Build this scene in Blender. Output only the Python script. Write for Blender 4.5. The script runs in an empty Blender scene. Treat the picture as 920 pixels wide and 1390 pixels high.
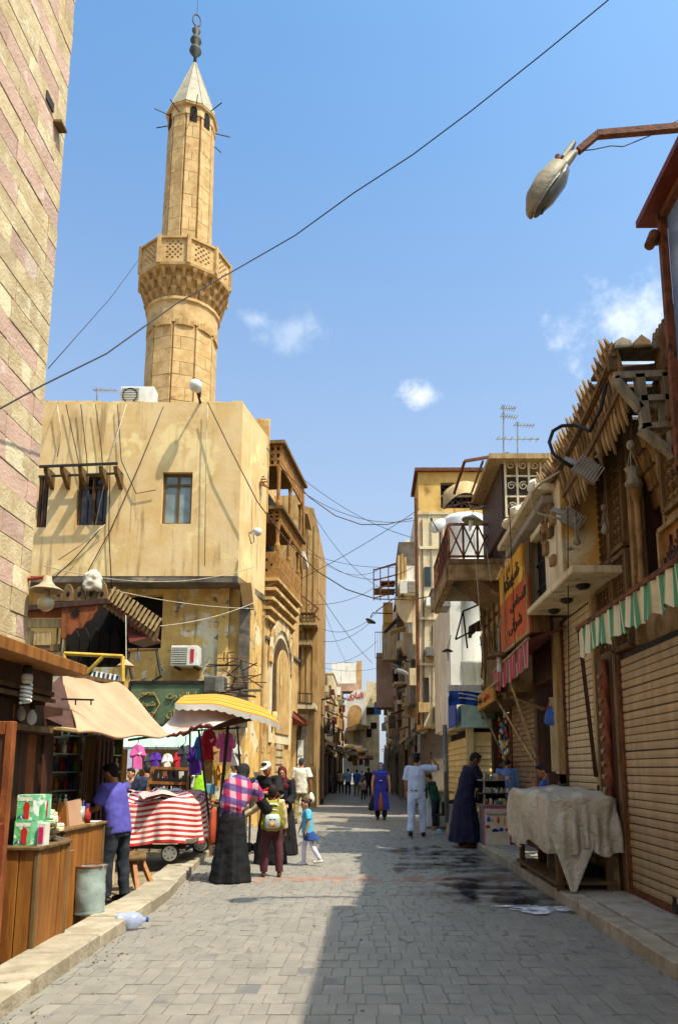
import bpy, bmesh, math, random
from mathutils import Vector as V, Matrix, noise
random.seed(7)
R = math.radians
sc = bpy.context.scene
col = sc.collection
# ---------------------------------------------------------------- camera
TH = R(9.5); CT, ST = math.cos(TH), math.sin(TH); EYE = 1.55
cam = bpy.data.cameras.new('camera'); camo = bpy.data.objects.new('camera', cam); col.objects.link(camo)
camo.location = (0, 0, EYE); camo.rotation_euler = (R(90)+TH, 0, 0)
cam.sensor_fit = 'AUTO'; cam.sensor_width = 36; cam.lens = 36*1000/1390
cam.shift_x = -40/1390; cam.shift_y = 181/1390
cam.clip_start = .05; cam.clip_end = 3000
sc.camera = camo
# ---------------------------------------------------------------- sun, sky, exposure
SUN = V((-.445, .30, -1)).normalized()                # direction the light travels
elev = math.asin(-SUN.z); azim = math.atan2(-SUN.x, -SUN.y)
sl = bpy.data.lights.new('sun', 'SUN'); so = bpy.data.objects.new('sun', sl); col.objects.link(so)
sl.energy = 2.7; sl.angle = R(.53); sl.color = (1, .90, .74)
so.rotation_euler = SUN.to_track_quat('-Z', 'Y').to_euler(); so.location = (20, -20, 40)
w = bpy.data.worlds.new('World'); sc.world = w; w.use_nodes = True
def ray(px, py):
    u = (px-500)/1000; v = -(py-876)/1000
    return V((u, CT-v*ST, ST+v*CT))
def make_world():
    nt = w.node_tree; N = nt.nodes; L = nt.links; N.clear()
    out = N.new('ShaderNodeOutputWorld'); bg = N.new('ShaderNodeBackground'); bg.inputs[1].default_value = .13
    sky = N.new('ShaderNodeTexSky'); sky.sky_type = 'NISHITA'; sky.sun_disc = False
    sky.sun_elevation = elev; sky.sun_rotation = azim; sky.air_density = .85; sky.dust_density = 4.0; sky.ozone_density = 3.5
    tc = N.new('ShaderNodeTexCoord')
    hs = N.new('ShaderNodeHueSaturation'); hs.inputs['Saturation'].default_value = 1.16; hs.inputs['Value'].default_value = .97
    tint = N.new('ShaderNodeMix'); tint.data_type = 'RGBA'; tint.blend_type = 'MULTIPLY'; tint.inputs[0].default_value = 1; L.new(sky.outputs[0], tint.inputs[6]); tint.inputs[7].default_value = (.80, 1.03, 1.05, 1)
    L.new(tint.outputs[2], hs.inputs['Color'])
    nz = N.new('ShaderNodeTexNoise'); nz.inputs['Scale'].default_value = 26; nz.inputs['Detail'].default_value = 9; nz.inputs['Roughness'].default_value = .6
    L.new(tc.outputs['Generated'], nz.inputs['Vector'])
    sx_ = N.new('ShaderNodeSeparateXYZ'); L.new(tc.outputs['Generated'], sx_.inputs[0])
    hz = N.new('ShaderNodeMapRange'); hz.interpolation_type = 'SMOOTHSTEP'; hz.inputs['From Min'].default_value = .92; hz.inputs['From Max'].default_value = .02; hz.inputs['To Max'].default_value = .80
    L.new(sx_.outputs[2], hz.inputs['Value'])
    hm = N.new('ShaderNodeMix'); hm.data_type = 'RGBA'; L.new(hz.outputs[0], hm.inputs[0]); L.new(hs.outputs[0], hm.inputs[6]); hm.inputs[7].default_value = (1.95, 2.10, 2.42, 1)   # dusty air towards the horizon, all round
    tot = None
    def math_(op, a, b):
        m = N.new('ShaderNodeMath'); m.operation = op
        for i, x in enumerate((a, b)):
            if isinstance(x, (int, float)): m.inputs[i].default_value = x
            else: L.new(x, m.inputs[i])
        return m.outputs[0]
    for px, py, sx, sy, k in ((850, 432, .10, .05, .45), (885, 480, .13, .04, .35), (567, 538, .034, .024, .62), (398, 452, .06, .026, .20), (350, 434, .035, .016, .22)):
        c = ray(px, py).normalized()
        s = N.new('ShaderNodeVectorMath'); s.operation = 'SUBTRACT'; s.inputs[1].default_value = c
        L.new(tc.outputs['Generated'], s.inputs[0])
        m = N.new('ShaderNodeVectorMath'); m.operation = 'MULTIPLY'; m.inputs[1].default_value = (1/sx, .5/sx, 1/sy); L.new(s.outputs[0], m.inputs[0])
        ln = N.new('ShaderNodeVectorMath'); ln.operation = 'LENGTH'; L.new(m.outputs[0], ln.inputs[0])
        f = math_('SUBTRACT', 1.0, ln.outputs['Value'])
        f = math_('ADD', f, math_('MULTIPLY', math_('SUBTRACT', nz.outputs['Fac'], .50), 2.4))
        mr = N.new('ShaderNodeMapRange'); mr.interpolation_type = 'SMOOTHSTEP'; mr.inputs['From Min'].default_value = .15; mr.inputs['From Max'].default_value = 1.25; mr.inputs['To Max'].default_value = k
        L.new(f, mr.inputs['Value'])
        tot = mr.outputs[0] if tot is None else math_('MAXIMUM', tot, mr.outputs[0])
    mx = N.new('ShaderNodeMix'); mx.data_type = 'RGBA'; L.new(tot, mx.inputs[0]); L.new(hm.outputs[2], mx.inputs[6]); mx.inputs[7].default_value = (5.2, 5.1, 5.0, 1)
    L.new(mx.outputs[2], bg.inputs[0]); L.new(bg.outputs[0], out.inputs[0])
make_world()
sc.view_settings.view_transform = 'Standard'; sc.view_settings.look = 'None'
sc.view_settings.exposure = 1.33; sc.view_settings.gamma = 1
# ---------------------------------------------------------------- pixel -> world helpers (a point at a known depth / wall / floor)
C0 = V((0, 0, EYE))
def AY(px, py, Y): r = ray(px, py); return C0 + r*(Y/r.y)
def AX(px, py, X): r = ray(px, py); return C0 + r*(X/r.x)
def AZ(px, py, Z): r = ray(px, py); return C0 + r*((Z-EYE)/r.z)
def PX(p):
    dz = p[2]-EYE; d = p[1]*CT+dz*ST; v = -p[1]*ST+dz*CT
    return 500+1000*p[0]/d, 876-1000*v/d
# ---------------------------------------------------------------- materials
def lin(c):
    if isinstance(c, str): c = tuple(int(c[i:i+2], 16) for i in (0, 2, 4))
    return tuple(((x/255)/12.92 if x/255 < .04045 else ((x/255+.055)/1.055)**2.4) for x in c)+(1,)
class NT:
    def __init__(s, name):
        s.m = bpy.data.materials.new(name); s.m.use_nodes = True; s.t = s.m.node_tree; s.N = s.t.nodes; s.L = s.t.links
        s.b = s.N['Principled BSDF']
    def n(s, t, **k):
        x = s.N.new('ShaderNode'+t)
        for a, v in k.items(): setattr(x, a, v)
        return x
    def set(s, sock, v):
        if hasattr(v, 'is_linked') or hasattr(v, 'links'): s.L.new(v, sock)
        else: sock.default_value = v
    def math(s, op, a, b=0):
        m = s.n('Math', operation=op); s.set(m.inputs[0], a); s.set(m.inputs[1], b); return m.outputs[0]
    def vec(s, stretch=(1, 1, 1), jit=True):
        g = s.n('NewGeometry'); m = s.n('Mapping'); m.inputs['Scale'].default_value = stretch
        s.L.new(g.outputs['Position'], m.inputs['Vector'])
        if jit:
            oi = s.n('ObjectInfo'); mu = s.math('MULTIPLY', oi.outputs['Random'], 37.0)
            cx = s.n('CombineXYZ'); [s.L.new(mu, cx.inputs[i]) for i in range(3)]
            s.L.new(cx.outputs[0], m.inputs['Location'])
        return m.outputs[0]
    def noise(s, v, scale, detail=6, rough=.6, dist=0):
        x = s.n('TexNoise'); s.L.new(v, x.inputs['Vector']); x.inputs['Scale'].default_value = scale; x.inputs['Detail'].default_value = detail
        x.inputs['Roughness'].default_value = rough; x.inputs['Distortion'].default_value = dist
        return x.outputs['Fac']
    def rng(s, f, a, b, lo=0., hi=1.):
        m = s.n('MapRange', interpolation_type='SMOOTHSTEP'); s.set(m.inputs['Value'], f); m.inputs['From Min'].default_value = a; m.inputs['From Max'].default_value = b
        m.inputs['To Min'].default_value = lo; m.inputs['To Max'].default_value = hi; return m.outputs[0]
    def mix(s, f, a, b, mode='MIX'):
        m = s.n('Mix', data_type='RGBA', blend_type=mode); s.set(m.inputs[0], f); s.set(m.inputs[6], a); s.set(m.inputs[7], b); return m.outputs[2]
    def bump(s, h, st, dist=.02):
        b = s.n('Bump'); b.inputs['Strength'].default_value = st; b.inputs['Distance'].default_value = dist; s.L.new(h, b.inputs['Height']); s.L.new(b.outputs[0], s.b.inputs['Normal'])
    def jitter(s, c, rnd):
        oi = s.n('ObjectInfo'); h = s.n('HueSaturation'); s.set(h.inputs['Color'], c)
        s.L.new(s.rng2(oi.outputs['Random'], 1-rnd, 1+rnd), h.inputs['Value']); return h.outputs[0]
    def rng2(s, f, lo, hi):
        m = s.n('MapRange'); s.set(m.inputs['Value'], f); m.inputs['To Min'].default_value = lo; m.inputs['To Max'].default_value = hi; return m.outputs[0]
def M(name, c, c2=None, sc_=5, r=.8, bump=.25, bs=30, c3=None, s3=1.2, t3=.56, met=0, rnd=.12, stretch=(1, 1, 1), spec=.3, c4=None, s4=9, t4=.62, dist=.02, streak=None, jit=True):
    t = NT(name); v = t.vec(stretch, jit); b = t.b
    c2 = c2 or tuple(x*.8 for x in (c if not isinstance(c, str) else [int(c[i:i+2], 16) for i in (0, 2, 4)]))
    k = t.mix(t.rng(t.noise(v, sc_, 8, .62), .36, .66), lin(c), lin(c2))
    if c3: k = t.mix(t.rng(t.noise(v, s3, 7, .65, .3), t3, t3+.09), k, lin(c3))
    if c4: k = t.mix(t.rng(t.noise(v, s4, 6, .7), t4, t4+.06), k, lin(c4))
    if streak:
        vs_ = t.vec((2.6, 2.6, .22)); a_ = t.math('MULTIPLY', t.rng(t.noise(vs_, 2.2, 6, .6), .50, .68), t.rng(t.noise(v, .7, 3), .38, .6)); k = t.mix(t.math('MULTIPLY', a_, .7), k, lin(streak))
    k = t.jitter(k, rnd)
    t.set(b.inputs['Base Color'], k); b.inputs['Roughness'].default_value = r; b.inputs['Metallic'].default_value = met
    b.inputs['Specular IOR Level'].default_value = spec
    if bump: t.bump(t.noise(v, bs, 5, .65), bump, dist)
    return t.m
def M_uv_stripes(name, stops, r=.85, axis=0, freq=10, dirt='8a7a5c', bumpk=.2):
    t = NT(name); uv = t.n('UVMap'); sp = t.n('SeparateXYZ'); t.L.new(uv.outputs[0], sp.inputs[0])
    f = t.math('FRACT', t.math('MULTIPLY', sp.outputs[axis], freq))
    cr = t.n('ValToRGB'); cr.color_ramp.interpolation = 'CONSTANT'; el = cr.color_ramp.elements
    el[0].position = 0; el[0].color = lin(stops[0][1]); el[1].position = stops[1][0]; el[1].color = lin(stops[1][1])
    for p, c in stops[2:]: e = el.new(p); e.color = lin(c)
    t.L.new(f, cr.inputs[0]); v = t.vec()
    k = t.mix(t.rng(t.noise(v, 3, 7), .45, .8, 0, .45), cr.outputs[0], lin(dirt))
    t.set(t.b.inputs['Base Color'], k); t.b.inputs['Roughness'].default_value = r; t.b.inputs['Specular IOR Level'].default_value = .2
    t.bump(t.noise(v, 22, 4), bumpk, .02); return t.m
# ---------------------------------------------------------------- mesh builder
Z = V((0, 0, 1))
class MB:
    def __init__(s): s.v = []; s.f = []; s.uv = {}
    def add(s, vs, fs, uvs=None):
        o = len(s.v); s.v += [V(x) for x in vs]
        for i, f in enumerate(fs):
            if uvs: s.uv[len(s.f)] = uvs[i]
            s.f.append([o+j for j in f])
        return s
    def obox(s, c, a, b, d):
        c, a, b, d = V(c), V(a), V(b), V(d)
        vs = [c+i*a+j*b+k*d for k in (-1, 1) for j in (-1, 1) for i in (-1, 1)]
        return s.add(vs, [(0, 2, 3, 1), (4, 5, 7, 6), (0, 1, 5, 4), (2, 6, 7, 3), (0, 4, 6, 2), (1, 3, 7, 5)])
    def box(s, lo, hi):
        lo, hi = V(lo), V(hi); lo, hi = V(map(min, lo, hi)), V(map(max, lo, hi)); c = (lo+hi)/2; h = (hi-lo)/2
        return s.obox(c, (h.x, 0, 0), (0, h.y, 0), (0, 0, h.z))
    def beam(s, p, q, w_, h_=None, up=Z):
        p, q = V(p), V(q); d = q-p; L_ = d.length
        if L_ < 1e-6: return s
        d /= L_; up = V(up)
        if abs(d.dot(up)) > .98: up = V((0, 1, 0))
        x = d.cross(up).normalized(); y = x.cross(d)
        return s.obox((p+q)/2, x*w_/2, d*L_/2, y*(h_ or w_)/2)
    def ring(s, c, x, y, a, b, n): return [c + x*(a*math.cos(2*math.pi*i/n)) + y*(b*math.sin(2*math.pi*i/n)) for i in range(n)]
    def loft(s, pts, rad, n=12, ref=(0, 1, 0), cap=True):
        pts = [V(p) for p in pts]; rings = []; ref = V(ref)
        for i, p in enumerate(pts):
            d = (pts[min(i+1, len(pts)-1)]-pts[max(i-1, 0)])
            d = d.normalized() if d.length > 1e-7 else Z
            rf = ref if abs(d.dot(ref)) < .95 else V((1, 0, 0))
            x = rf.cross(d).normalized(); y = d.cross(x)
            r_ = rad[i] if i < len(rad) else rad[-1]
            a, b = r_ if isinstance(r_, tuple) else (r_, r_)
            rings.append(s.ring(p, x, y, a, b, n))
        vs = [q for r_ in rings for q in r_]; fs = []
        for i in range(len(pts)-1):
            for j in range(n): k = (j+1) % n; fs.append((i*n+j, i*n+k, (i+1)*n+k, (i+1)*n+j))
        if cap: fs.append(tuple(reversed(range(n)))); fs.append(tuple(range((len(pts)-1)*n, len(pts)*n)))
        return s.add(vs, fs)
    def tube(s, pts, r, n=8): return s.loft(pts, r if isinstance(r, list) else [r]*len(pts), n)
    def cone(s, p, q, r0, r1, n=12): return s.loft([p, q], [r0, r1], n)
    def lathe(s, prof, c=(0, 0, 0), n=24, rot=0, sq=None):
        c = V(c); vs = []; m = len(prof)
        for r_, z in prof:
            for j in range(n): a = 2*math.pi*j/n+rot; vs.append(c+V((r_*math.cos(a), r_*math.sin(a), z)))
        fs = []
        for i in range(m-1):
            for j in range(n): k = (j+1) % n; fs.append((i*n+j, i*n+k, (i+1)*n+k, (i+1)*n+j))
        fs.append(tuple(reversed(range(n)))); fs.append(tuple(range((m-1)*n, m*n)))
        return s.add(vs, fs)
    def ell(s, c, r, n=14, m=9, rot=None):
        c = V(c); vs = []; fs = []
        if not hasattr(r, '__len__'): r = (r, r, r)
        for i in range(m+1):
            t = math.pi*(i/m*.98+.01)
            for j in range(n):
                a = 2*math.pi*j/n; q = V((r[0]*math.sin(t)*math.cos(a), r[1]*math.sin(t)*math.sin(a), -r[2]*math.cos(t)))
                vs.append(c+(rot @ q if rot else q))
        for i in range(m):
            for j in range(n): k = (j+1) % n; fs.append((i*n+j, i*n+k, (i+1)*n+k, (i+1)*n+j))
        fs.append(tuple(reversed(range(n)))); fs.append(tuple(range(m*n, m*n+n)))
        return s.add(vs, fs)
    def prism(s, poly, ext):
        poly = [V(p) for p in poly]; n = len(poly); e = V(ext)
        return s.add(poly+[p+e for p in poly], [tuple(reversed(range(n))), tuple(range(n, 2*n))]+[(i, (i+1) % n, n+(i+1) % n, n+i) for i in range(n)])
    def quad(s, a, b, c, d): return s.add([a, b, c, d], [(0, 1, 2, 3)], [[(0, 0), (1, 0), (1, 1), (0, 1)]])
    def sheet(s, fn, nu, nv, th=.004):
        P_ = [[V(fn(i/nu, j/nv)) for i in range(nu+1)] for j in range(nv+1)]
        def nrm(i, j):
            a = P_[j][min(i+1, nu)]-P_[j][max(i-1, 0)]; b = P_[min(j+1, nv)][i]-P_[max(j-1, 0)][i]; c = a.cross(b); return c.normalized() if c.length > 1e-9 else Z
        for sgn in (0, 1):
            vs = [P_[j][i]-nrm(i, j)*th*sgn for j in range(nv+1) for i in range(nu+1)]; fs = []; us = []
            for j in range(nv):
                for i in range(nu):
                    q = [(i, j), (i+1, j), (i+1, j+1), (i, j+1)]
                    if sgn: q.reverse()
                    fs.append([b*(nu+1)+a for a, b in q]); us.append([(a/nu, b/nv) for a, b in q])
            s.add(vs, fs, us)
        return s
    def wallholes(s, o, u, n, W, H, th, holes):
        """wall from o along u (unit) and up, outward normal n, with rectangular holes (u0,v0,u1,v1)"""
        o, u, n = V(o), V(u).normalized(), V(n).normalized()
        us = sorted({0, W}|{x for h in holes for x in (max(0, h[0]), min(W, h[2]))}); vs = sorted({0, H}|{x for h in holes for x in (max(0, h[1]), min(H, h[3]))})
        P_ = lambda a, b, d=0: o+u*a+Z*b-n*d
        flip = u.cross(Z).dot(n) < 0
        def q(*p): s.add(p if not flip else p[::-1], [(0, 1, 2, 3)])
        inh = lambda a, b: any(h[0] < a < h[2] and h[1] < b < h[3] for h in holes)
        for i in range(len(us)-1):
            for j in range(len(vs)-1):
                if inh((us[i]+us[i+1])/2, (vs[j]+vs[j+1])/2): continue
                a, b, c, d = us[i], us[i+1], vs[j], vs[j+1]
                q(P_(a, c), P_(b, c), P_(b, d), P_(a, d)); q(P_(b, c, th), P_(a, c, th), P_(a, d, th), P_(b, d, th))
        for (a, c, b, d) in list(holes):
            q(P_(a, c), P_(a, c, th), P_(b, c, th), P_(b, c))
            q(P_(a, d, th), P_(a, d), P_(b, d), P_(b, d, th))
            q(P_(a, c, th), P_(a, c), P_(a, d), P_(a, d, th))
            q(P_(b, c), P_(b, c, th), P_(b, d, th), P_(b, d))
        q(P_(0, H), P_(W, H), P_(W, H, th), P_(0, H, th)); q(P_(0, 0, th), P_(W, 0, th), P_(W, 0), P_(0, 0))
        q(P_(0, 0, th), P_(0, 0), P_(0, H), P_(0, H, th)); q(P_(W, 0), P_(W, 0, th), P_(W, H, th), P_(W, H))
        return s
ORG = {}
def build(name, mb, mat, parent=None, smooth=False, bev=0, kind=None, seg=1, mesh=None):
    """link the builder's geometry (world coordinates) as one mesh object under parent"""
    if parent is not None: org = ORG[parent]
    else:
        xs = [p.x for p in mb.v]; ys = [p.y for p in mb.v]; zs = [p.z for p in mb.v]
        org = V(((min(xs)+max(xs))/2, (min(ys)+max(ys))/2, min(zs)))
    me = bpy.data.meshes.new(name)
    me.from_pydata([p-org for p in mb.v], [], mb.f)
    if mb.uv:
        ul = me.uv_layers.new(name='UVMap')
        for i, p in enumerate(me.polygons):
            if i in mb.uv:
                for k, li in enumerate(p.loop_indices): ul.data[li].uv = mb.uv[i][k]
    if bev:
        bm = bmesh.new(); bm.from_mesh(me); bmesh.ops.remove_doubles(bm, verts=bm.verts, dist=1e-5)
        bmesh.ops.bevel(bm, geom=list(bm.edges), offset=bev, segments=seg, affect='EDGES', clamp_overlap=True); bm.to_mesh(me); bm.free()
    if smooth:
        for p in me.polygons: p.use_smooth = True
    me.materials.append(mat)
    ob = bpy.data.objects.new(name, me); col.objects.link(ob)
    if parent is not None: ob.parent = parent
    else: ob.location = org
    ORG[ob] = org
    if kind: ob['kind'] = kind
    return ob
def union(o, vox, fold=0, it=3):
    m = o.modifiers.new('union', 'REMESH'); m.mode = 'VOXEL'; m.voxel_size = vox; m.use_smooth_shade = True
    m = o.modifiers.new('smooth', 'SMOOTH'); m.factor = .5; m.iterations = it
    if fold: m = o.modifiers.new('folds', 'DISPLACE'); m.texture = ftex; m.strength = fold; m.mid_level = .5; m.texture_coords = 'GLOBAL'
    return o
ftex = bpy.data.textures.new('fold_noise', 'CLOUDS'); ftex.noise_scale = .13; ftex.noise_depth = 1
ORD = ['first', 'second', 'third', 'fourth', 'fifth', 'sixth', 'seventh', 'eighth', 'ninth', 'tenth', 'eleventh', 'twelfth', 'thirteenth', 'fourteenth', 'fifteenth', 'sixteenth']
def thing(name, label, cat, loc, group=None):
    o = bpy.data.objects.new(name, None); col.objects.link(o); o.location = loc; o.empty_display_size = .2
    o['label'] = label; o['category'] = cat
    if group: o['group'] = group
    ORG[o] = V(loc); return o
def tag(o, label, cat, group=None):
    o['label'] = label; o['category'] = cat
    if group: o['group'] = group
    return o
def struct(name, mb, mat, **k): return build(name, mb, mat, None, kind='structure', **k)
def unit_meshes(name, mat, n=4, irr=.03, bev=.05, seed=1):
    """a few slightly irregular unit blocks whose data is shared by many piece objects"""
    rr = random.Random(seed); out = []
    for k in range(n):
        bm = bmesh.new(); bmesh.ops.create_cube(bm, size=1)
        for q in bm.verts: q.co += V((rr.uniform(-irr, irr), rr.uniform(-irr, irr), rr.uniform(-irr, irr)))
        if bev: bmesh.ops.bevel(bm, geom=list(bm.edges), offset=bev, segments=1, affect='EDGES')
        me = bpy.data.meshes.new(name); bm.to_mesh(me); bm.free(); me.materials.append(mat); out.append(me)
    return out
def piece(name, me, c, dims, parent, rot=None, kind=None):
    ob = bpy.data.objects.new(name, me); col.objects.link(ob); ob.parent = parent
    ob.location = V(c)-ORG[parent]; ob.scale = dims
    if rot: ob.rotation_euler = rot
    ORG[ob] = V(c)
    return ob
def mesh_of(name, mb, mat, smooth=False):
    me = bpy.data.meshes.new(name); me.from_pydata(mb.v, [], mb.f); me.materials.append(mat)
    if smooth:
        for p in me.polygons: p.use_smooth = True
    return me
# ---------------------------------------------------------------- Arabic lettering (joined presentation forms, laid out right to left)
AR = {'ا': (0xFE8D, 2), 'ب': (0xFE8F, 4), 'ة': (0xFE93, 2), 'ت': (0xFE95, 4), 'ج': (0xFE9D, 4), 'ح': (0xFEA1, 4), 'خ': (0xFEA5, 4), 'د': (0xFEA9, 2), 'ر': (0xFEAD, 2), 'ز': (0xFEAF, 2), 'س': (0xFEB1, 4),
      'ش': (0xFEB5, 4), 'ص': (0xFEB9, 4), 'ض': (0xFEBD, 4), 'ط': (0xFEC1, 4), 'ع': (0xFEC9, 4), 'غ': (0xFECD, 4), 'ف': (0xFED1, 4), 'ق': (0xFED5, 4), 'ك': (0xFED9, 4), 'ل': (0xFEDD, 4), 'م': (0xFEE1, 4), 'ن': (0xFEE5, 4),
      'ه': (0xFEE9, 4), 'و': (0xFEED, 2), 'ى': (0xFEEF, 2), 'ي': (0xFEF1, 4)}
def arabic(s):
    out = []
    for i, ch in enumerate(s):
        if ch not in AR: out.append(ch); continue
        base, n = AR[ch]
        prv = i > 0 and s[i-1] in AR and AR[s[i-1]][1] == 4
        nxt = n == 4 and i+1 < len(s) and s[i+1] in AR
        k = (3 if prv else 2) if nxt else (1 if prv else 0)
        out.append(chr(base+k))
    return ''.join(reversed(out))
def lettering(name, text, mat, c, u, n, width, height, depth, parent, bold=0):
    """solid letters centred at c, reading along u, facing n"""
    cu = bpy.data.curves.new('lettering', 'FONT'); cu.body = text; cu.resolution_u = 2; cu.extrude = .05; cu.align_x = 'CENTER'; cu.offset = bold
    ob = bpy.data.objects.new('lettering', cu); me = bpy.data.meshes.new_from_object(ob)
    bpy.data.objects.remove(ob); bpy.data.curves.remove(cu)
    xs = [p.co.x for p in me.vertices]; ys = [p.co.y for p in me.vertices]; x0, x1, y0, y1 = min(xs), max(xs), min(ys), max(ys)
    c, u, n = V(c), V(u).normalized(), V(n).normalized(); v = n.cross(u); org = ORG[parent]
    for p in me.vertices:
        p.co = c + u*((p.co.x-(x0+x1)/2)/(x1-x0)*width) + v*((p.co.y-(y0+y1)/2)/(y1-y0)*height) + n*(p.co.z/.05*depth/2) - org
    me.materials.clear(); me.materials.append(mat)
    o = bpy.data.objects.new(name, me); col.objects.link(o); o.parent = parent; ORG[o] = org
    return o
# ================================================================ material library
m_plaster = M('plaster_ochre', 'd6b886', 'caa56a', 1.1, .9, .3, 14, 'e0c68c', .8, .55, rnd=.03, c4='efe3c6', s4=1.9, t4=.70, streak='86683e')
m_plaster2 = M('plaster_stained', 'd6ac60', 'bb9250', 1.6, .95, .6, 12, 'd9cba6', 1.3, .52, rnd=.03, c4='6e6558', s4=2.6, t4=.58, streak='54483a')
m_cream = M('plaster_cream', 'd6c7a4', 'c2ad84', 1.2, .9, .3, 14, 'a8977a', .9, .6, rnd=.06, streak='7d6a4e')
m_white = M('whitewash', 'dcd8cc', 'c8c2b2', 1.0, .9, .2, 14, 'b3a791', .8, .63, rnd=.03, streak='9a8668')
m_yellowp = M('plaster_yellow', 'd2ab62', 'bd9148', 1.1, .9, .3, 14, '8a6a3c', .9, .62, rnd=.05, streak='7a5f3a')
m_grey = M('grey_render', '9a9488', '7d766a', 1.4, .9, .35, 18, '5f584c', 1.1, .58, rnd=.1)
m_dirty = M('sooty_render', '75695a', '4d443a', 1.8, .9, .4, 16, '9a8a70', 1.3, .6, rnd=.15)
m_tanp = M('tan_render', 'b48f5a', '977342', 1.2, .9, .35, 16, 'c8ae7e', 1.0, .58, rnd=.08, streak='6e5636')
m_pinkp = M('pinkish_render', 'b7957e', '9c7c68', 1.2, .9, .3, 16, rnd=.05)
m_sc = M('cream_stone', 'cab48c', 'b2996f', 3.5, .92, .5, 26, 'dac9a2', 1.7, .55, rnd=.13, c4='94805c', s4=7, t4=.66, dist=.03)
m_sp = M('pink_stone', 'c4a28c', 'b6937e', 3.5, .92, .5, 26, 'd2b8a2', 1.9, .55, rnd=.12, c4='86604a', s4=7, t4=.66, dist=.03)
m_joint = M('mortar', '9c8460', '84704e', 6, .95, .5, 40)
m_mina = M('minaret_stone', 'c8a876', 'b08c58', 2.2, .92, .5, 20, '8d6a3c', .9, .6, rnd=.10, c4='d2b484', s4=2.5, t4=.62)
m_minad = M('minaret_carving', 'bd9a66', '9a7848', 2.6, .92, .7, 24, rnd=.06)
m_lime = M('sabil_stone', 'c6a268', 'ab844c', 1.8, .92, .5, 20, 'd8bd88', 1.2, .56, rnd=.07, c4='7d6037', s4=2.6, t4=.66, streak='6a5232')
m_lead = M('lead_sheet', 'a39880', '8c816a', 3, .6, .2, 20, rnd=.05)
m_finial = M('patinated_finial', '55544a', '403f38', 8, .7, .2, 30, met=.1)
m_wood = M('old_brown_wood', '765a38', '54401f', 3, .8, .5, 24, '8a7048', 1.6, .6, rnd=.15, stretch=(3, 3, .5))
m_woodc = M('carved_wood', 'a08052', '76592f', 4, .75, .9, 16, 'a58a60', 1.8, .58, rnd=.10)
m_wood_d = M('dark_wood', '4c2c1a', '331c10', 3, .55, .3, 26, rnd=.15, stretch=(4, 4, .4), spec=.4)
m_wood_o = M('orange_varnished_wood', '9c6527', '7a4717', 3, .55, .35, 22, '5c3311', 1.5, .62, rnd=.12, stretch=(4, 4, .4), spec=.4)
m_wood_l = M('weathered_light_wood', 'b59a6c', '8e7449', 4, .85, .5, 26, '6c5230', 2.2, .6, rnd=.12, stretch=(4, 4, .5))
m_wood_g = M('grey_driftwood', '8f8672', '6e6653', 4, .85, .5, 26, rnd=.12, stretch=(3, 3, .6))
m_lattice = M('lattice_wood', 'a07238', '7d5424', 4, .75, .4, 24, rnd=.1)
m_rust = M('rusty_iron', '7a4526', '51301c', 9, .8, .5, 40, '3a2619', 3, .55, rnd=.12)
m_iron = M('black_iron', '2b2622', '1a1714', 9, .6, .3, 40, rnd=.1)
m_steel = M('galvanised_steel', '9b9b96', '7c7b75', 6, .45, .15, 40, met=.6, rnd=.05)
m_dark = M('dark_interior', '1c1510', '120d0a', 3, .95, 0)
m_slat = M('shutter_tan', 'b39872', '9f855f', 4, .55, .25, 30, '8c7048', 1.1, .58, rnd=.05, stretch=(1, 2.2, .35), jit=False, spec=.4)
m_slat2 = M('shutter_pale', 'c4ae84', 'b49d74', 4, .6, .25, 30, '98825a', 1.1, .58, rnd=.05, stretch=(1, 2.2, .35), jit=False, spec=.4)
m_slat3 = M('shutter_cream', 'd9c085', 'c2a667', 5, .6, .2, 30, rnd=.05)
m_slat4 = M('shutter_brown', '9a7c58', '7e6446', 5, .65, .25, 30, '4c3a26', 1.8, .58, rnd=.08, stretch=(1, 1, 3))
m_sett = M('grey_sett', '898378', '7d786f', 5, .48, .4, 34, '8f887b', 1.0, .56, rnd=.06, c4='6c6b69', s4=1.1, t4=.6, spec=.35, dist=.02)
m_settp = M('reddish_sett', 'a0806e', '8a6c5e', 5, .75, .8, 34, rnd=.16)
m_bed = M('road_bed', '837d72', '736d62', 8, .95, .5, 50)
m_kerb = M('kerb_stone', 'a89c86', '8c806a', 4, .9, .7, 30, 'b0a48c', 2, .6, rnd=.12, c4='5c5243', s4=2.4, t4=.62)
m_slab = M('pavement_slab', 'a89e8c', '8e8474', 4, .85, .6, 30, '5f574a', 1.6, .6, rnd=.12)
m_earth = M('trodden_ground', '8b7a5e', '6a5a42', 3, .95, .6, 30, '4f4331', 1.4, .6)
m_canvas = M('beige_canvas', 'bd9676', 'ab8466', 2, .9, .2, 40, 'b58763', 1.2, .62, rnd=.02)
m_glass = M('window_pane', '8f9a92', '6f7b74', 2, .2, 0, spec=.6)
m_glassd = M('dark_pane', '2c2f2e', '1d1f1e', 2, .15, 0, spec=.6)
m_orange = M('orange_shutter', 'b0571f', '8f4214', 4, .6, .3, 30, rnd=.1)
m_acw = M('white_enamel', 'd9d6cc', 'c6c2b5', 3, .5, .1, 20, 'a99c84', 2.2, .64, rnd=.04, spec=.4)
m_grille = M('ac_grille', '7d735c', '5f5743', 6, .6, .4, 60)
m_cable = M('black_cable', '1e1b19', '151312', 6, .6, 0)
m_cableb = M('brown_cable', '4d3826', '3b2a1b', 6, .7, 0)
m_cablew = M('pale_cable', 'b5a88e', '958a72', 6, .7, 0)
m_zinc = M('zinc_box', '8b887d', '6f6b60', 5, .55, .2, 20, met=.4)
m_red = M('red_print', 'c02a22', 'ab2019', 5, .7, 0, rnd=.05)
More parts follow.
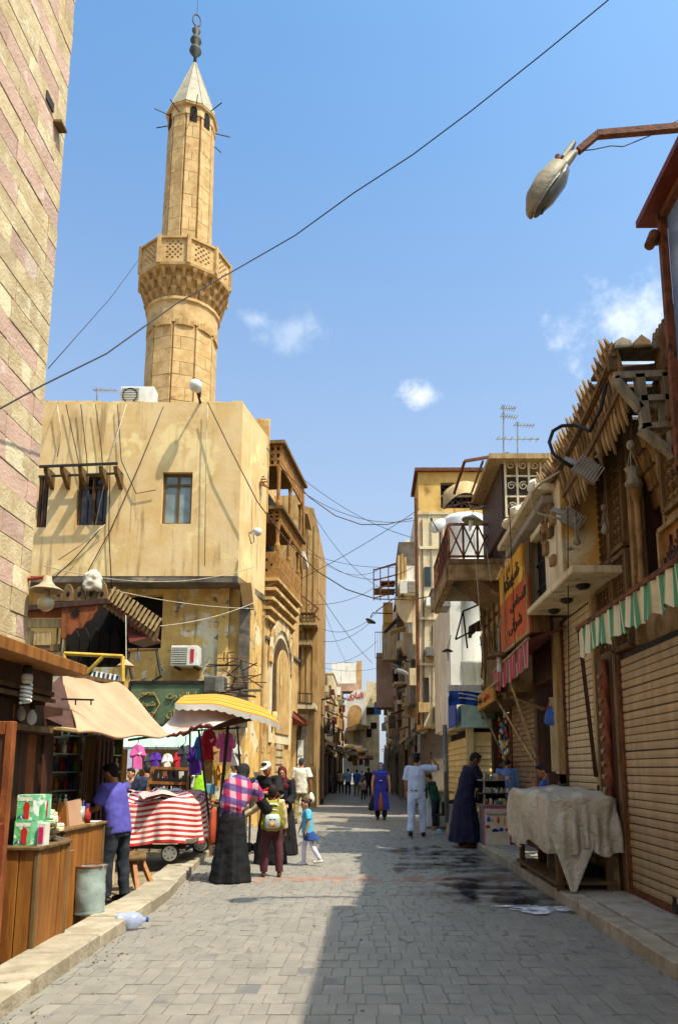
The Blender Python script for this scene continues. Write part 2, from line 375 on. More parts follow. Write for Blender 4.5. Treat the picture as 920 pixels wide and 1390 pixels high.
m_blue = M('blue_print', '1c4fa8', '163f8c', 5, .6, .1, 15, rnd=.04)
m_green = M('green_board', '5c6a4c', '46543a', 2, .7, .3, 20, '3b4431', 1.5, .6, rnd=.03)
m_gold = M('weathered_gilt', 'a48d5a', '826c3e', 8, .55, .3, 30, rnd=.05)
m_palegreen = M('pale_green_board', 'a9c4ac', '93b098', 2, .6, .1, 20, 'c0d2bf', 1.5, .6, rnd=.03)
m_pg2 = M('green_marble', 'b4ccb8', '9ab8a2', 5, .4, .1, 20, 'c5d6c4', 3, .58, rnd=.03)
m_maroon = M('maroon_steel', '6a2c1c', '531f13', 3, .6, .2, 20, rnd=.04)
m_tarp = M('dusty_tarp', 'b6aa92', 'a3977e', 1.2, .38, .12, 24, '93876e', 1.4, .6, rnd=.03, spec=.5)
m_dcloth = M('dark_cloth', '4b4a4a', '383737', 4, .9, .3, 40)
# ================================================================ setting
struct('ground', MB().quad((-900, -300, -.06), (900, -300, -.06), (900, 1500, -.06), (-900, 1500, -.06)), m_earth)
road = struct('road', MB().quad((-3.6, -6, -.0062), (2.6, -6, -.0062), (2.6, 22, -.0062), (-3.6, 22, -.0062)), m_bed)
def m_farroad():
    t = NT('distant_paving'); v = t.vec((1, 1, 1), False)
    b = t.n('TexBrick'); t.L.new(v, b.inputs['Vector']); b.inputs['Scale'].default_value = 1; b.inputs['Brick Width'].default_value = .21; b.inputs['Row Height'].default_value = .2; b.inputs['Mortar Size'].default_value = .012
    b.inputs['Color1'].default_value = lin('857d72'); b.inputs['Color2'].default_value = lin('6c655b'); b.inputs['Mortar'].default_value = lin('4c463d')
    k = t.mix(t.rng(t.noise(v, .8, 6), .4, .7, 0, .5), b.outputs[0], lin('9a9080'))
    t.set(t.b.inputs['Base Color'], k); t.b.inputs['Roughness'].default_value = .75; return t.m
struct('distant_road', MB().quad((-3.6, 22, -.004), (2.9, 22, -.004), (2.9, 160, -.004), (-3.6, 160, -.004)), m_farroad())
setts = unit_meshes('sett', m_sett, 6, .02, .035, 3)
rs = random.Random(5); stuff = MB(); band = MB(); nparts = 0
y = 3.9; row = 0
def kerbL(y): return -2.30-.018*(y-5)-(max(0, y-9)*.09 if y < 13 else .36+.02*(y-13))
def kerbR(y): return 2.30-.017*(y-5)
while y < 21.9:
    dy = .225+rs.uniform(-.006, .006); x = kerbL(y)-.15+rs.uniform(-.1, 0)
    while x < (kerbR(y)+.1 if y < 15.4 else 2.55):
        dx = rs.uniform(.115, .165)
        a, b, px = x, x+dx-.0055, None
        z1 = rs.uniform(-.004, .003); c = V(((a+b)/2, y+dy/2, -.03+z1)); dims = (b-a, dy-.006, .06)
        if y < 6.75 and nparts < 290 and -60 < PX((x, y, 0))[0] < 960 and PX((x, y, 0))[1] < 1420:
            piece('sett', setts[rs.randrange(6)], c, dims, road, (rs.uniform(-.008, .008), rs.uniform(-.008, .008), rs.uniform(-.008, .008))); nparts += 1
        else:
            mb = band if 10.55 < y < 11.05 and rs.random() < .75 else stuff
            h = V(dims)/2; t = .005; tx, ty = rs.uniform(-.005, .005), rs.uniform(-.005, .005)
            lo = [c+V((i*h.x, j*h.y, -h.z)) for j in (-1, 1) for i in (-1, 1)]; md = [c+V((i*h.x, j*h.y, h.z-t+i*tx+j*ty)) for j in (-1, 1) for i in (-1, 1)]
            tp = [c+V((i*(h.x-t), j*(h.y-t), h.z+i*tx+j*ty)) for j in (-1, 1) for i in (-1, 1)]
            fs = [(8, 9, 11, 10)]
            for o in (0, 4):
                for p, q in ((0, 1), (1, 3), (3, 2), (2, 0)): fs.append((o+p, o+q, o+4+q, o+4+p))
            mb.add(lo+md+tp, fs)
        x += dx
    y += dy
E_ = build('sett', stuff, m_sett, road, kind='stuff'); build('reddish_sett', band, m_settp, road, kind='stuff')
# kerbs and pavements
def kerb_line(name, fn, y0, y1, wd, side, mat, L_=.85, z=.13, parent=None):
    base = MB(); base.box((min(fn(y0), fn(y1))-.6 if side < 0 else fn(y0)+.05, y0, -.05), (fn(y0)-.05 if side < 0 else fn(y0)+1.0, y0+.1, 0))
    par = struct(name, base, m_bed); y = y0; k = 0
    while y < y1-.1:
        l = min(L_*random.uniform(.8, 1.15), y1-y); ya, yb = y+.006, y+l-.006; za = z+random.uniform(-.012, .008)
        xa, xb = fn(ya), fn(yb); s = side
        mb = MB().prism([(xa, ya, -.08), (xb, yb, -.08), (xb+s*wd, yb, -.08), (xa+s*wd, ya, -.08)][::(-1 if s > 0 else 1)], (random.uniform(-.006, .006), 0, za+.08))
        build('kerb_stone', mb, mat, par, bev=.014); y += l; k += 1
    return par
kl = kerb_line('left_kerb', kerbL, 4.6, 46, -.40*-1, -1, m_kerb)
kr = kerb_line('right_kerb', kerbR, 4.0, 15.45, .22, 1, m_kerb)
struct('left_pavement', MB().add([(kerbL(4)-.39, 3, .0), (-9, 3, .0), (-9, 30, .0), (kerbL(30)-.39, 30, .0)], [(0, 3, 2, 1)]), m_earth)
pv = struct('right_pavement', MB().box((2.3, 3.5, -.05), (4.2, 15.4, .085)), m_bed)
y = 4.0; 
while y < 15.3:
    l = random.uniform(.5, .8); l = min(l, 15.4-y); x = kerbR(y)+.235
    while x < 3.3:
        wv = random.uniform(.38, .5); c = V((x+wv/2, y+l/2, .10+random.uniform(-.005, .007)))
        build('paving_slab', MB().box(c-V((wv/2-.006, l/2-.006, .05)), c+V((wv/2-.006, l/2-.006, .03))), m_slab, pv, bev=.008); x += wv
    y += l
struct('far_right_pavement', MB().box((2.0, 15.46, -.05), (4.6, 40, .02)), m_slab)
rs = random.Random(17); grit = MB()
for k in range(420):
    y = rs.uniform(4.2, 13); s = rs.random()
    x = kerbL(y)+abs(rs.gauss(0, .16))+.01 if s < .5 else (kerbR(y)-abs(rs.gauss(0, .12))-.01 if s < .75 else rs.uniform(kerbL(y), kerbR(y))); r_ = rs.uniform(.002, .006)*(1.5 if rs.random() < .06 else 1)
    a = rs.uniform(0, 6); grit.obox((x, y, .002+r_*.5), V((math.cos(a), math.sin(a), 0))*r_*1.3, V((-math.sin(a), math.cos(a), 0))*r_, V((.2*r_, 0, r_*.6)))
g_ = build('grit', grit, m_earth, None, kind='stuff'); g_['label'] = 'scattered grit and crumbs of stone along the kerbs and over the paving'; g_['category'] = 'grit'
# wet gutter and foam
def blob_sheet(name, mat, c, rx, ry, z, seed, n=46, rot=0.):
    rr = random.Random(seed); ph = [rr.uniform(0, 6.28) for _ in range(6)]; vs = [V((c[0], c[1], z))]
    for i in range(n):
        a = 2*math.pi*i/n; k = 1+.22*math.sin(3*a+ph[0])+.14*math.sin(5*a+ph[1])+.1*math.sin(9*a+ph[2])+.06*math.sin(14*a+ph[3])
        x, y_ = rx*k*math.cos(a), ry*k*math.sin(a); vs.append(V((c[0]+x*math.cos(rot)-y_*math.sin(rot), c[1]+x*math.sin(rot)+y_*math.cos(rot), z)))
    return struct(name, MB().add(vs, [(0, 1+i, 1+(i+1) % n) for i in range(n)]), mat)
def m_wet():
    t = NT('wet_film'); v = t.vec((1, 1, 1), False); b = t.b
    t.set(b.inputs['Base Color'], t.mix(t.noise(v, 3), lin('2c2a28'), lin('3a3733'))); b.inputs['Roughness'].default_value = .06; b.inputs['Specular IOR Level'].default_value = .5
    t.set(b.inputs['Alpha'], t.rng(t.noise(v, 1.9, 4, .55), .40, .66, 0, .72)); t.bump(t.noise(v, 18, 4), .12, .02); return t.m
mw = m_wet()
for k, (px, py, rx, ry) in enumerate(((665, 1190, .8, 2.2), (590, 1163, .9, 1.8), (712, 1218, .5, 1.1), (640, 1215, .5, .8))):
    p = AZ(px, py, 0); blob_sheet('puddle', mw, p, rx, ry, .008+.002*k, k+3)
def m_foamf():
    t = NT('soap_foam'); v = t.vec((1, 1, 1), False); b = t.b
    b.inputs['Base Color'].default_value = lin('e8e8ea'); b.inputs['Roughness'].default_value = .5
    t.set(b.inputs['Alpha'], t.rng(t.noise(v, 6, 7, .7), .36, .62)); t.bump(t.noise(v, 30, 4), .4, .02); return t.m
mfm = m_foamf(); p = AZ(735, 1236, 0); blob_sheet('spilled_foam', mfm, p, .36, .22, .018, 21); p = AZ(693, 1232, 0); blob_sheet('spilled_foam', mfm, p, .16, .06, .018, 24)
# ================================================================ striped mosque wall
t = thing('mosque_wall', 'tall wall of alternating pink and cream stone courses rising at the left edge', 'wall', (-4.5, 3, 0))
XM = -3.6; YC = 7.62
def m_bandwall():
    q = NT('banded_masonry'); v = q.vec((1, 1, 1), False); g = q.n('NewGeometry'); s = q.n('SeparateXYZ'); q.L.new(g.outputs['Position'], s.inputs[0])
    f = q.math('GREATER_THAN', q.math('FRACT', q.math('MULTIPLY', s.outputs[2], 1/.48)), .5)
    q.set(q.b.inputs['Base Color'], q.mix(q.rng(q.noise(v, 3, 8), .4, .7, 0, .6), q.mix(f, lin('c7ab7c'), lin('bb8b72')), lin('8d7450'))); q.b.inputs['Roughness'].default_value = .92
    q.bump(q.noise(v, 20, 5), .6, .03); return q.m
build('masonry_core', MB().box((-6.5, -4, 0), (XM-.03, YC-.03, 12.6)), m_bandwall(), t)
uc = unit_meshes('stone_block', m_sc, 5, .012, .02, 8); up_ = unit_meshes('stone_block', m_sp, 5, .012, .02, 9)
rs = random.Random(11); z = 2.16; k = 0; n = 0
while z < 11.2:
    h = .24; y = YC; first = True
    while y > 4.9:
        l = rs.uniform(.40, .75) if not first else rs.choice((.22, .38)); yb = y-l
        if PX((XM, yb, z))[0] < -140 and PX((XM, yb, z+h))[0] < -140: break
        pink = (k % 2 == 1)
        if rs.random() < .07: pink = not pink
        if first and rs.random() < .55: pink = False
        d = rs.uniform(-.004, .006)
        piece('stone_block', (up_ if pink else uc)[rs.randrange(5)], (XM-.06+d, (y+yb)/2, z+h/2), (.13, l-.006, h-.006), t); n += 1
        y = yb; first = False
    z += h; k += 1
b_ = build('ledge', MB().box(AX(80, 178, XM), AX(80, 178, XM)+V((.10, -.16, -.03))), m_wood, t)
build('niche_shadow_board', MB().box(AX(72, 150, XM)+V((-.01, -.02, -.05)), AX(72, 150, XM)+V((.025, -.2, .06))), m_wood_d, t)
# ================================================================ minaret
mx, my = -8.66, 31.5
t = thing('minaret', 'tall stone minaret with a carved balcony and pale conical cap above the ochre building', 'minaret', (mx, my, 0))
def ring_polys(n, r, z, rot): return [V((mx+r*math.cos(2*math.pi*i/n+rot), my+r*math.sin(2*math.pi*i/n+rot), z)) for i in range(n)]
def zy(py, o=1.6): return AY(255, py, my-o).z
Zb, Z1, Z2, Z4, Z5, Z6, Z7 = zy(560), zy(437), zy(402), zy(357, 2.1), zy(322, 1.1), zy(140, 1.1), zy(84, 0)
NB = 10; rot0 = R(-90)+math.pi/NB*0
build('shaft_core', MB().lathe([(1.50, 5), (1.50, Z2)], (mx, my, 0), 20).lathe([(1.0, Z2), (1.0, Z6)], (mx, my, 0), 20), m_joint, t)
rs = random.Random(3); rear = MB(); cnt = 0
def shaft(n, ra, rb, za, zb, ch, rot):
    """facetted shaft of separate stone blocks: each facet two columns of coursed blocks, a recessed joint down each arris"""
    global cnt
    nz = max(1, round((zb-za)/ch))
    for k in range(nz):
        z0 = za+(zb-za)*k/nz; z1 = za+(zb-za)*(k+1)/nz; r0 = ra+(rb-ra)*(k+.5)/nz
        for i in range(n):
            a = rot+2*math.pi*(i+.5)/n; c = V((math.cos(a), math.sin(a), 0)); tg = V((-c.y, c.x, 0)); ap = r0*math.cos(math.pi/n); hw = r0*math.sin(math.pi/n)-.045
            front = c.y < .25
            cut = rs.choice((-.3, .3, 0)) if (k+i) % 2 else None
            spans = [(-1, 1)] if cut is None else [(-1, cut), (cut, 1)]
            for s0, s1 in spans:
                mb = MB().obox(V((mx, my, (z0+z1)/2))+c*(ap-.09+rs.uniform(-.008, .008))+tg*(hw*(s0+s1)/2), c*.09, tg*(hw*(s1-s0)/2-.008), V((0, 0, (z1-z0)/2-.010)))
                if front and cnt < 290: build('stone_block', mb, m_mina, t); cnt += 1
                else: rear.add(mb.v, mb.f)
shaft(10, 1.62, 1.60, Zb-1.2, Z1, .62, rot0); shaft(10, 1.18, 1.12, Z5-.2, Z6-.55, .62, rot0)
build('rear_stonework', rear, m_mina, t, kind='stuff')
# cusped collar, plain drum, corbels (muqarnas), balcony
mb = MB()
for i in range(10):
    a = rot0+2*math.pi*i/10
    for s in (.18, .34, .5, .66, .82):
        aa = a+2*math.pi*s/10; c = V((math.cos(aa), math.sin(aa), 0)); h = .30-.55*abs(s-.5)
        mb.obox(V((mx, my, Z1-.02+h*.5))+c*1.56, c*.06, V((-c.y, c.x, 0))*.085, V((0, 0, .10+h*.4)))
        build('cusp', mb, m_minad, t, bev=.02); mb = MB()
build('drum', MB().lathe([(1.60, Z1+.05), (1.62, Z2-.2), (1.70, Z2-.15), (1.70, Z2-.02), (1.62, Z2)], (mx, my, 0), 20, rot0), m_mina, t)
mq = MB(); tiers = 3
for k in range(tiers):
    za = Z2+(Z4-Z2)*k/tiers; zb = Z2+(Z4-Z2)*(k+1)/tiers; ra = 1.60+.34*(k/tiers); n = 26
    mq.lathe([(ra-.05, za), (ra+.02, zb)], (mx, my, 0), 20)
    for i in range(n):
        a = 2*math.pi*(i+.5*(k % 2))/n+rot0; c = V((math.cos(a), math.sin(a), 0)); tg = V((-c.y, c.x, 0)); q = V((mx, my, 0))
        p0 = q+c*(ra-.02)+Z*za; p1 = q+c*(ra+.22)+Z*(zb-.03); w_ = .115
        mq.add([p0-tg*.03, p0+tg*.03, q+c*(ra+.16)+Z*(za+(zb-za)*.55)+tg*.075, q+c*(ra+.16)+Z*(za+(zb-za)*.55)-tg*.09, p1-tg*w_, p1+tg*w_, q+c*(ra-.1)+tg*w_+Z*(zb-.03), q+c*(ra-.1)-tg*w_+Z*(zb-.03)],
               [(0, 1, 2, 3), (3, 2, 5, 4), (4, 5, 6, 7), (0, 3, 4, 7), (1, 6, 5, 2)])
build('muqarnas_corbel', mq, m_minad, t)
RB = 2.10
build('balcony_floor', MB().lathe([(RB-.1, Z4-.06), (RB+.04, Z4), (RB+.06, Z4+.12), (RB-.02, Z4+.14)], (mx, my, 0), 10, rot0+math.pi/10), m_mina, t)
ptop = zy(319, 2.1)
for i in range(10):
    a0 = rot0+math.pi/10+2*math.pi*i/10; a1 = a0+2*math.pi/10; A_ = V((mx+RB*math.cos(a0), my+RB*math.sin(a0), Z4+.14)); B_ = V((mx+RB*math.cos(a1), my+RB*math.sin(a1), Z4+.14))
    u = (B_-A_).normalized(); W = (B_-A_).length; n = V((u.y, -u.x, 0)); H = ptop-Z4-.14; mid = (A_+B_)/2
    holes = []
    cw = (W*.56)/6; chh = (H*.72)/7
    for ii in range(6):
        for jj in range(7):
            if (ii+jj) % 2 == 0: holes.append((W*.22+ii*cw+.012, H*.14+jj*chh+.012, W*.22+(ii+1)*cw-.012, H*.14+(jj+1)*chh-.012))
    build('pierced_panel', MB().wallholes(A_, u, n, W, H, .09, holes), m_mina, t)
    build('balcony_post', MB().obox(A_+Z*(H/2), n*.09, u*.09, Z*(H/2+.06)), m_minad, t)
    build('panel_frame', MB().beam(A_+Z*(H-.05)+n*.03, B_+Z*(H-.05)+n*.03, .10, .10), m_minad, t)
# upper shaft top: small arched openings, eave, cone, finial
mb = MB().lathe([(1.16, Z6-.56), (1.14, Z6-.1), (1.24, Z6-.06), (1.26, Z6+.02), (1.2, Z6+.06)], (mx, my, 0), 10, rot0)
build('cornice', mb, m_mina, t)
for i in range(10):
    a = rot0+2*math.pi*(i+.5)/10; c = V((math.cos(a), math.sin(a), 0)); tg = V((-c.y, c.x, 0)); q = V((mx, my, Z6-.62))+c*1.06
    pts = [q+tg*(.17*math.cos(x))+Z*(.30+.2*math.sin(x)) for x in [math.pi*k/8 for k in range(9)]]
    if i % 3 == 1 or i in (0, 8): build('arched_opening', MB().prism([q-tg*.17-Z*.3, q+tg*.17-Z*.3]+pts, c*.045), m_dark, t)
build('arched_doorway', MB().prism([V((mx+.35, my-1.14, ptop-.6)), V((mx+.75, my-1.06, ptop-.6)), V((mx+.75, my-1.06, ptop+.18)), V((mx+.55, my-1.1, ptop+.38)), V((mx+.35, my-1.14, ptop+.18))], (0, -.03, 0)), m_dark, t)
cone = MB()
for i in range(10):
    a0 = rot0+2*math.pi*i/10; a1 = rot0+2*math.pi*(i+1)/10
    b0 = V((mx+1.26*math.cos(a0), my+1.26*math.sin(a0), Z6+.06)); b1 = V((mx+1.26*math.cos(a1), my+1.26*math.sin(a1), Z6+.06)); tp = V((mx, my, Z7+.1))
    build('cap_panel', MB().add([b0, b1, tp, V((mx, my, Z6+.06))], [(0, 1, 2), (0, 3, 1), (1, 3, 2), (0, 2, 3)]), m_lead, t)
    cone.tube([b0, tp], .025, 5)
build('cap_seam', cone, m_lead, t)
F = [zy(p, 0) for p in (86, 78, 70, 62, 56, 50, 42, 36)]
build('finial', MB().lathe([(.09, F[0]), (.07, F[1]), (.30, F[2]), (.26, (F[2]+F[3])/2), (.07, F[3]), (.28, F[4]), (.24, (F[4]+F[5])/2), (.06, F[5]), (.22, F[6]), (.05, F[7]), (.02, F[7]+.1)], (mx, my, 0), 18), m_finial, t, smooth=True)
cr = [V((mx+.18*math.cos(x), my+.1*math.cos(x), F[7]+.36+.34*math.sin(x))) for x in [R(-80)+R(340)*k/20 for k in range(21)]]
build('crescent', MB().tube(cr, .035, 6), m_finial, t, smooth=True)
mb = MB(); rs = random.Random(4)
for i in range(9):
    a = 2*math.pi*i/9+.2; c = V((math.cos(a), math.sin(a), 0)); z = Z6-.35+rs.uniform(-.2, .55); mb.beam(V((mx, my, z))+c*1.05, V((mx, my, z+rs.uniform(-.1, .25)))+c*1.85, .035); build('lamp_rod', mb, m_iron, t); mb = MB()
build('lightning_rod', MB().tube([V((mx, my, F[7]+.6)), V((mx, my, F[7]+1.6))], .012, 5), m_iron, t)
p = AY(296, 505, my-1.2); build('slit_window', MB().box(V((mx+1.16, my-1.08, zy(530))), V((mx+1.22, my-1.0, zy(508)))), m_dark, t)
# ================================================================ generic helpers for windows / buildings
def window(par, o, u, n, w_, h_, style='glass', name='window', dep=.12, fr=None):
    """a window set in a hole whose lower corner is o: frame piece, pane and mullions as sub-parts"""
    o, u, n = V(o), V(u).normalized(), V(n).normalized(); fr = fr or m_wood; q = o-n*dep
    mb = MB(); t_ = min(.07, w_*.08)
    for a, b in ((q, q+u*w_), (q+Z*h_, q+u*w_+Z*h_)): mb.beam(a+(Z*t_/2 if a is q else -Z*t_/2), b+(Z*t_/2 if a is q else -Z*t_/2), .07, t_)
    for s in (t_/2, w_/2, w_-t_/2): mb.beam(q+u*s, q+u*s+Z*h_, t_, .06, up=n)
    if h_ > 1.0: mb.beam(q+Z*h_*.78, q+u*w_+Z*h_*.78, .05, t_)
    wo = build(name, mb, fr, par)
    pm = {'glass': m_glass, 'dark': m_glassd, 'orange': m_orange, 'wood': m_wood_d}[style]
    for s in (0, 1):
        c = q+u*(w_*(.25+.5*s))+Z*h_/2
        build('pane', MB().obox(c-n*.02, u*(w_*.25-t_*.5), n*.012, Z*(h_/2-t_)), pm, wo)
    return wo
# ================================================================ ochre building under the minaret
YB = 18.5
t = thing('plaster_building', 'ochre plaster building with an overhanging upper storey and three windows below the minaret', 'building', (-6.2, 20, 0))
xl, xr = -9.4, AY(330, 545, YB).x; zb, zt = AY(330, 782, YB).z, AY(200, 546, YB).z
hole = []; wins = []
for (a, b, c, d) in ((218, 262, 641, 711), (102, 148, 645, 713), (48, 68, 645, 716)):
    p, q = AY(a, d, YB), AY(b, c, YB); hole.append((p.x-xl, p.z-zb, q.x-xl, q.z-zb)); wins.append((p, q))
mb = MB().wallholes((xl, YB, zb), (1, 0, 0), (0, -1, 0), xr-xl, zt-zb, .3, hole)
xs = -2.98; ys = 20.6
mb.prism([(xr, YB+.001, zb), (xs, ys, zb), (xs-.3, ys, zb), (xr-.3, YB+.3, zb)], (0, 0, zt-zb-.02))
mb.box((xl, YB+.31, zb+.05), (xr-.31, YB+.42, zb+.3))
build('upper_wall', mb, m_plaster, t)
build('roof_slab', MB().prism([(xl, YB+.31, zt-.5), (xr-.31, YB+.31, zt-.5), (xs-.31, ys, zt-.5), (xl, ys+6, zt-.5)], (0, 0, .12)), m_plaster, t)
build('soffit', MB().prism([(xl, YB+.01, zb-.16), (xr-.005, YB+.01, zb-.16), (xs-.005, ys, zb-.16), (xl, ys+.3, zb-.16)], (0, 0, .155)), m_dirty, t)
mb = MB(); rs = random.Random(5); x = xl
while x < xr-.2:
    w_ = rs.uniform(.3, .9); w_ = min(w_, xr-x); mb.box((x, YB+.005, zt-.005), (x+w_-.01, YB+.28, zt+rs.uniform(.0, .05))); x += w_
build('parapet_coping', mb, m_plaster, t)
for i, (p, q) in enumerate(wins):
    wo = window(t, V((p.x, YB, p.z)), (1, 0, 0), (0, -1, 0), q.x-p.x, q.z-p.z, 'glass' if i == 0 else 'dark', 'window', .16, m_wood)
    build('backing', MB().box((p.x-.05, YB+.30, p.z-.05), (q.x+.05, YB+.36, q.z+.05)), m_dark, wo)
    if i: 
        for s in (.25, .5, .75): build('bar', MB().beam((p.x+(q.x-p.x)*s, YB+.05, p.z), (p.x+(q.x-p.x)*s, YB+.05, q.z), .03), m_wood_d, wo)
YG = 19.25
p, q = AY(155, 880, YG), AY(222, 806, YG); xg = -3.2
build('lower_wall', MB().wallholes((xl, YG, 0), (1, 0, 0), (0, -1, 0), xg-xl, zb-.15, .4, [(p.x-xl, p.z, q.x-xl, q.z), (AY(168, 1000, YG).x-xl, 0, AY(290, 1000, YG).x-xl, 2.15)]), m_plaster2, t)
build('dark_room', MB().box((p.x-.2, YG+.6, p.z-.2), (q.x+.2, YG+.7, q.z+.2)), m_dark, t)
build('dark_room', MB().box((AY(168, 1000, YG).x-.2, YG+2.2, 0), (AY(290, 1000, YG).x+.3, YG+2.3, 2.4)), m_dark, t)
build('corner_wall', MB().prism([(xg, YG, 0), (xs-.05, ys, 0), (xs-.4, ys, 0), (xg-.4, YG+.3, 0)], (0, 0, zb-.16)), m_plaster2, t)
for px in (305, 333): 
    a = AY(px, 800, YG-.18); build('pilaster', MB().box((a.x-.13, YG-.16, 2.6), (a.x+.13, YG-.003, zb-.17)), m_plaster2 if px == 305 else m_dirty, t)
a = AY(338, 790, YB); build('corbel', MB().prism([(a.x+.05, YB+.05, zb-.16), (a.x+.05, YB+.7, zb-.16), (a.x+.05, YB+.7, zb-.75)], (-.3, 0, 0)), m_plaster, t)
# shelf with wooden brackets over the left windows
mb = MB(); a, b = AY(40, 634, YB-.55), AY(160, 629, YB-.55); tb = thing('window_canopy_rail', 'thin iron canopy rail on wooden brackets above the left windows', 'canopy rail', (a.x, YB-.3, a.z))
build('rail', MB().beam(a, b, .05, .06), m_iron, tb); build('rail', MB().beam(a+V((0, .35, -.12)), b+V((0, .35, -.12)), .04, .05), m_iron, tb)
for px in (62, 84, 109, 137, 157):
    c = AY(px, 634, YB-.5); build('bracket', MB().prism([c+V((-.05, .5, .02)), c+V((-.05, -.02, .02)), c+V((-.05, .05, -.14)), c+V((-.05, .5, -.42))], (.10, 0, 0)), m_wood, tb)
# rooftop things
def ac_unit(c, w_, h_, d_, label, n=(0, -1, 0), grille=.55, side=0, mt=None, group=None):
    n = V(n); u = V((-n.y, n.x, 0)); c = V(c); t = thing('air_conditioner', label, 'air conditioner', c-Z*h_/2, group); mt = mt or m_acw
    build('casing', MB().obox(c, u*w_/2, n*d_/2, Z*h_/2), mt, t, bev=.015)
    gx = (-1 if side == 0 else 1)*(w_*.5-w_*.06-w_*grille/2); f = c+n*(d_/2+.012)+u*gx
    build('grille', MB().obox(f, u*w_*grille/2, n*.012, Z*h_*.40), m_grille, t)
    mb = MB()
    for k in range(9): mb.obox(f+n*.016+Z*h_*(.36*(k/4-1)), u*w_*grille/2, n*.008, Z*h_*.014)
    build('louvre', mb, mt, t, kind='stuff')
    build('bracket', MB().beam(c-Z*(h_/2+.03)+u*w_*.35+n*d_*.4, c-Z*(h_/2+.03)+u*w_*.35-n*d_*.55, .05, .05).beam(c-Z*(h_/2+.03)-u*w_*.35+n*d_*.4, c-Z*(h_/2+.03)-u*w_*.35-n*d_*.55, .05, .05), m_iron, t)
    return t, f, u, n
a = AY(189, 542, 19.0); ac, f, u, n = ac_unit(a, .92, .55, .4, 'white air conditioner outdoor unit standing on the ochre roof parapet', grille=.5)
build('fan_ring', MB().tube([f+u*.2*math.cos(x)+Z*.2*math.sin(x)+n*.02 for x in [2*math.pi*k/16 for k in range(17)]], .018, 5), m_iron, ac)
a, b = AY(272, 546, YB), AY(266, 524, YB-.55)
tl = thing('roof_floodlight', 'small white lamp leaning out on a pole from the ochre parapet', 'lamp', a)
build('pole', MB().tube([a+V((0, .2, -.2)), a, b], .035, 8), m_iron, tl); build('lamp_head', MB().lathe([(.03, -.16), (.13, -.12), (.17, 0), (.14, .12), (.05, .17)], b, 14), m_acw, tl, smooth=True)
def antenna(px, py0, py1, Y, label, rows=((0, .5),), name='tv_antenna', group=None):
    a, b = AY(px, py0, Y), AY(px, py1, Y); t = thing(name, label, 'antenna', a, group); build('mast', MB().tube([a, b], .022, 6), m_steel, t)
    for k, (s, L_) in enumerate(rows):
        c = b+(a-b)*s; mb = MB().beam(c+V((-L_*.2, 0, -.02)), c+V((L_, .1, .02)), .03)
        build('boom', mb, m_steel, t); mb = MB()
        for i in range(7): q = c+V((-L_*.15+L_*1.1*i/6, .1*i/6, 0)); mb.beam(q+V((0, -.18, -.02)), q+V((0, .18, .02)), .012)
        build('element', mb, m_steel, t, kind='stuff')
    return t
antenna(132, 560, 527, 20, 'low television antenna on the ochre roof beside the pink wall', ((.05, .55),))
antenna(683, 640, 550, 19, 'tall television antenna mast with two booms on the right rooftops', ((.03, .35), (.16, .4), (.5, 1.0)))
antenna(702, 640, 572, 20, 'short television antenna with a bent boom on the right rooftops', ((.06, .5),))
# air conditioners and shop sign on the lower wall
a = AY(254, 892, YG-.3); ac, f, u, n = ac_unit(a, .70, .52, .55, 'cream air conditioner with a red label above the green shop sign', grille=.54)
build('label_plate', MB().obox(a+n*.285+u*.20, u*.045, n*.006, Z*.17), m_red, ac)
a = AY(293, 930, YG-.35); ac_unit(a, .5, .42, .5, 'dusty grey air conditioner beside the end of the green shop sign', mt=m_zinc)
YS = 18.75
p, q = AY(174, 985, YS), AY(279, 926, YS); t = thing('shop_sign', 'olive green shop sign with raised Arabic lettering and a hexagon emblem', 'sign', ((p.x+q.x)/2, YS, p.z))
build('board', MB().box((p.x, YS, p.z), (q.x, YS+.08, q.z)), m_green, t)
mb = MB(); 
for a, b in (((p.x, p.z), (q.x, p.z)), ((p.x, q.z), (q.x, q.z)), ((p.x, p.z), (p.x, q.z)), ((q.x, p.z), (q.x, q.z))): mb.beam((a[0], YS-.01, a[1]), (b[0], YS-.01, b[1]), .06, .07)
build('sign_frame', mb, m_iron, t)
hx = AY(201, 956, YS); pts = [V((hx.x+.31*math.cos(R(60*k)), YS-.02, hx.z+.33*math.sin(R(60*k)))) for k in range(7)]
mb = MB(); [mb.beam(pts[k], pts[k+1], .035, .03) for k in range(6)]; build('hexagon_emblem', mb, m_gold, t)
for txt, px, py, w_, h_ in (('مصر', 201, 943, .34, .14), ('شيخ', 201, 957, .38, .17), ('جيب', 201, 970, .34, .14), ('دار القدرت', 249, 945, .86, .22), ('زعفران', 243, 969, .62, .24)):
    lettering('lettering', arabic(txt), m_gold, AY(px, py, YS-.03), (1, 0, 0), (0, -1, 0), w_, h_, .05, t, .008)
p, q = AY(165, 1016, 18.3), AY(284, 986, 18.5)
t = thing('shop_valance', 'pale green sloping board over the clothes shop entrance', 'awning', ((p.x+q.x)/2, 18.3, p.z)); build('valance_board', MB().prism([(p.x, 18.0, p.z), (p.x, 18.06, p.z), (p.x, 18.7, q.z), (p.x, 18.64, q.z)], (q.x-p.x, 0, 0)), m_palegreen, t)
build('edge_strip', MB().beam((p.x, 17.99, p.z), (q.x, 17.99, p.z), .04, .06), m_steel, t)
t = thing('arched_shop_grille', 'dark iron arched grille inside the clothes shop entrance', 'grille', (AY(225, 1080, 19.4).x, 19.5, 0))
cx = AY(232, 1060, 19.5).x; mb = MB()
for r_ in (.55, 1.0): mb.tube([V((cx+r_*math.cos(a), 19.5, 1.0+r_*.85*math.sin(a))) for a in [math.pi*k/18 for k in range(19)]], .025, 6)
build('arch_bar', mb, m_zinc, t); 
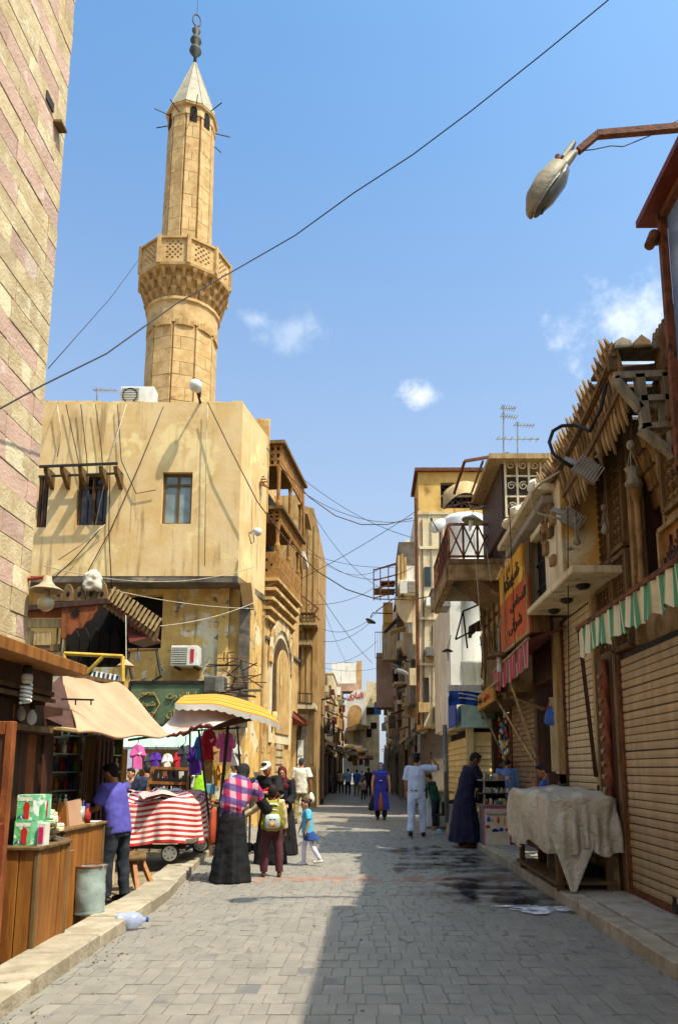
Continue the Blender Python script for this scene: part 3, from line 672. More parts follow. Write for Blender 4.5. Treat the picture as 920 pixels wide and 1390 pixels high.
for k in range(-4, 5): build('bar', MB().tube([V((cx+k*.22, 19.5, .0)), V((cx+k*.22, 19.5, 1.0+.85*math.sqrt(max(.02, 1-(k*.22)**2))))], .016, 5), m_zinc, t)
# junk iron cage on the corner
t = thing('iron_cage_bracket', 'tangle of rusty iron bars and brackets on the stained corner wall', 'iron cage', (AY(322, 950, 18.9).x, 18.9, AY(322, 960, 18.9).z)); rs = random.Random(8)
for k in range(26):
    a = AY(rs.uniform(300, 345), rs.uniform(885, 955), rs.uniform(18.55, 19.05)); d = V((rs.uniform(-.5, .5), rs.uniform(-.2, .2), rs.uniform(-.35, .35))) if k > 8 else V((.8, 0, rs.uniform(-.03, .03)))
    build('bar', MB().tube([a-d*.5, a+d*.5], .016, 5), (m_rust, m_iron, m_wood)[k % 3], t)
for k in range(7):
    a = AY(300+k*7, 940+rs.uniform(-6, 8), 18.6); build('plank', MB().obox(a, V((.22, .02, rs.uniform(-.06, .06))), V((0, .12, 0)), V((0, 0, .02))), (m_dirty, m_wood_d)[k % 2], t)
# ================================================================ carved wooden canopy of the bazaar gate (left)
YW = 14.0
t = thing('carved_wooden_gate_canopy', 'broken brown carved wooden canopy with merlons and a row of slats above the beige awning', 'canopy', (AY(120, 860, YW).x, YW, AY(120, 900, YW).z))
W = lambda px, py, d=0: AY(px, py, YW+d)
for i, px in enumerate((80, 93, 108, 124, 139)):
    h0 = (12, 20, 16, 26, 24)[i]; w_ = 7.6
    pl = [W(px-w_, 817), W(px+w_, 816), W(px+w_*.96, 812-h0*.35), W(px+w_*.7, 812-h0*.75), W(px+w_*.25, 812-h0), W(px-w_*.3, 812-h0*.96), W(px-w_*.75, 812-h0*.72), W(px-w_, 812-h0*.3)]
    me = build('merlon', MB().prism(pl, (0, .06, 0)), m_wood, t, bev=.012)
    build('pierced_eye', MB().ell(W(px, 806, -.004), (.035, .012, .05), 8, 6), m_dark, me)
build('frieze_rail', MB().beam(W(36, 826, -.05), W(147, 816, -.05), .10, .10), m_wood_d, t)
pl = [W(84, 820, -.06), W(137, 816, -.06), W(133, 828, -.06), W(128, 834, -.06), W(124, 842, -.06), W(117, 845, -.06), W(112, 853, -.06), W(104, 853, -.06), W(97, 862, -.06), W(92, 861, -.06), W(88, 868, -.06), W(83, 866, -.06)]
M_redw = M('reddish_plank', '8f4f26', '6c3717', 3, .8, .5, 20, 'a8693a', 1.4, .6, stretch=(3, 3, 1))
rp = build('scalloped_panel', MB().prism(pl, (0, .05, 0)), M_redw, t, bev=.01)
c = W(103, 832, -.075); st = [c+V((.10*(1 if k % 2 else .55)*math.cos(math.pi*k/8), 0, .10*(1 if k % 2 else .55)*math.sin(math.pi*k/8))) for k in range(16)]
build('star_cutout', MB().prism(st, (0, -.006, 0)), m_dark, rp)
for i, (a, b, c_, d) in enumerate(((37, 822, 84, 838), (37, 840, 84, 852), (45, 858, 70, 876), (47, 874, 82, 884), (62, 884, 84, 902), (36, 856, 46, 900))):
    p, q = W(a, d, .02*i), W(c_, b, .02*i); build('board', MB().box(p, q+V((0, .05, 0))), (M_redw, m_wood_l, m_wood_l, m_wood, m_wood_l, m_wood_l)[i], t, bev=.008)
for i, px in enumerate((74, 80, 85)): build('post', MB().box(W(px, 905, .2+.01*i), W(px+4.4, 838, .2+.01*i)+V((0, .08, 0))), (m_wood_l, m_wood, m_wood_l)[i], t)
build('soffit_board', MB().prism([W(147, 817), W(170, 832), W(203, 865), W(176, 872), W(168, 835, .5), W(135, 822, .5)], (0, .9, .05)), m_maroon, t)
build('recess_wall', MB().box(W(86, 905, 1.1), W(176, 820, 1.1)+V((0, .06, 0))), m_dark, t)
rs = random.Random(2)
for k in range(5):
    p = W(100+k*14, 880, .95); build('muqarnas_board', MB().prism([p+V((-.09, 0, -.35)), p+V((.09, 0, -.35)), p+V((.1, 0, .25)), p+V((0, 0, .45)), p+V((-.1, 0, .25))], (0, .08, 0)), m_dark, t, bev=.01)
for k in range(13):
    s = k/12; a = W(157+62*s, 797+42*s); d = V((-.13, -.02, -.26)) if k else V((-.2, 0, -.4))
    build('slat', MB().beam(a, a+d, .035, .05), m_wood_l, t)
    build('picket', MB().prism([a+V((-.10, .03, -.16)), a+V((-.02, .03, -.10)), a+V((-.06, .03, -.38)), a+V((-.12, .03, -.48)), a+V((-.17, .03, -.40))], (0, .03, 0)), m_wood, t)
build('slat_rail', MB().beam(W(150, 806, .04), W(216, 850, .04), .06, .07), m_wood, t)
rk = thing('white_sack', 'crumpled whitish cloth lump caught on top of the carved merlons', 'cloth', W(127, 788)); 
mb = MB().ell(W(126, 786, .05), (.19, .12, .17), 14, 9); [mb.ell(W(126+rs.uniform(-8, 8), 790+rs.uniform(-6, 8), .03), rs.uniform(.07, .13), 10, 6) for _ in range(14)]
union(build('cloth_lump', mb, M('dirty_white_cloth', 'd9d0bd', 'b8ab90', 6, .95, .5, 20), rk, smooth=True), .025, .09)
# ================================================================ generic block buildings
def block(name, label, x0, x1, y0, y1, h, mat, side, wins=(), fwins=(), z0=0., cat='building', style='dark', group=None, holes_f=(), awn=None, parapet=True):
    """box building whose street side faces +x (side=1) or -x (side=-1); wins are (y, z, w, h) on the street side, fwins (x, z, w, h) on the face towards the camera"""
    t = thing(name, label, cat, ((x0+x1)/2, (y0+y1)/2, z0), group)
    xs_ = x1 if side > 0 else x0; n = V((side, 0, 0))
    hs = [(y-y0, z-z0, y-y0+w_, z-z0+h_) for (y, z, w_, h_) in wins]
    hf = [(x-x0, z-z0, x-x0+w_, z-z0+h_) for (x, z, w_, h_) in fwins]
    mb = MB().wallholes((xs_, y0, z0), (0, 1, 0), n, y1-y0, h, .22, hs)
    mb.wallholes((x0+(.0 if side > 0 else .221), y0, z0), (1, 0, 0), (0, -1, 0), x1-x0-.221, h, .22, hf if side > 0 else [(a-.221, b, c-.221, d) for a, b, c, d in hf])
    build('wall', mb, mat, t)
    build('core', MB().box((x0+.23, y0+.25, z0), (x1-.23, y1-.01, z0+h-.35)), mat, t)
    if parapet: build('parapet', MB().box((x0-.05 if side < 0 else x0, y0-.05, z0+h), (x1+(.05 if side > 0 else 0), y0+.2, z0+h+.12)).box((xs_-.05*0-(.2 if side > 0 else -.0)-.0, y0+.2, z0+h), (xs_+(.05 if side > 0 else .2), y1, z0+h+.12)), mat, t)
    for k, (y, z, w_, h_) in enumerate(wins): window(t, V((xs_, y, z)), (0, 1, 0), n, w_, h_, style if k % 3 else 'wood', dep=.13)
    for k, (x, z, w_, h_) in enumerate(fwins): window(t, V((x, y0, z)), (1, 0, 0), (0, -1, 0), w_, h_, style if k % 2 else 'wood', dep=.13)
    return t
def ledge(par, y0, y1, x0, x1, z, th, mat, name='ledge'): return build(name, MB().box((x0, y0, z), (x1, y1, z+th)), mat, par)
def iron_rail(par, pts, h, mat=None, nbar=.16, name='railing'):
    mb = MB()
    for a, b in zip(pts, pts[1:]):
        a, b = V(a), V(b); mb.beam(a, b, .035); mb.beam(a+Z*h, b+Z*h, .04); n = max(2, int((b-a).length/nbar))
        for i in range(n+1): q = a+(b-a)*i/n; mb.beam(q, q+Z*h, .018)
    return build(name, mb, mat or m_iron, par)
# ---- left row: sabil with wooden loggias
zs = lambda py, Y=21.0: AY(371, py, Y).z
t = thing('stone_loggia_building', 'honey stone fountain house with two wooden lattice loggias over a carved cornice', 'building', (-4, 24.5, 0))
X0 = -2.98; y0, y1 = 20.75, 28.0
build('body', MB().box((-6.5, y0, 0), (X0, y1, zs(786))).box((-6.5, y0+.3, zs(786)), (-3.9, y1, zs(588))).box((X0-.5, y0-.15, zs(700)), (X0+.02, y0+.05, zs(575))), m_lime, t)
build('recess_lining', MB().box((-3.9, y0+.25, zs(786)), (-3.86, y1, zs(612))), m_dark, t)
build('end_wall', MB().box((-6.5, y1-.4, zs(786)), (X0, y1, zs(600))), m_lime, t)
XL = -2.62
def loggia(ztop, zfr, zbot, yy0, yy1):
    lo = build('roof_board', MB().box((X0-.9, yy0-.2, ztop), (XL+.12, yy1+.2, ztop+.10)), m_wood, t)
    H = ztop-zfr-.01
    def fr(o, u, n, W):
        k = max(3, int(W/.26)); hs = [(W*(i+.25)/k, H*(j+.22)/3, W*(i+.8)/k, H*(j+.8)/3) for i in range(k) for j in range(3)]
        build('lattice_frieze', MB().wallholes(o, u, n, W, H, .06, hs), m_lattice, t)
    fr((XL, yy0, zfr), (0, 1, 0), (1, 0, 0), yy1-yy0); fr((X0-.2, yy0-.001, zfr), (1, 0, 0), (0, -1, 0), XL-X0+.18)
    for y in (yy0+.06, (yy0+yy1)/2, yy1-.06): build('column', MB().lathe([(.07, zbot), (.09, zbot+.15), (.055, zbot+.25), (.06, zfr-.2), (.10, zfr)], (XL-.08, y, 0), 10), m_lattice, t)
    a = yy1-.06; build('slanting_valance', MB().prism([(XL+.02, a-.3, ztop), (XL+.02, a+.15, ztop), (XL+.02, a+.5, zbot+.2), (XL+.02, a+.3, zbot+.2)], (-.07, 0, 0)), m_lattice, t)
loggia(zs(606), zs(634), zs(690), 21.0, 26.0); loggia(zs(694), zs(711), zs(748), 21.0, 25.6)
build('floor_board', MB().box((X0-.9, 20.9, zs(692)-.02), (XL+.1, 26.2, zs(692)+.06)), m_wood, t)
for (o, u, n, W) in (((XL, 21.0, zs(785)), (0, 1, 0), (1, 0, 0), 4.9), ((X0-.1, 20.999, zs(785)), (1, 0, 0), (0, -1, 0), .45)):
    H = zs(750)-zs(785); k = int(W/.22)+1; hs = [(W*(i+.25)/k, H*(j+.2)/5, W*(i+.75)/k, H*(j+.72)/5) for i in range(k) for j in range(1, 4) if (i+j) % 2]
    build('parapet_screen', MB().wallholes(o, u, n, W, H, .07, hs), m_lattice, t)
for k in range(5):
    za = zs(850)+(zs(788)-zs(850))*k/5; zb_ = zs(850)+(zs(788)-zs(850))*(k+1)/5; off = .08+.07*k
    build('cornice_step', MB().box((X0-.2, 20.78-off*.4, zb_-.09), (X0+off+.04, 25.9, zb_)), m_lime, t)
    mb = MB()
    for i in range(17): y = 20.85+i*.30+.15*(k % 2); mb.prism([(X0+.0, y, za), (X0+off-.02, y, zb_-.09), (X0+.0, y, zb_-.09)], (0, .17, 0))
    build('muqarnas_tooth', mb, m_minad, t)
# arched portal on the street face and a blind arch
ya, yb = 21.7, 25.6; za = 2.6; zsx = AY(380, 902, 22.3).z
def archpts(y0, y1, z0, zsp, X, k=14, rise=.62): r_ = (y1-y0)/2; c = (y0+y1)/2; return [V((X, y0, z0)), V((X, y1, z0))]+[V((X, c+r_*math.cos(a), zsp+r_*rise*math.sin(a))) for a in [math.pi*i/k for i in range(k+1)]]
build('portal_surround', MB().prism(archpts(ya-.25, yb+.3, za-.3, zsx, X0+.001), (.07, 0, 0)), m_cream, t)
build('portal_shade_panel', MB().prism(archpts(ya+.25, yb-.2, za, zsx-.2, X0+.072), (.012, 0, 0)), M('portal_shade', '5a4426', '3c2c17', 3, .9, .3), t)  # flat panel: the recess shadow is put into its dark colour
build('portal_reveal', MB().prism(archpts(ya+.9, yb-.3, za, zsx-.3, X0+.085), (.02, 0, 0)), m_lime, t)
for i in range(15):
    a = math.pi*(i+.5)/15; r_ = (yb-ya)/2+.14; c = (ya+yb)/2; q = V((X0+.09, c+r_*math.cos(a), zsx+r_*.62*math.sin(a)))
    build('voussoir', MB().obox(q, V((.04, 0, 0)), V((0, -math.sin(a), math.cos(a)))*.22, V((0, math.cos(a), math.sin(a)))*.2), (m_lime, m_cream)[i % 2], t)
build('string_course', MB().box((X0, y0+.1, zs(868)), (X0+.06, y1, zs(864))), m_dirty, t)
for y in (21.0, 22.2, 26.8): build('engaged_column', MB().lathe([(.16, 0), (.16, .3), (.12, .4), (.12, 2.8), (.18, 3.0), (.18, 3.2)], (X0+.02, y, 0), 12), m_lime, t, smooth=True)
build('shop_shutter', MB().box((X0+.005, 23.0, .1), (X0+.05, 24.4, 2.4)), m_slat2, t)
for k in range(10): build('slat', MB().box((X0+.05, 23.0, .15+k*.22), (X0+.08, 24.4, .30+k*.22)), m_slat2, t)
for k in range(7): # courses of stone on the near end face and street face
    z = .2+k*.45
    for j in range(3): build('stone_block', MB().box((X0-.05, 20.76+j*.75+.2*(k % 2), z), (X0+.025, 21.48+j*.75+.2*(k % 2), z+.42)), m_lime, t, bev=.01)
t.rotation_euler.z = R(-6); t.scale = (1, .68, 1); t.location = (-3.728, 23.393, 0)   # the front swings out towards the street
# small projecting shutter bay and plank canopy
t = thing('shuttered_bay', 'orange shuttered wooden bay window on a white slab beyond the loggias', 'bay window', (-2.75, 26.6, zs(756, 26.4)))
yb_ = 26.4; a, b = AY(391, 750, yb_), AY(411, 715, yb_)
build('slab', MB().box((a.x-.3, yb_-.15, AY(400, 757, yb_).z), (b.x+.1, yb_+1.6, AY(400, 750, yb_).z)), m_white, t)
build('bay_box', MB().box((a.x-.3, yb_+.03, AY(400, 750, yb_).z), (b.x, yb_+1.5, AY(400, 700, yb_).z)), m_lattice, t)
for k in range(3): p = a+(b-a)*0; build('shutter', MB().box((a.x+(b.x-a.x)*(k/3)+.015, yb_, a.z+.1), (a.x+(b.x-a.x)*((k+1)/3)-.015, yb_+.04, b.z)), m_orange, t)
build('turned_screen', MB().wallholes((a.x, yb_, b.z+.02), (1, 0, 0), (0, -1, 0), b.x-a.x, .45, .04, [(.05+.1*i, .05+.14*j, .11+.1*i, .14+.14*j) for i in range(5) for j in range(3)]), m_lattice, t)
build('bay_roof', MB().prism([(a.x-.4, yb_-.3, b.z+.55), (b.x+.2, yb_-.3, b.z+.4), (b.x+.2, yb_+1.7, b.z+.4), (a.x-.4, yb_+1.7, b.z+.8)], (0, 0, .06)), m_wood_l, t)
t = thing('broken_roof_lattice', 'small sagging lattice of rust brown roof battens on the ochre building corner', 'roof batten', AX(345, 660, -2.95)); rs = random.Random(1)
o = AY(333, 637, 20.4); 
for k in range(6): build('batten', MB().beam(o+V((.05*k, -.1, -.03*k)), o+V((.4+.07*k, -.5, -.62-.03*k)), .05, .03), M_redw, t)
for k in range(6): build('batten', MB().beam(o+V((.02+.08*k, -.08-.08*k, -.12*k)), o+V((.42+.06*k, -.05-.06*k, -.10*k-.02)), .04, .03), m_wood, t)
build('end_board', MB().beam(o+V((-.05, -.1, .08)), o+V((.55, -.1, .02)), .12, .2), M_redw, t)
# tall plain tower-like building
t = thing('tall_plain_building', 'tall smooth ochre building front standing past the fountain house on the left', 'building', (-3.4, 33, 0))
yt = 30.6; a = AY(398, 700, yt); b = AY(433, 720, yt)
build('front_wall', MB().prism([(-4.6, yt, 0), (b.x, yt, 0), (b.x, yt, AY(433, 722, yt).z), (AY(426, 692, yt).x, yt, AY(426, 690, yt).z), (-4.6, yt, AY(400, 672, yt).z)], (0, 5.5, 0)), m_tanp, t)
for px in (412, 419, 427): c = AY(px, 800, yt); build('pilaster_strip', MB().box((c.x-.05, yt-.05, 3.6), (c.x+.05, yt-.002, AY(px, 712, yt).z)), m_tanp, t)
p, q = AY(394, 905, yt), AY(419, 770, yt); build('stair_recess', MB().box((p.x, yt-.04, p.z), (q.x-.2, yt-.003, AY(400, 872, yt).z)), m_dirty, t)
build('window', MB().box(AY(397, 800, yt)+V((0, -.03, 0)), AY(405, 765, yt)), m_glassd, t)
for py, x0, x1 in ((872, 394, 424), (852, 394, 412), (837, 394, 412)): build('ledge', MB().box(AY(x0, py+3, yt-.7), AY(x1, py, yt-.01)), m_wood_l, t)
t = thing('small_iron_balcony', 'small wooden balcony with a pierced panel and sloping iron stay on the tall plain building', 'balcony', AY(415, 858, 30)); Yq = 29.7
build('pierced_panel', MB().wallholes(AY(404, 845, Yq), (1, 0, 0), (0, -1, 0), .72, .4, .05, [(.08+.16*i, .08+.16*j, .15+.16*i, .16+.16*j) for i in range(4) for j in range(2)]), m_wood, t)
build('floor', MB().box(AY(404, 848, Yq), AY(430, 845, Yq)+V((0, .9, 0))), m_wood_l, t)
build('stay', MB().beam(AY(405, 805, Yq), AY(432, 826, Yq), .05).beam(AY(432, 826, Yq), AY(424, 836, Yq), .05).beam(AY(424, 832, Yq), AY(434, 842, Yq), .05).beam(AY(404, 832, Yq), AY(427, 832, Yq), .05), m_rust, t)
iron_rail(t, [AY(396, 866, Yq), AY(404, 866, Yq)], .8)
t = thing('iron_railing_balcony', 'low balcony with curved iron railing above the maroon shop canopy', 'balcony', AY(408, 952, 28)); iron_rail(t, [AY(398, 953, 28), AY(424, 955, 28)], .36); build('floor', MB().box(AY(398, 962, 28), AY(427, 954, 28)+V((0, 1.5, 0))), m_cream, t); build('support_wall', MB().box(AY(400, 1040, 28.3), AY(424, 962, 28.3)+V((0, 1, 0))), m_tanp, t)
t = thing('maroon_shop_canopy', 'maroon metal shop canopy and door panel left of the black pillar', 'shop front', (AY(392, 1050, 25).x, 25, 0)); Yq = 25
build('canopy', MB().prism([AY(380, 963, Yq), AY(394, 962, Yq), AY(416, 977, Yq-.6), AY(416, 984, Yq-.6), AY(380, 984, Yq)], (0, .8, 0)), m_maroon, t)
build('door_panel', MB().box((AY(380, 1060, Yq).x, Yq, 0), (AY(399, 1060, Yq).x, Yq+.08, AY(390, 985, Yq).z)), m_maroon, t)
build('white_shutter', MB().box((AY(402, 1060, Yq).x, Yq+.3, 0), (AY(410, 1060, Yq).x, Yq+.36, AY(405, 1004, Yq).z)), m_white, t)
for k in range(8): build('slat', MB().box((AY(402, 1060, Yq).x, Yq+.27, .1+k*.27), (AY(410, 1060, Yq).x, Yq+.30, .3+k*.27)), m_white, t)
build('wall', MB().box((-4.2, Yq+.4, 0), (AY(414, 1060, Yq).x, Yq+.6, 3.4)), m_dirty, t)
t = thing('black_sooty_pillar', 'sooty black stone pillar standing at the left edge of the far street', 'pillar', (-2.3, 33.5, 0)); px_ = AY(430, 1050, 33.5).x
build('pillar', MB().box((px_-.22, 33.3, .25), (px_+.20, 33.7, 4.6)), M('soot', '3a332b', '241f1a', 3, .85, .5, 20, '5b4e3d', 1.2, .6), t, bev=.03); build('base', MB().box((px_-.32, 33.2, 0), (px_+.3, 33.8, .25)), m_iron, t, bev=.03)
build('bracket', MB().beam((px_-.5, 33.4, 4.5), (px_+.6, 33.3, 4.7), .08).beam((px_-.4, 33.4, 4.2), (px_+.3, 33.3, 3.9), .07), m_iron, t)
# ================================================================ far end of the street
rs = random.Random(31)
def shop_awning(y, side, z, ln, dp, mat, label, grp='small awnings over the far shops'):
    xw = -2.55 if side > 0 else 2.15; xo = xw+side*dp
    t = thing('shop_awning', label, 'awning', (xw, y, z), grp)
    build('cloth', MB().prism([(xw, y, z+.45), (xo, y, z), (xo, y, z-.18), (xw, y, z+.40)], (0, ln, 0)), mat, t); build('arm', MB().beam((xw, y+.1, z-.3), (xo, y+.1, z), .03), m_iron, t)
fl = [(34.5, 40, 5.6, m_tanp, 'low sandy building with two windows behind the black pillar'), (40, 47, 7.2, m_cream, 'cream two storey building on the far left of the street'), (47, 55, 6.4, m_tanp, 'tan building with an open balcony on the far left'), (55, 64, 8.6, m_cream, 'pale building with a white upper arch on the far left'), (64, 72, 7.4, m_yellowp, 'yellowish building near the end of the street on the left')]
for k, (a, b, h, m, lab) in enumerate(fl):
    w_ = [(a+.6+1.6*i, 3.6+2.4*j, .9, 1.4) for i in range(int((b-a)/1.7)) for j in range(int((h-3.4)/2.4))]
    tb = block('street_house', lab, -7, -2.55-.12*(k % 2), a+.02, b, h, m, 1, w_, [(-4.4, 3.8, .8, 1.3)], group=None)
    for i in range(int((b-a)/2.3)): 
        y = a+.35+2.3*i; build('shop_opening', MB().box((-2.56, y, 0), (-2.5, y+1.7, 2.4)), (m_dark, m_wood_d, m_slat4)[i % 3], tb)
    for i in range(14):
        y = rs.uniform(a, b-.8); z = rs.uniform(2.6, h-1); d = rs.uniform(.12, .55); build(('sign_board', 'hanging_cloth', 'wall_box', 'small_canopy')[i % 4], MB().box((-2.5, y, z), (-2.5+d, y+rs.uniform(.05, .7), z+rs.uniform(.2, .9))) if i % 4 != 3 else MB().prism([(-2.5, y, z), (-2.5+d+.3, y, z-.25), (-2.5+d+.3, y, z-.29), (-2.5, y, z-.05)], (0, rs.uniform(.6, 1.4), 0)), (m_zinc, m_white, m_cream, m_wood, m_dirty, m_tanp, m_maroon)[rs.randrange(7)], tb)
    build('balcony', MB().box((-2.5, a+1, 3.3), (-1.95, a+3.4, 3.42)), m_dirty, tb); iron_rail(tb, [(-1.98, a+1, 3.42), (-1.98, a+3.4, 3.42)], .8)
cols = [m_canvas, m_dirty, m_cream, m_tanp, m_maroon, m_wood_l, m_zinc]
labs = ['tattered beige', 'sooty brown', 'pale cream', 'sandy', 'dull maroon', 'wooden', 'grey metal']
for k in range(11):
    y = 36+k*2.9+rs.uniform(0, 1); shop_awning(y, 1, 2.5+rs.uniform(-.1, .35), rs.uniform(1.2, 2.2), rs.uniform(.6, 1.3), cols[k % 7], 'small '+labs[k % 7]+' awning over the far left shops, '+ORD[k]+' from the near end')
# white building with the red sign closing the view
Yw = 70
t = thing('white_arch_building', 'white building front with a tall ochre arch and red Arabic sign closing the street', 'building', (AY(478, 1040, Yw).x, Yw+2, 0))
A = lambda px, py, d=0: AY(px, py, Yw+d)
cz = A(480, 955).z
def archY(px0, px1, pyb, pys, Y, rise=1.0):
    p, q = AY(px0, pyb, Y), AY(px1, pyb, Y); r_ = (q.x-p.x)/2; c = (p.x+q.x)/2; zs_ = AY(px0, pys, Y).z
    return [V((p.x, Y, p.z)), V((q.x, Y, p.z))]+[V((c+r_*math.cos(a), Y, zs_+r_*rise*math.sin(a))) for a in [math.pi*i/14 for i in range(15)]]
build('front', MB().prism([A(466, 1050), A(497, 1050), A(497, 936), A(490, 935), A(480, 938), A(472, 946), A(466, 955)], (0, 4, 0)), m_white, t)
build('arch_panel', MB().prism(archY(473, 491, 988, 966, Yw-.005), (0, -.10, 0)), m_tanp, t)
build('backing_block', MB().box(A(448, 1050, 1.2), A(466, 936, 4)).box(A(497, 1050, 1), A(514, 930, 4)), m_cream, t)
build('upper_block', MB().box(A(450, 936, 4.2), A(484, 905, 7)), m_white, t); build('upper_side', MB().box(A(484, 936, 4.3), A(491, 902, 7)), m_tanp, t)
build('ruined_cornice', MB().box(A(446, 938, 1.0), A(487, 932, 3.8)), m_pinkp, t)
build('left_arch', MB().prism(archY(441, 458, 1000, 958, Yw+1.1), (0, -.12, 0)), m_white, t)
lettering('lettering', arabic('النازى'), m_red, A(482, 944.5, -.03), (1, 0, 0), (0, -1, 0), 1.55, .74, .06, t, .014)
for k, (px, py, w_, h_) in enumerate(((500, 965, .5, .7), (506, 965, .5, .7), (500, 995, .6, .8), (460, 985, .8, 1.0), (461, 955, .9, .7), (507, 985, .6, .6))): c = A(px, py, .95); build('window', MB().box((c.x-w_/2, c.y-.06, c.z-h_/2), (c.x+w_/2, c.y-.003, c.z+h_/2)), m_dark, t)
build('shop_canopy', MB().prism([A(470, 992), A(500, 989), A(502, 986), A(486, 982), A(470, 988)], (0, -1.6, -.1)), m_wood, t)
build('grey_shutter', MB().box(A(479, 1008, -.3), A(489, 990, -.25)), m_zinc, t)
t = thing('satellite_dish', 'small grey satellite dish on the roof of the far white building', 'satellite dish', A(474, 905, 5)); build('dish', MB().lathe([(.02, 0), (.4, .08), (.6, .22)], A(474, 903, 5), 14), m_zinc, t); build('post', MB().beam(A(474, 908, 5), A(474, 902, 5), .06), m_iron, t)
t = thing('hanging_sign', 'small blue hanging sign on the far right of the street', 'sign', AY(512, 967, 55)); build('board', MB().box(AY(508, 970, 55), AY(517, 954, 55)+V((0, .08, 0))), M('sky_blue_sign', '2b6ea8', '235a8c', 4, .5, 0), t); build('arm', MB().beam(AY(508, 953.5, 55), AY(520, 953.5, 55), .05), m_iron, t)
for k in range(10):
    y = 47+rs.uniform(0, 21); px0 = rs.uniform(462, 506); z = rs.uniform(2.4, 4.2); c = V((AY(px0, 1040, 68).x, 66.8-k*.12, z))
    tt = thing('shop_awning', 'little '+labs[(k*3) % 7]+' awning jumbled under the white arch at the far end, '+ORD[k]+' outwards', 'awning', c, 'jumbled awnings at the far end'); w_ = rs.uniform(.6, 1.3)
    build('cloth', MB().prism([c+V((-w_/2, 0, .25)), c+V((-w_/2, -.9, 0)), c+V((-w_/2, -.9, -.14)), c+V((-w_/2, 0, .2))], (w_, 0, 0)), cols[(k*3) % 7], tt)
    build('hanging_board', MB().box(c+V((-w_*.4, .0, -.7)), c+V((w_*.1, .04, .0))), cols[(k*2+1) % 7], tt)
# ---- right far row
fr_ = [(52, 70, 11.5, m_cream, 'pale building at the far end of the right hand row', 1.65), (44, 52, 12.6, m_pinkp, 'narrow pinkish building high on the far right row', 1.75), (37, 44, 13.2, m_cream, 'cream building with cage balconies in the right hand row', 1.95), (31.05, 37, 12.6, m_white, 'whitish building with a stepped stone bay in the right hand row', 2.05)]
for k, (a, b, h, m, lab, xw) in enumerate(fr_):
    w_ = [(a+.5+1.7*i, 3.4+2.5*j, .95, 1.6) for i in range(int((b-a)/1.8)) for j in range(int((h-3.2)/2.5))]
    tb = block('street_house', lab, xw, 6.5, a+.02, b, h, m, -1, w_, [(xw+.4, 9.2, .7, 1.2)])
    for i in range(int((b-a)/2.1)):
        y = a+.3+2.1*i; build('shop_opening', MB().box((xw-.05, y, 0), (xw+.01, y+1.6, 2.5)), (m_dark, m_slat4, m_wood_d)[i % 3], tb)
        build('hanging_rug', MB().box((xw-.22, y+.1, 1.9+rs.uniform(0, .4)), (xw-.10, y+rs.uniform(.6, 1.3), 3.2+rs.uniform(0, .6))), (m_dirty, m_grey, m_tanp, m_cream)[(i+k) % 4], tb)
        build('post', MB().beam((xw-.30, y-.1, 0), (xw-.25, y-.1, 3), .07), m_wood_g, tb)
    for i in range(22):
        y = rs.uniform(a, b-.8); z = rs.uniform(2.6, h-1.5); d = rs.uniform(.1, .5); build(('sign_board', 'hanging_cloth', 'wall_box', 'small_canopy')[i % 4], MB().box((xw, y, z), (xw-d, y+rs.uniform(.05, .7), z+rs.uniform(.2, 1.0))) if i % 4 != 3 else MB().prism([(xw, y, z), (xw-d-.3, y, z-.25), (xw-d-.3, y, z-.29), (xw, y, z-.05)], (0, rs.uniform(.6, 1.4), 0)), (m_zinc, m_white, m_cream, m_wood, m_dirty, m_grey, m_cream)[rs.randrange(7)], tb)
    build('balcony', MB().box((xw-.6, a+2, 6.0), (xw, a+4.2, 6.12)), m_cream, tb); iron_rail(tb, [(xw-.58, a+2, 6.12), (xw-.58, a+4.2, 6.12)], .9)
for k in range(9):
    y = 28+k*3.0; shop_awning(y, -1, 2.7+rs.uniform(-.1, .5), rs.uniform(.9, 1.8), rs.uniform(.4, .75), (m_dirty, m_zinc, m_cream, m_wood_l)[k % 4], 'small '+('sooty', 'grey metal', 'cream', 'wooden')[k % 4]+' awning on the right row, '+ORD[k]+' from the white corner shop', 'sooty awnings on the right row')
# stepped stone bay, AC and cages
YR = 30.2
t = thing('stepped_bay', 'pale stone stepped bay panel hanging over the street under the air conditioner', 'bay window', AY(560, 880, YR))
P_ = lambda px, py, d=0: AY(px, py, YR+d)
build('bay_panel', MB().prism([P_(537, 809), P_(577, 809), P_(578, 845), P_(575, 874), P_(560, 874), P_(559, 845), P_(549, 845), P_(538, 829)], (0, .25, 0)), m_cream, t, bev=.01)
build('bay_core', MB().box(P_(541, 828, .26), P_(590, 760, 3)), m_dirty, t)
build('lower_bay', MB().box(P_(556, 955, .5), P_(592, 876, 3)), m_grey, t); build('cream_box', MB().box(P_(556, 930, .1), P_(572, 909, .6)), m_cream, t)
for px in (541, 546, 550): build('roof_stick', MB().beam(P_(px, 812), P_(px, 752+(px % 7)), .10, .06), m_lime, t)
build('white_panel', MB().box(P_(551, 788, -.02), P_(562, 769, .1)), m_white, t)
for px, py, h_ in ((563, 895, 26), (566, 925, 22)): build('window_slot', MB().box(P_(px-5, py+h_, .44), P_(px+5, py, .495)), (m_glass, m_glassd)[px % 2], t)
a = P_(555, 798, -.25); ac_unit(a, .80, .58, .4, 'white air conditioner standing on top of the pale stepped bay', grille=.5, side=1)
t = thing('cage_balcony', 'rusty iron cage balcony with shelves jutting over the far right street', 'balcony', AY(520, 815, 40)); Yq = 40
mb = MB(); 
for py in (774, 788, 800, 812): mb.beam(AY(507, py, Yq), AY(538, py-8, Yq), .06).beam(AY(507, py, Yq), AY(509, py, Yq+2), .05)
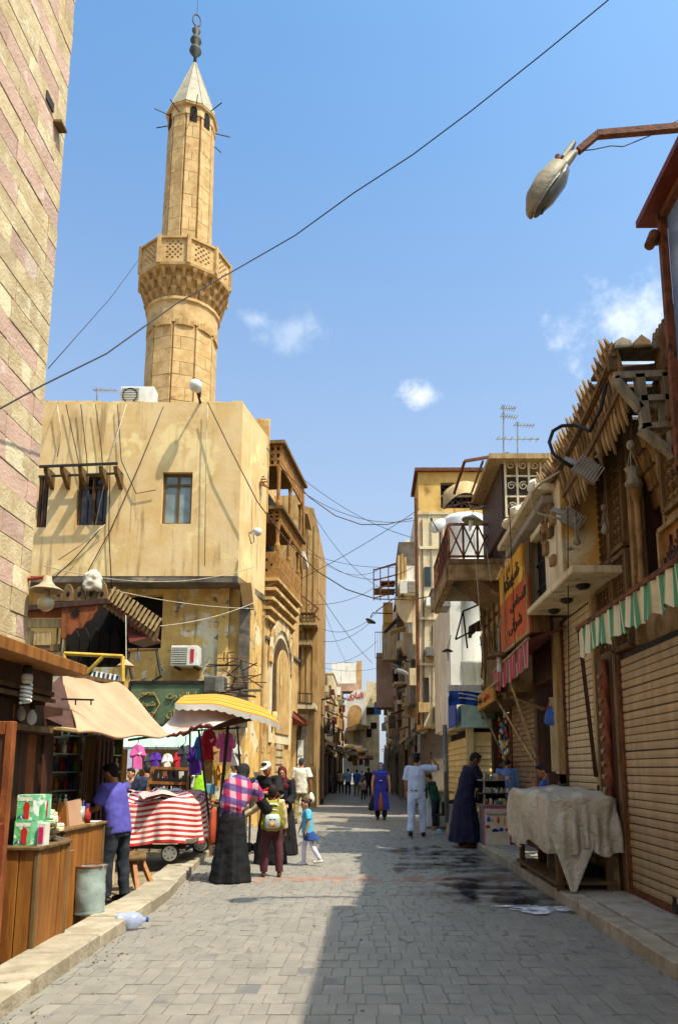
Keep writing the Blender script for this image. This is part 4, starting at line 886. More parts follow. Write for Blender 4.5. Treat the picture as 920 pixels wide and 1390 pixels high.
for px in (507, 516, 527, 537): mb.beam(AY(px, 815, Yq), AY(px, 772-(px-507)*.2, Yq), .06)
mb.beam(AY(507, 774, Yq), AY(562, 757, Yq-3), .06).beam(AY(510, 830, Yq), AY(535, 812, Yq), .05)
build('frame', mb, m_rust, t); build('shelf', MB().box(AY(508, 801, Yq), AY(536, 799, Yq)+V((0, 1.2, 0))).box(AY(516, 790, Yq), AY(536, 788, Yq)+V((0, 1.2, 0))), m_wood, t)
build('ochre_box', MB().box(AY(520, 845, Yq+.3), AY(532, 824, Yq+1.5)), m_yellowp, t); build('dark_bracket', MB().prism([AY(520, 858, Yq), AY(538, 838, Yq), AY(538, 845, Yq), AY(524, 858, Yq)], (0, .3, 0)), m_iron, t)
t = thing('narrow_wall_bay', 'narrow cream and pink wall bay with an iron grille on the far right', 'bay window', AY(522, 960, 42)); build('cream_wall', MB().box(AY(519, 895, 42), AY(538, 857, 44)), m_cream, t); build('pink_wall', MB().box(AY(511, 960, 42.5), AY(532, 893, 44.5)), m_pinkp, t)
iron_rail(t, [AY(509, 893, 41.8), AY(519, 893, 41.8)], 1.5, nbar=.12, name='grille')
for k, (px, py, Y) in enumerate(((503, 843, 36), (538, 905, 32), (546, 912, 29))):
    c = AY(px, py, Y); t = thing('street_lamp', ('small dark street lamp hanging over the far street on a thin arm', 'grey lamp with a curved arm before the sooty facades', 'pale tilted lamp head below the cream box')[k], 'street lamp', c)
    e = c+V((1.1, .6, .5)); build('arm', MB().tube([c+V((0, 0, .2)), c+V((.1, 0, .42)), e], .03, 6), m_iron, t); build('lamp_head', MB().ell(c, (.28, .14, .10), 12, 7, Matrix.Rotation(R(25), 3, 'Y')), (m_iron, m_zinc, m_acw)[k], t, smooth=True)
    build('glass', MB().ell(c-Z*.06, (.2, .1, .08), 10, 6), m_glass, t, smooth=True)
# ---- yellow building with lattice window
Yy = 25
t = thing('yellow_building', 'tall yellow rendered building with a latticed top window on the right', 'building', (3.4, 28, 0)); A = lambda px, py, d=0: AY(px, py, Yy+d)
x0 = A(569, 800).x; zt = A(600, 641).z; p, q = A(598, 690), A(646, 655)
hl = (p.x-x0, p.z, q.x-x0, q.z)
build('front_wall', MB().wallholes((x0, Yy, 2.9), (1, 0, 0), (0, -1, 0), 5.4-x0, zt-2.9, .3, [(hl[0], hl[1]-2.9, hl[2], hl[3]-2.9)]), m_yellowp, t)
build('side_wall', MB().box((x0+.003, Yy+.31, 2.9), (x0+.3, 27.4, zt-.02)), m_yellowp, t); build('ground_floor', MB().box((2.15, Yy+.3, 0), (5.4, 31, 2.89)), m_dirty, t)
build('core', MB().box((x0+.31, Yy+1.2, 2.95), (5.3, 27.3, zt-.3)), m_dark, t); build('roof_edge', MB().box((x0-.12, Yy-.15, zt), (5.5, 27.45, zt+.12)), m_rust, t); build('back_wall', MB().box((x0+.31, 27.3, 2.95), (5.4, 27.4, zt-.02)), m_yellowp, t); build('rear_wing', MB().box((2.3, 27.45, 2.9), (5.4, 31, 5.2)), m_cream, t)
mb = MB(); 
for i in range(6):
    for j in range(4):
        c = V((p.x+(q.x-p.x)*(i+.5)/6, Yy+.12, p.z+(q.z-p.z)*(j+.5)/4)); w_ = (q.x-p.x)/12*1.02; h_ = (q.z-p.z)/8*1.02
        mb.beam(c+V((-w_, 0, -h_)), c+V((w_, 0, h_)), .03).beam(c+V((-w_, 0, h_)), c+V((w_, 0, -h_)), .03)
build('window_lattice', mb, m_iron, t); build('window_frame', MB().beam((p.x, Yy+.1, (p.z+q.z)/2), (q.x, Yy+.1, (p.z+q.z)/2), .08).beam((p.x, Yy+.06, q.z-.03), (q.x, Yy+.06, q.z-.03), .07), m_wood, t)
build('ledge', MB().box((x0-.06, Yy-.06, A(600, 699).z), (A(612, 699).x, Yy-.003, A(600, 695).z)), m_cream, t)
build('lower_render', MB().box((x0-.02, Yy-.02, 2.95), (A(612, 699).x, Yy-.003, A(600, 699).z-.01)), m_cream, t)
for py in (715, 745, 770): build('drain_pipe', MB().tube([(x0-.08, Yy-.05, 3), (x0-.08, Yy-.05, zt-1)], .05, 6), m_rust, t) if py == 715 else None
# ---- white corner shop with round tower
t = thing('white_corner_shop', 'white corner shop with a round tower, cream shutters and a blue tarpaulin sign', 'shop', (2.9, 19.5, 0)); Y0, X0 = 17.45, 2.32
zc = AY(650, 988, Y0).z
build('upper_wall', MB().box((X0-.25, 18.4, zc+.1), (4.6, 23.0, AY(640, 800, 18.4).z)), m_white, t); build('shop_core', MB().box((X0+.12, Y0+.25, 0), (4.2, 22.3, zc)), m_dark, t)
build('stone_pier', MB().box((AX(600, 1000, X0).x-.04, 21.9, 0), (X0+.2, 22.6, AX(600, 760, X0).z)), m_cream, t)
cx, cy = 2.72, 18.75
build('round_tower', MB().lathe([(.50, zc+.2), (.50, AY(640, 905, 18.5).z), (.53, AY(640, 903, 18.5).z), (.53, AY(640, 898, 18.5).z), (.50, AY(640, 896, 18.5).z), (.50, AY(640, 778, 18.5).z), (.56, AY(640, 775, 18.5).z), (.56, AY(640, 760, 18.5).z)], (cx, cy, 0), 40), m_white, t, smooth=True)
build('tower_drum', MB().lathe([(.56, AY(640, 761, 18.5).z), (.57, AY(640, 697, 18.5).z), (.55, AY(640, 691, 18.5).z), (.40, AY(640, 690, 18.5).z)], (cx-.1, cy+.5, 0), 40), M('bright_whitewash', 'e6e4de', 'd6d3ca', 1, .8, .1, 12, rnd=0), t, smooth=True)
for i, (ya, yb) in enumerate(((17.5, 19.0), (19.08, 20.3), (20.38, 21.8))):
    sh = build('shutter', MB().box((X0+.04, ya, .1), (X0+.10, yb, zc-.2)), m_slat3, t)
    for k in range(int((zc-.35)/.15)): build('slat', MB().prism([(X0+.04, ya+.02, .12+k*.15), (X0-.0, ya+.02, .13+k*.15), (X0+.04, ya+.02, .25+k*.15)], (0, yb-ya-.04, 0)), m_slat3, sh)
sh = build('shutter', MB().box((X0+.16, Y0+.06, .1), (3.1, Y0+.12, zc-.1)), m_slat3, t)
for k in range(int((zc-.25)/.15)): build('slat', MB().prism([(X0+.18, Y0+.06, .12+k*.15), (X0+.18, Y0+.02, .13+k*.15), (X0+.18, Y0+.06, .25+k*.15)], (.9, 0, 0)), m_slat3, sh)
build('corner_post', MB().box((X0-.02, Y0-.02, 0), (X0+.15, Y0+.14, zc)), m_slat3, t)
build('marble_band', MB().box((X0-.16, Y0-.25, zc), (3.25, Y0+.5, AY(640, 957, Y0-.2).z)), m_pg2, t); build('side_band', MB().box((X0-.22, Y0+.51, zc+.02), (X0+.1, 22, AX(605, 938, X0-.2).z*.0+zc+.62)), m_cream, t)
def tarp(u, v):
    p, q = AY(609, 958, Y0-.28), AY(678, 938, Y0-.28); x = p.x+(q.x-p.x)*u; z = p.z+(q.z-p.z)*v
    return (x, Y0-.30+.05*math.sin(v*7+u*3)+.03*math.sin(u*23), z+.03*math.sin(u*6+v))
build('blue_tarpaulin', MB().sheet(tarp, 26, 10), m_blue, t, smooth=True)
mb = MB()
for s, e in ((.75, .55), (.42, .30)): mb.sheet(lambda u, v, s=s, e=e: V(tarp(.18+.8*u, min(1, max(0, s+(e-s)*u+.05*math.sin(u*5)+.09*(v-.5)))))+V((0, -.012, 0)), 20, 1, .003)
build('white_stroke', mb, m_white, t)
build('white_top_band', MB().box(AY(608, 938, Y0-.3), AY(678, 931, Y0-.1)), m_white, t); build('side_tarp', MB().box((X0-.30, Y0-.27, zc+.05), (X0-.27, Y0+1.3, zc+.85)), m_blue, t)
build('dark_awning_box', MB().box(AY(655, 975, Y0-.6), AY(668, 945, Y0-.35)), m_green, t)
for k, (px, py) in enumerate(((597, 713), (617, 713))): pass
for px, py, w_, h_ in ((580, 770, 8, 26), (590, 850, 7, 30), (578, 920, 8, 34), (597, 905, 6, 28)): build('window_slot', MB().box(A(px-w_/2, py+h_, -.07), A(px+w_/2, py, -.022)), (m_glassd, m_wood_d)[px % 2], t)
for px, py, w_, h_, m in ((586, 880, 16, 10, m_zinc), (575, 955, 14, 12, m_wood_l), (595, 960, 12, 20, m_dirty), (583, 812, 10, 10, m_acw)): build('wall_box', MB().box(A(px-w_/2, py+h_, -.35), A(px+w_/2, py, -.022)), m, t, bev=.01)
for px in (574, 587, 601): build('conduit', MB().tube([A(px, 990, -.06), A(px+1, 850, -.06), A(px-2, 705, -.06)], .022, 5), (m_cable, m_rust, m_cablew)[px % 3], t)
for py in (742, 838, 900): build('string_ledge', MB().box(A(569, py+3, -.09), A(607, py, -.021)), m_cream, t)
t = thing('satellite_dish', 'white round satellite dish on the yellow building above the rusty balcony', 'satellite dish', AY(594, 738, 18.6)); c = AY(594, 713, 18.6)
mr = Matrix.Rotation(R(62), 3, 'X') @ Matrix.Rotation(R(-38), 3, 'Y'); mb = MB().lathe([(.01, .06), (.12, .05), (.2, .015), (.235, -.02), (.225, -.03), (.18, 0), (.1, .03), (.01, .04)], (0, 0, 0), 24); mb.v = [c+mr @ p for p in mb.v]
build('dish', mb, m_acw, t, smooth=True); build('post', MB().tube([AY(596, 765, 18.6), AY(597, 722, 18.65)], .022, 6), m_iron, t); build('feed_arm', MB().beam(c+mr @ V((0, -.22, .0)), c+mr @ V((0, -.05, .30)), .02).obox(c+mr @ V((0, -.04, .31)), (.03, 0, 0), (0, .03, 0), (0, 0, .03)), m_iron, t)
# ---- rusty balcony of the carved house
t = thing('corner_balcony', 'brown corner balcony with a rusty zigzag railing in front of the white tower', 'balcony', (2.2, 16, 5.4)); zf = 5.62; xo = 1.56
build('floor_slab', MB().box((xo, 14.0, zf-.10), (3.1, 17.3, zf)), m_wood, t); build('soffit_beam', MB().box((xo+.02, 14.02, zf-.42), (xo+.12, 17.25, zf-.105)).box((xo+.13, 14.02, zf-.42), (3.05, 14.12, zf-.105)), m_woodc, t)
build('corner_bracket', MB().prism([(xo+.3, 14.2, zf-.1), (2.7, 14.2, zf-.1), (2.7, 14.2, zf-.75), (2.35, 14.2, zf-.5)], (0, 1.6, 0)), m_wood, t)
for i in range(4): y = 14.2+.76*i; build('carved_panel', MB().box((xo-.02, y, zf-.40), (xo+.015, y+.66, zf-.13)), m_woodc, t, bev=.01)
rl = 1.0
def zig(a, b, n, h):
    mb = MB(); a, b = V(a), V(b); mb.beam(a+Z*h, b+Z*h, .045).beam(a+Z*.06, b+Z*.06, .04)
    for i in range(n): p = a+(b-a)*i/n; q = a+(b-a)*(i+1)/n; mb.beam(p+Z*.06, q+Z*h, .03).beam(p+Z*h, q+Z*.06, .03).beam(p, p+Z*h, .04)
    return mb.beam(b, b+Z*h, .04)
build('front_railing', zig((xo+.03, 14.05, zf), (2.72, 14.05, zf), 4, rl*.72), m_rust, t); build('side_railing', zig((xo+.03, 14.1, zf), (xo+.03, 17.25, zf), 6, rl*.72), m_rust, t)
mb = MB(); [mb.beam((xo+.03, 14.1+.16*i, zf), (xo+.03, 14.1+.16*i, zf+.72), .016) for i in range(20)]; build('baluster', mb, m_rust, t)
t = thing('grey_metal_box', 'grey sheet metal box hanging under the far corner of the rusty balcony', 'box', AY(597, 825, 17.6)); p, q = AY(587, 824, 17.6), AY(611, 800, 17.6); build('box', MB().box(p, q+V((0, .7, 0))), m_zinc, t, bev=.02); build('lid', MB().box(p+V((-.03, -.03, q.z-p.z)), q+V((.03, .73, .03))), m_zinc, t)
t = thing('broken_awning_frame', 'bent dark awning frame with tattered cloth hanging below the rusty balcony', 'awning', AY(640, 850, 16.6)); A = lambda px, py, d=0: AY(px, py, 16.6+d); rs = random.Random(77)
for a, b in (((618, 868), (628, 830)), ((628, 830), (665, 814)), ((618, 868), (638, 858)), ((628, 830), (634, 880))): build('bar', MB().beam(A(*a), A(*b), .035), m_iron, t)
for k in range(7): build('tattered_strip', MB().prism([A(636+k*4, 850-k*2.2), A(641+k*4, 847-k*2.2), A(640+k*4, 862-k*3+rs.uniform(-3, 5)), A(635+k*4, 866-k*3)], (0, .05, 0)), (m_dirty, m_wood_d)[k % 2], t)
t = thing('small_disc_lamp', 'small dark disc lamp hanging in front of the white corner wall', 'lamp', AY(606, 890, 16.6)); c = A(607, 884); build('shade', MB().lathe([(.02, .06), (.12, .01), (.13, -.01), (.03, -.01)], c, 16), m_iron, t, smooth=True); build('bulb', MB().cone(c, c+V((.01, 0, -.22)), .035, .02, 10), m_acw, t); build('cord', MB().tube([c+Z*.05, A(612, 862)], .008, 4), m_iron, t)
t = thing('disc_lamp', 'green disc shaped lamp on a thin curved arm above the rusty balcony', 'street lamp', AY(641, 706, 13)); c = AY(641, 706, 13); mr = Matrix.Rotation(R(12), 3, 'Y')
mb = MB().lathe([(.02, .10), (.06, .08), (.19, .0), (.20, -.025), (.18, -.02), (.05, .03)], (0, 0, 0), 24); mb.v = [c+mr @ p for p in mb.v]; build('shade', mb, M('pale_green_enamel', '8f9276', '75785f', 4, .5, .1), t, smooth=True)
build('bulb', MB().cone(c+V((-.02, 0, -.02)), c+V((-.06, 0, -.2)), .05, .02, 10), m_acw, t); build('arm', MB().tube([c+V((0, 0, .1)), c+V((.02, 0, .22)), c+V((.2, 0, .27)), c+V((.75, .1, .31))], .012, 6), m_steel, t)
# ================================================================ right: roof hut, arched house, poster, carved storey
XF = 3.05
t = thing('carved_upper_storey', 'dark carved wooden upper storey projecting under the rusty balcony', 'building', (3.2, 15.4, 2.8)); X0 = 2.60; zb, zt = 2.95, 5.5
build('core', MB().box((X0+.06, 13.65, zb+.02), (3.5, 17.0, zt)), m_wood_d, t)
build('floor_beam', MB().box((X0-.06, 13.62, zb-.12), (3.5, 17.02, zb)), m_wood, t)
for i in range(5):
    y = 13.65+.66*i
    build('stile', MB().box((X0-.02, y, zb), (X0+.05, y+.09, zt)), m_wood, t)
    for j, (a, b) in enumerate(((.05, .55), (.62, 1.7), (1.78, 2.45))):
        pn = build('carved_panel', MB().box((X0+.02, y+.10, zb+a), (X0+.055, y+.65, zb+b)), m_woodc, t, bev=.008)
        mb = MB(); c = V((X0+.01, y+.41, zb+(a+b)/2)); h = (b-a)/2-.05
        for s in (-1, 1): mb.beam(c+V((0, -.26*s, -h)), c+V((0, .26*s, h)), .025, .03, up=(1, 0, 0)); mb.beam(c+V((0, -.26, h*s*.6)), c+V((0, .26, h*s*.6)), .025, .03, up=(1, 0, 0))
        build('carving', mb, m_wood, pn)
build('near_end', MB().box((X0-.01, 13.60, zb), (3.2, 13.64, zt)), m_woodc, t)
build('muqarnas_arch', MB().prism([(X0-.03, 14.3+.9*math.cos(a)+.9, 3.2+.8*math.sin(a)) for a in [math.pi*k/12 for k in range(13)]], (.03, 0, 0)), m_wood, t)
t = thing('rooftop_grille_hut', 'rooftop hut with a curling iron grille front and a broken roof board', 'hut', (2.7, 13, 5.6)); Yh = 12.3
A = lambda px, py, d=0: AY(px, py, Yh+d)
p, q = A(687, 702), A(748, 618)
build('roof_board', MB().box(A(664, 622, -.2), A(752, 615, -.2)+V((0, 2.6, 0))), m_wood_l, t); build('side_wall', MB().box((p.x-.06, Yh+.05, p.z-.2), (p.x+.02, Yh+2.2, q.z)), m_wood_d, t); build('back_wall', MB().box((p.x, Yh+2.2, p.z-.2), (4, Yh+2.3, q.z)), m_wood_d, t)
mb = MB(); rs = random.Random(3)
for i in range(5): x = p.x+(q.x-p.x)*i/4; mb.beam((x, Yh, p.z), (x, Yh, q.z), .035)
for s in (.02, .33, .66, .98): mb.beam((p.x, Yh, p.z+(q.z-p.z)*s), (q.x, Yh, p.z+(q.z-p.z)*s), .03)
for i in range(4):
    for j in range(3):
        c = V((p.x+(q.x-p.x)*(i+.5)/4, Yh-.01, p.z+(q.z-p.z)*(j+.5)/3)); r0 = .085
        mb.tube([c+V(((r0*(1-k/16))*math.cos(k*.75+i), 0, (r0*(1-k/16))*math.sin(k*.75+i)))for k in range(13)], .011, 5)
build('scroll_grille', mb, m_cream, t); build('backing', MB().box((p.x, Yh+.5, p.z), (q.x, Yh+.55, q.z)), m_dirty, t)
build('stay', MB().beam(A(630, 626, 1), A(690, 616, 1), .05).beam(A(630, 627, 1), A(616, 670, 2), .045).beam(A(655, 626, 1), A(640, 668, 2), .035), m_rust, t)
t = thing('rounded_sheet_awning', 'rounded brown sheet awning under the latticed window of the yellow building', 'awning', AY(632, 672, 15)); 
build('sheet', MB().sheet(lambda u, v: AY(602+60*u, 668-14*math.sin(math.pi*u)+22*v-10*v*math.sin(math.pi*u)*.6, 15.5-1.4*math.sin(math.pi*u)*v), 14, 5, .02), m_wood_l, t, smooth=True); build('rim', MB().tube([AY(602+60*u, 690-20*math.sin(math.pi*u)*.0-8*(1-abs(2*u-1)), 15.2-1.2*math.sin(math.pi*u)) for u in [k/10 for k in range(11)]], .02, 6), m_rust, t)
# arched beige house
t = thing('arched_beige_house', 'small beige house front with a tall dark arched window and slab ledges', 'building', (3.2, 11.2, 3.9)); X0 = 2.58; ya, yb = 9.50, 13.0; zb = 3.98
ztp = 5.75
ac_, r_ = 10.88, .46
pts = [V((X0, ya, zb)), V((X0, ac_-r_, zb))]+[V((X0, ac_-r_*math.cos(a), 4.86+r_*1.15*math.sin(a))) for a in [math.pi*k/16 for k in range(17)]]+[V((X0, ac_+r_, zb)), V((X0, yb, zb)), V((X0, yb, ztp)), V((X0, ya, ztp))]
build('front_wall', MB().prism(pts[::-1], (.14, 0, 0)), m_cream, t)
build('near_end', MB().box((X0+.001, ya-.02, zb), (4.2, ya, ztp)), m_plaster2, t); build('core', MB().box((X0+.4, ya+.01, zb), (4.4, yb, ztp)), m_dark, t)
build('arch_reveal_back', MB().box((X0+.3, ac_-.5, zb), (X0+.34, ac_+.5, 5.4)), m_dark, t)
mb = MB()
for k in range(-4, 5): mb.beam((X0+.09, ac_+k*.08, zb), (X0+.09, ac_+k*.08, 4.86+r_*math.sqrt(max(0, 1-(k*.22)**2))), .022)
for z in (4.3, 4.7, 5.1): mb.beam((X0+.09, ac_-r_, z), (X0+.09, ac_+r_, z), .025)
build('window_grille', mb, m_iron, t)
rs = random.Random(6)
for k in range(10): 
    y = 9.72+rs.uniform(0, .6); z = zb+rs.uniform(.1, 1.3); build('carved_block', MB().box((X0-.07, y, z), (X0-.003, y+rs.uniform(.08, .22), z+rs.uniform(.1, .25))), (m_wood, m_woodc)[k % 2], t, bev=.012)
for y, z in ((11.3, 4.5), (10.2, 5.3)): build('small_panel', MB().box((X0-.03, y, z), (X0-.002, y+.18, z+.28)), m_wood, t, bev=.01)
build('lower_slab', MB().box((2.44, 8.62, zb-.10), (3.3, 11.12, zb-.002)), m_cream, t, bev=.015)
for y in (9.2, 10.0, 10.7): build('slab_stud', MB().lathe([(.05, -.06), (.09, -.03), (.09, 0)], (2.75, y, zb-.102), 12), m_iron, t)
for k, (x0, x1, z, th) in enumerate(((2.30, 2.9, 5.38, .10), (2.42, 2.95, 5.22, .12), (2.54, 2.78, 5.06, .10))): build('cornice_slab', MB().box((x0, 9.75+.1*k, z), (x1, 12.7-.1*k, z+th)), (m_cream, m_grey, m_cream)[k], t, bev=.012)
for k in range(9): build('rubble', MB().ell((2.45+rs.uniform(-.15, .2), 10.2+rs.uniform(0, 1.6), 5.58+rs.uniform(0, .1)), (rs.uniform(.08, .2), rs.uniform(.08, .2), rs.uniform(.06, .13)), 7, 5), (m_white, m_cream)[k % 2], t)
# poster sign
m_sfade = M('sign_red_orange', 'c0501c', 'a83f16', 2.5, .6, .15, 14, 'cf7a2a', 1.4, .58, rnd=.02, c4='7a3416', s4=3, t4=.62)
m_syel = M('sign_yellow', 'd69a1e', 'bd7f14', 2.5, .6, .15, 14, 'e0b24a', 1.6, .6, rnd=.02)
t = thing('painted_poster_sign', 'faded red orange and yellow painted sign box with dark lettering', 'sign', (2.6, 12.2, 3.6)); X0 = 2.47; ya, yb = 11.15, 13.55; z0, z1 = 3.62, 5.15
build('sign_face', MB().box((X0, ya, z0), (X0+.04, yb, z0+.92)), m_sfade, t); build('upper_face', MB().box((X0, ya+.35, z0+.93), (X0+.04, yb, z1)), m_syel, t); build('box_body', MB().box((X0+.041, ya+.002, z0+.0), (2.80, yb-.01, z0+.34)).box((X0+.041, ya+.02, z0+.35), (2.575, yb-.01, z1-.01)), m_wood, t)
build('edge_strip', MB().beam((X0-.01, ya, z0), (X0-.01, yb, z0), .04).beam((X0-.01, yb-.5, z0), (X0-.01, yb-.5, z1), .035).beam((X0-.01, ya, z0), (X0-.01, ya, z0+.92), .03), m_wood_l, t)
m_ink = M('dark_paint', '3a2416', '2a1a10', 4, .7, 0)
for txt, yy, zz, w_, h_ in (('صناعة', 12.7, 4.83, .9, .36), ('خشب', 12.0, 4.80, .55, .34), ('النحاس', 11.9, 4.30, 1.3, .22), ('شرقى', 12.2, 3.95, 1.1, .26)): lettering('lettering', arabic(txt), m_ink, (X0-.008, yy, zz), (0, -1, 0), (-1, 0, 0), w_, h_, .012, t, .012)
# ================================================================ carved wooden house front (near right)
t = thing('carved_wooden_house', 'brown carved wooden shop front with star panels, deep niche and ragged spiked eave', 'building', (3.4, 8, 0)); X0 = XF
build('core_wall', MB().box((X0+.62, 6.42, 2.86), (5.2, 9.64, 5.78)), m_wood_d, t); build('inner_lining', MB().box((X0+.18, 8.32, 2.86), (X0+.61, 9.62, 5.5)).box((X0+.18, 6.43, 2.86), (X0+.61, 7.28, 5.5)).box((X0+.18, 7.281, 2.86), (X0+.61, 8.319, 3.4)), m_wood_d, t)
build('fascia_wall', MB().box((X0+.1, 6.44, 2.9), (X0+.175, 7.35, 5.5)).box((X0+.1, 8.25, 2.9), (X0+.175, 9.62, 5.5)).box((X0+.1, 7.351, 2.9), (X0+.175, 8.249, 3.5)), m_woodc, t)
def girih(y0, y1, z0, z1, X, dens=3, name='star_panel'):
    pn = build(name, MB().box((X+.02, y0, z0), (X+.06, y1, z1)), m_woodc, t, bev=.008); mb = MB(); w_ = (y1-y0); h_ = z1-z0; n = dens; m = max(1, round(h_/w_*n))
    for i in range(n):
        for j in range(m):
            c = V((X+.012, y0+w_*(i+.5)/n, z0+h_*(j+.5)/m)); r_ = min(w_/n, h_/m)*.48
            for k in range(4): a = math.pi*k/4; d = V((0, math.cos(a), math.sin(a)))*r_; mb.beam(c-d, c+d, r_*.14, .03, up=(1, 0, 0))
            mb.prism([c+V((-.012, r_*.4*math.cos(math.pi*k/4), r_*.4*math.sin(math.pi*k/4))) for k in range(8)], (.02, 0, 0))
    build('star_lattice', mb, m_wood, pn)
    mb = MB()
    for a, b in (((y0, z0), (y1, z0)), ((y0, z1), (y1, z1)), ((y0, z0), (y0, z1)), ((y1, z0), (y1, z1))): mb.beam((X+.0, *a), (X+.0, *b), .06, .07, up=(1, 0, 0))
    build('panel_frame', mb, m_wood, pn)
girih(8.42, 8.92, 2.98, 4.1, X0, 5); girih(8.42, 8.92, 4.2, 5.6, X0, 4); girih(9.02, 9.55, 2.98, 3.85, X0, 4); girih(9.02, 9.55, 4.15, 5.6, X0+.02, 5)
girih(6.5, 7.25, 4.15, 4.95, X0, 6); girih(6.5, 7.25, 5.05, 5.6, X0, 6)
pl_ = build('name_panel', MB().box((X0-.03, 6.55, 3.38), (X0+.04, 7.3, 3.98)), M('gilded_wood', '9a6420', '7a4a14', 5, .6, .5, 16, 'b5822e', 2, .6, rnd=.02), t, bev=.01)
mb = MB(); [mb.beam((X0-.05, *a), (X0-.05, *b), .05, .06, up=(1, 0, 0)) for a, b in (((6.55, 3.4), (7.3, 3.4)), ((6.55, 3.96), (7.3, 3.96)), ((6.55, 3.4), (6.55, 3.96)), ((7.3, 3.4), (7.3, 3.96)))]; build('panel_frame', mb, m_woodc, pl_)
lettering('lettering', arabic('خان النحاس'), m_wood_d, (X0-.045, 6.92, 3.68), (0, -1, 0), (-1, 0, 0), .62, .34, .03, pl_, .01)
# niche with hanging muqarnas, engaged columns
build('niche_back', MB().box((X0+.55, 7.3, 3.4), (X0+.6, 8.3, 5.4)), m_woodc, t)
for y in (7.40, 8.2):
    build('niche_column', MB().lathe([(.07, 3.45), (.07, 3.55), (.038, 3.62), (.05, 3.7), (.036, 3.78), (.036, 4.2), (.05, 4.25), (.036, 4.3), (.038, 4.6), (.07, 4.72), (.085, 4.85)], (X0+.08, y, 0), 12), m_woodc, t, smooth=True)
for k in range(4):
    z = 4.7+.2*k
    for i in range(6-k % 2):
        y = 7.42+.15*i+.07*(k % 2); build('muqarnas', MB().prism([(X0+.05+.08*(3-k), y, z-.16), (X0+.05+.08*(3-k), y+.10, z-.16), (X0+.02+.08*(3-k), y+.14, z+.05), (X0+.02+.08*(3-k), y-.03, z+.05)], (.12, 0, 0)), (m_woodc, m_wood)[i % 2], t, bev=.008)
for k in range(7): build('fluted_strip', MB().box((X0+.5, 7.45+.11*k, 3.5), (X0+.545, 7.51+.11*k, 4.6)), m_wood, t)
build('niche_arch', MB().prism([(X0+.1, 7.3, 5.35), (X0+.1, 7.3, 5.6), (X0+.1, 8.3, 5.6), (X0+.1, 8.3, 5.35)]+[(X0+.1, 7.8+.42*math.cos(a), 5.1+.42*math.sin(a)) for a in [math.pi*k/10 for k in range(11)]], (.07, 0, 0)), m_woodc, t)
for (y0, z0, y1, z1) in ((8.3, 2.95, 8.3, 5.8), (8.98, 2.95, 8.98, 5.8), (7.32, 3.45, 7.32, 5.8), (6.5, 4.06, 7.3, 4.06), (6.46, 3.3, 7.3, 3.3)): build('moulding', MB().beam((X0+.06, y0, z0), (X0+.06, y1, z1), .10, .09, up=(1, 0, 0)), m_woodc, t)
for k in range(9): build('baluster', MB().lathe([(.035, 5.0), (.05, 5.08), (.025, 5.2), (.05, 5.35), (.03, 5.5)], (X0+.0, 6.55+.08*k, .62), 8), m_wood, t)
# eave: fascia plank, pointed teeth, roof planks, bracket frame
XE = 2.52; ze = 5.34; y0, y1 = 7.05, 10.5
def ez(y): u = min(1, (y1-y)/(y1-y0)); return ze-.18+.12*u+.22*u**3
NS = 14; fa = MB(); fb = MB(); fc = MB()
for i in range(NS):
    ya, yb = y0+(y1-y0)*i/NS, y0+(y1-y0)*(i+1)/NS; za, zb2 = ez(ya), ez(yb)
    q4 = lambda y, z: [V((XE+.03, y, z+.42)), V((XE+.06, y, z+.42)), V((XE+.16, y, z-.10)), V((XE+.13, y, z-.10))]
    fa.add(q4(ya, za)+q4(yb, zb2), [(0, 1, 5, 4), (1, 2, 6, 5), (2, 3, 7, 6), (3, 0, 4, 7)]+([(3, 2, 1, 0)] if i == 0 else []))
    fb.beam((XE+.02, ya, za+.30), (XE+.02, yb, zb2+.30), .05, .045); fc.beam((XE+.11, ya, za-.02), (XE+.11, yb, zb2-.02), .045, .045)
build('eave_fascia', fa, m_wood, t); build('eave_rail', fb, m_wood, t); build('eave_rail', fc, m_wood, t)
rs = random.Random(9)
def tooth(w_, h_, mat): 
    pl = [(-.012, -w_/2, 0), (-.012, w_/2, 0), (-.012, w_*.42, h_*.3), (-.012, w_*.52, h_*.45), (-.012, w_*.28, h_*.7), (-.012, 0, h_), (-.012, -w_*.3, h_*.7), (-.012, -w_*.5, h_*.45), (-.012, -w_*.42, h_*.3)]
    return mesh_of('eave_tooth', MB().prism(pl, (.024, 0, 0)), mat)
tu = [tooth(.075, .24, m_woodc), tooth(.07, .20, m_wood), tooth(.08, .27, m_woodc)]
n = 33
for i in range(n):
    y = y0+.05+(y1-y0-.1)*i/(n-1); e_ = ez(y)
    if rs.random() > .05: piece('eave_tooth', tu[rs.randrange(3)], (XE+.02, y, e_+.36), (1, 1, rs.uniform(.8, 1.1)), t, (rs.uniform(-.08, .08), R(-22), 0))
    if rs.random() > .05: piece('eave_tooth', tu[rs.randrange(3)], (XE+.13, y+.03, e_-.04), (1, 1.1, -rs.uniform(1.1, 1.5)), t, (rs.uniform(-.06, .06), R(-10), 0))
    piece('eave_tooth', tu[rs.randrange(3)], (XE+.06, y-.02, e_+.25), (1, 1, -rs.uniform(.8, 1.0)), t, (rs.uniform(-.06, .06), R(-12), 0))
build('apex_finial', MB().prism([(XE-.02, y0+.02, ze+.3), (XE+.06, y0+.02, ze+.3), (XE+.07, y0+.02, ze+.45), (XE+.02, y0+.02, ze+.62), (XE-.03, y0+.02, ze+.48)], (0, .06, 0)), m_wood, t)
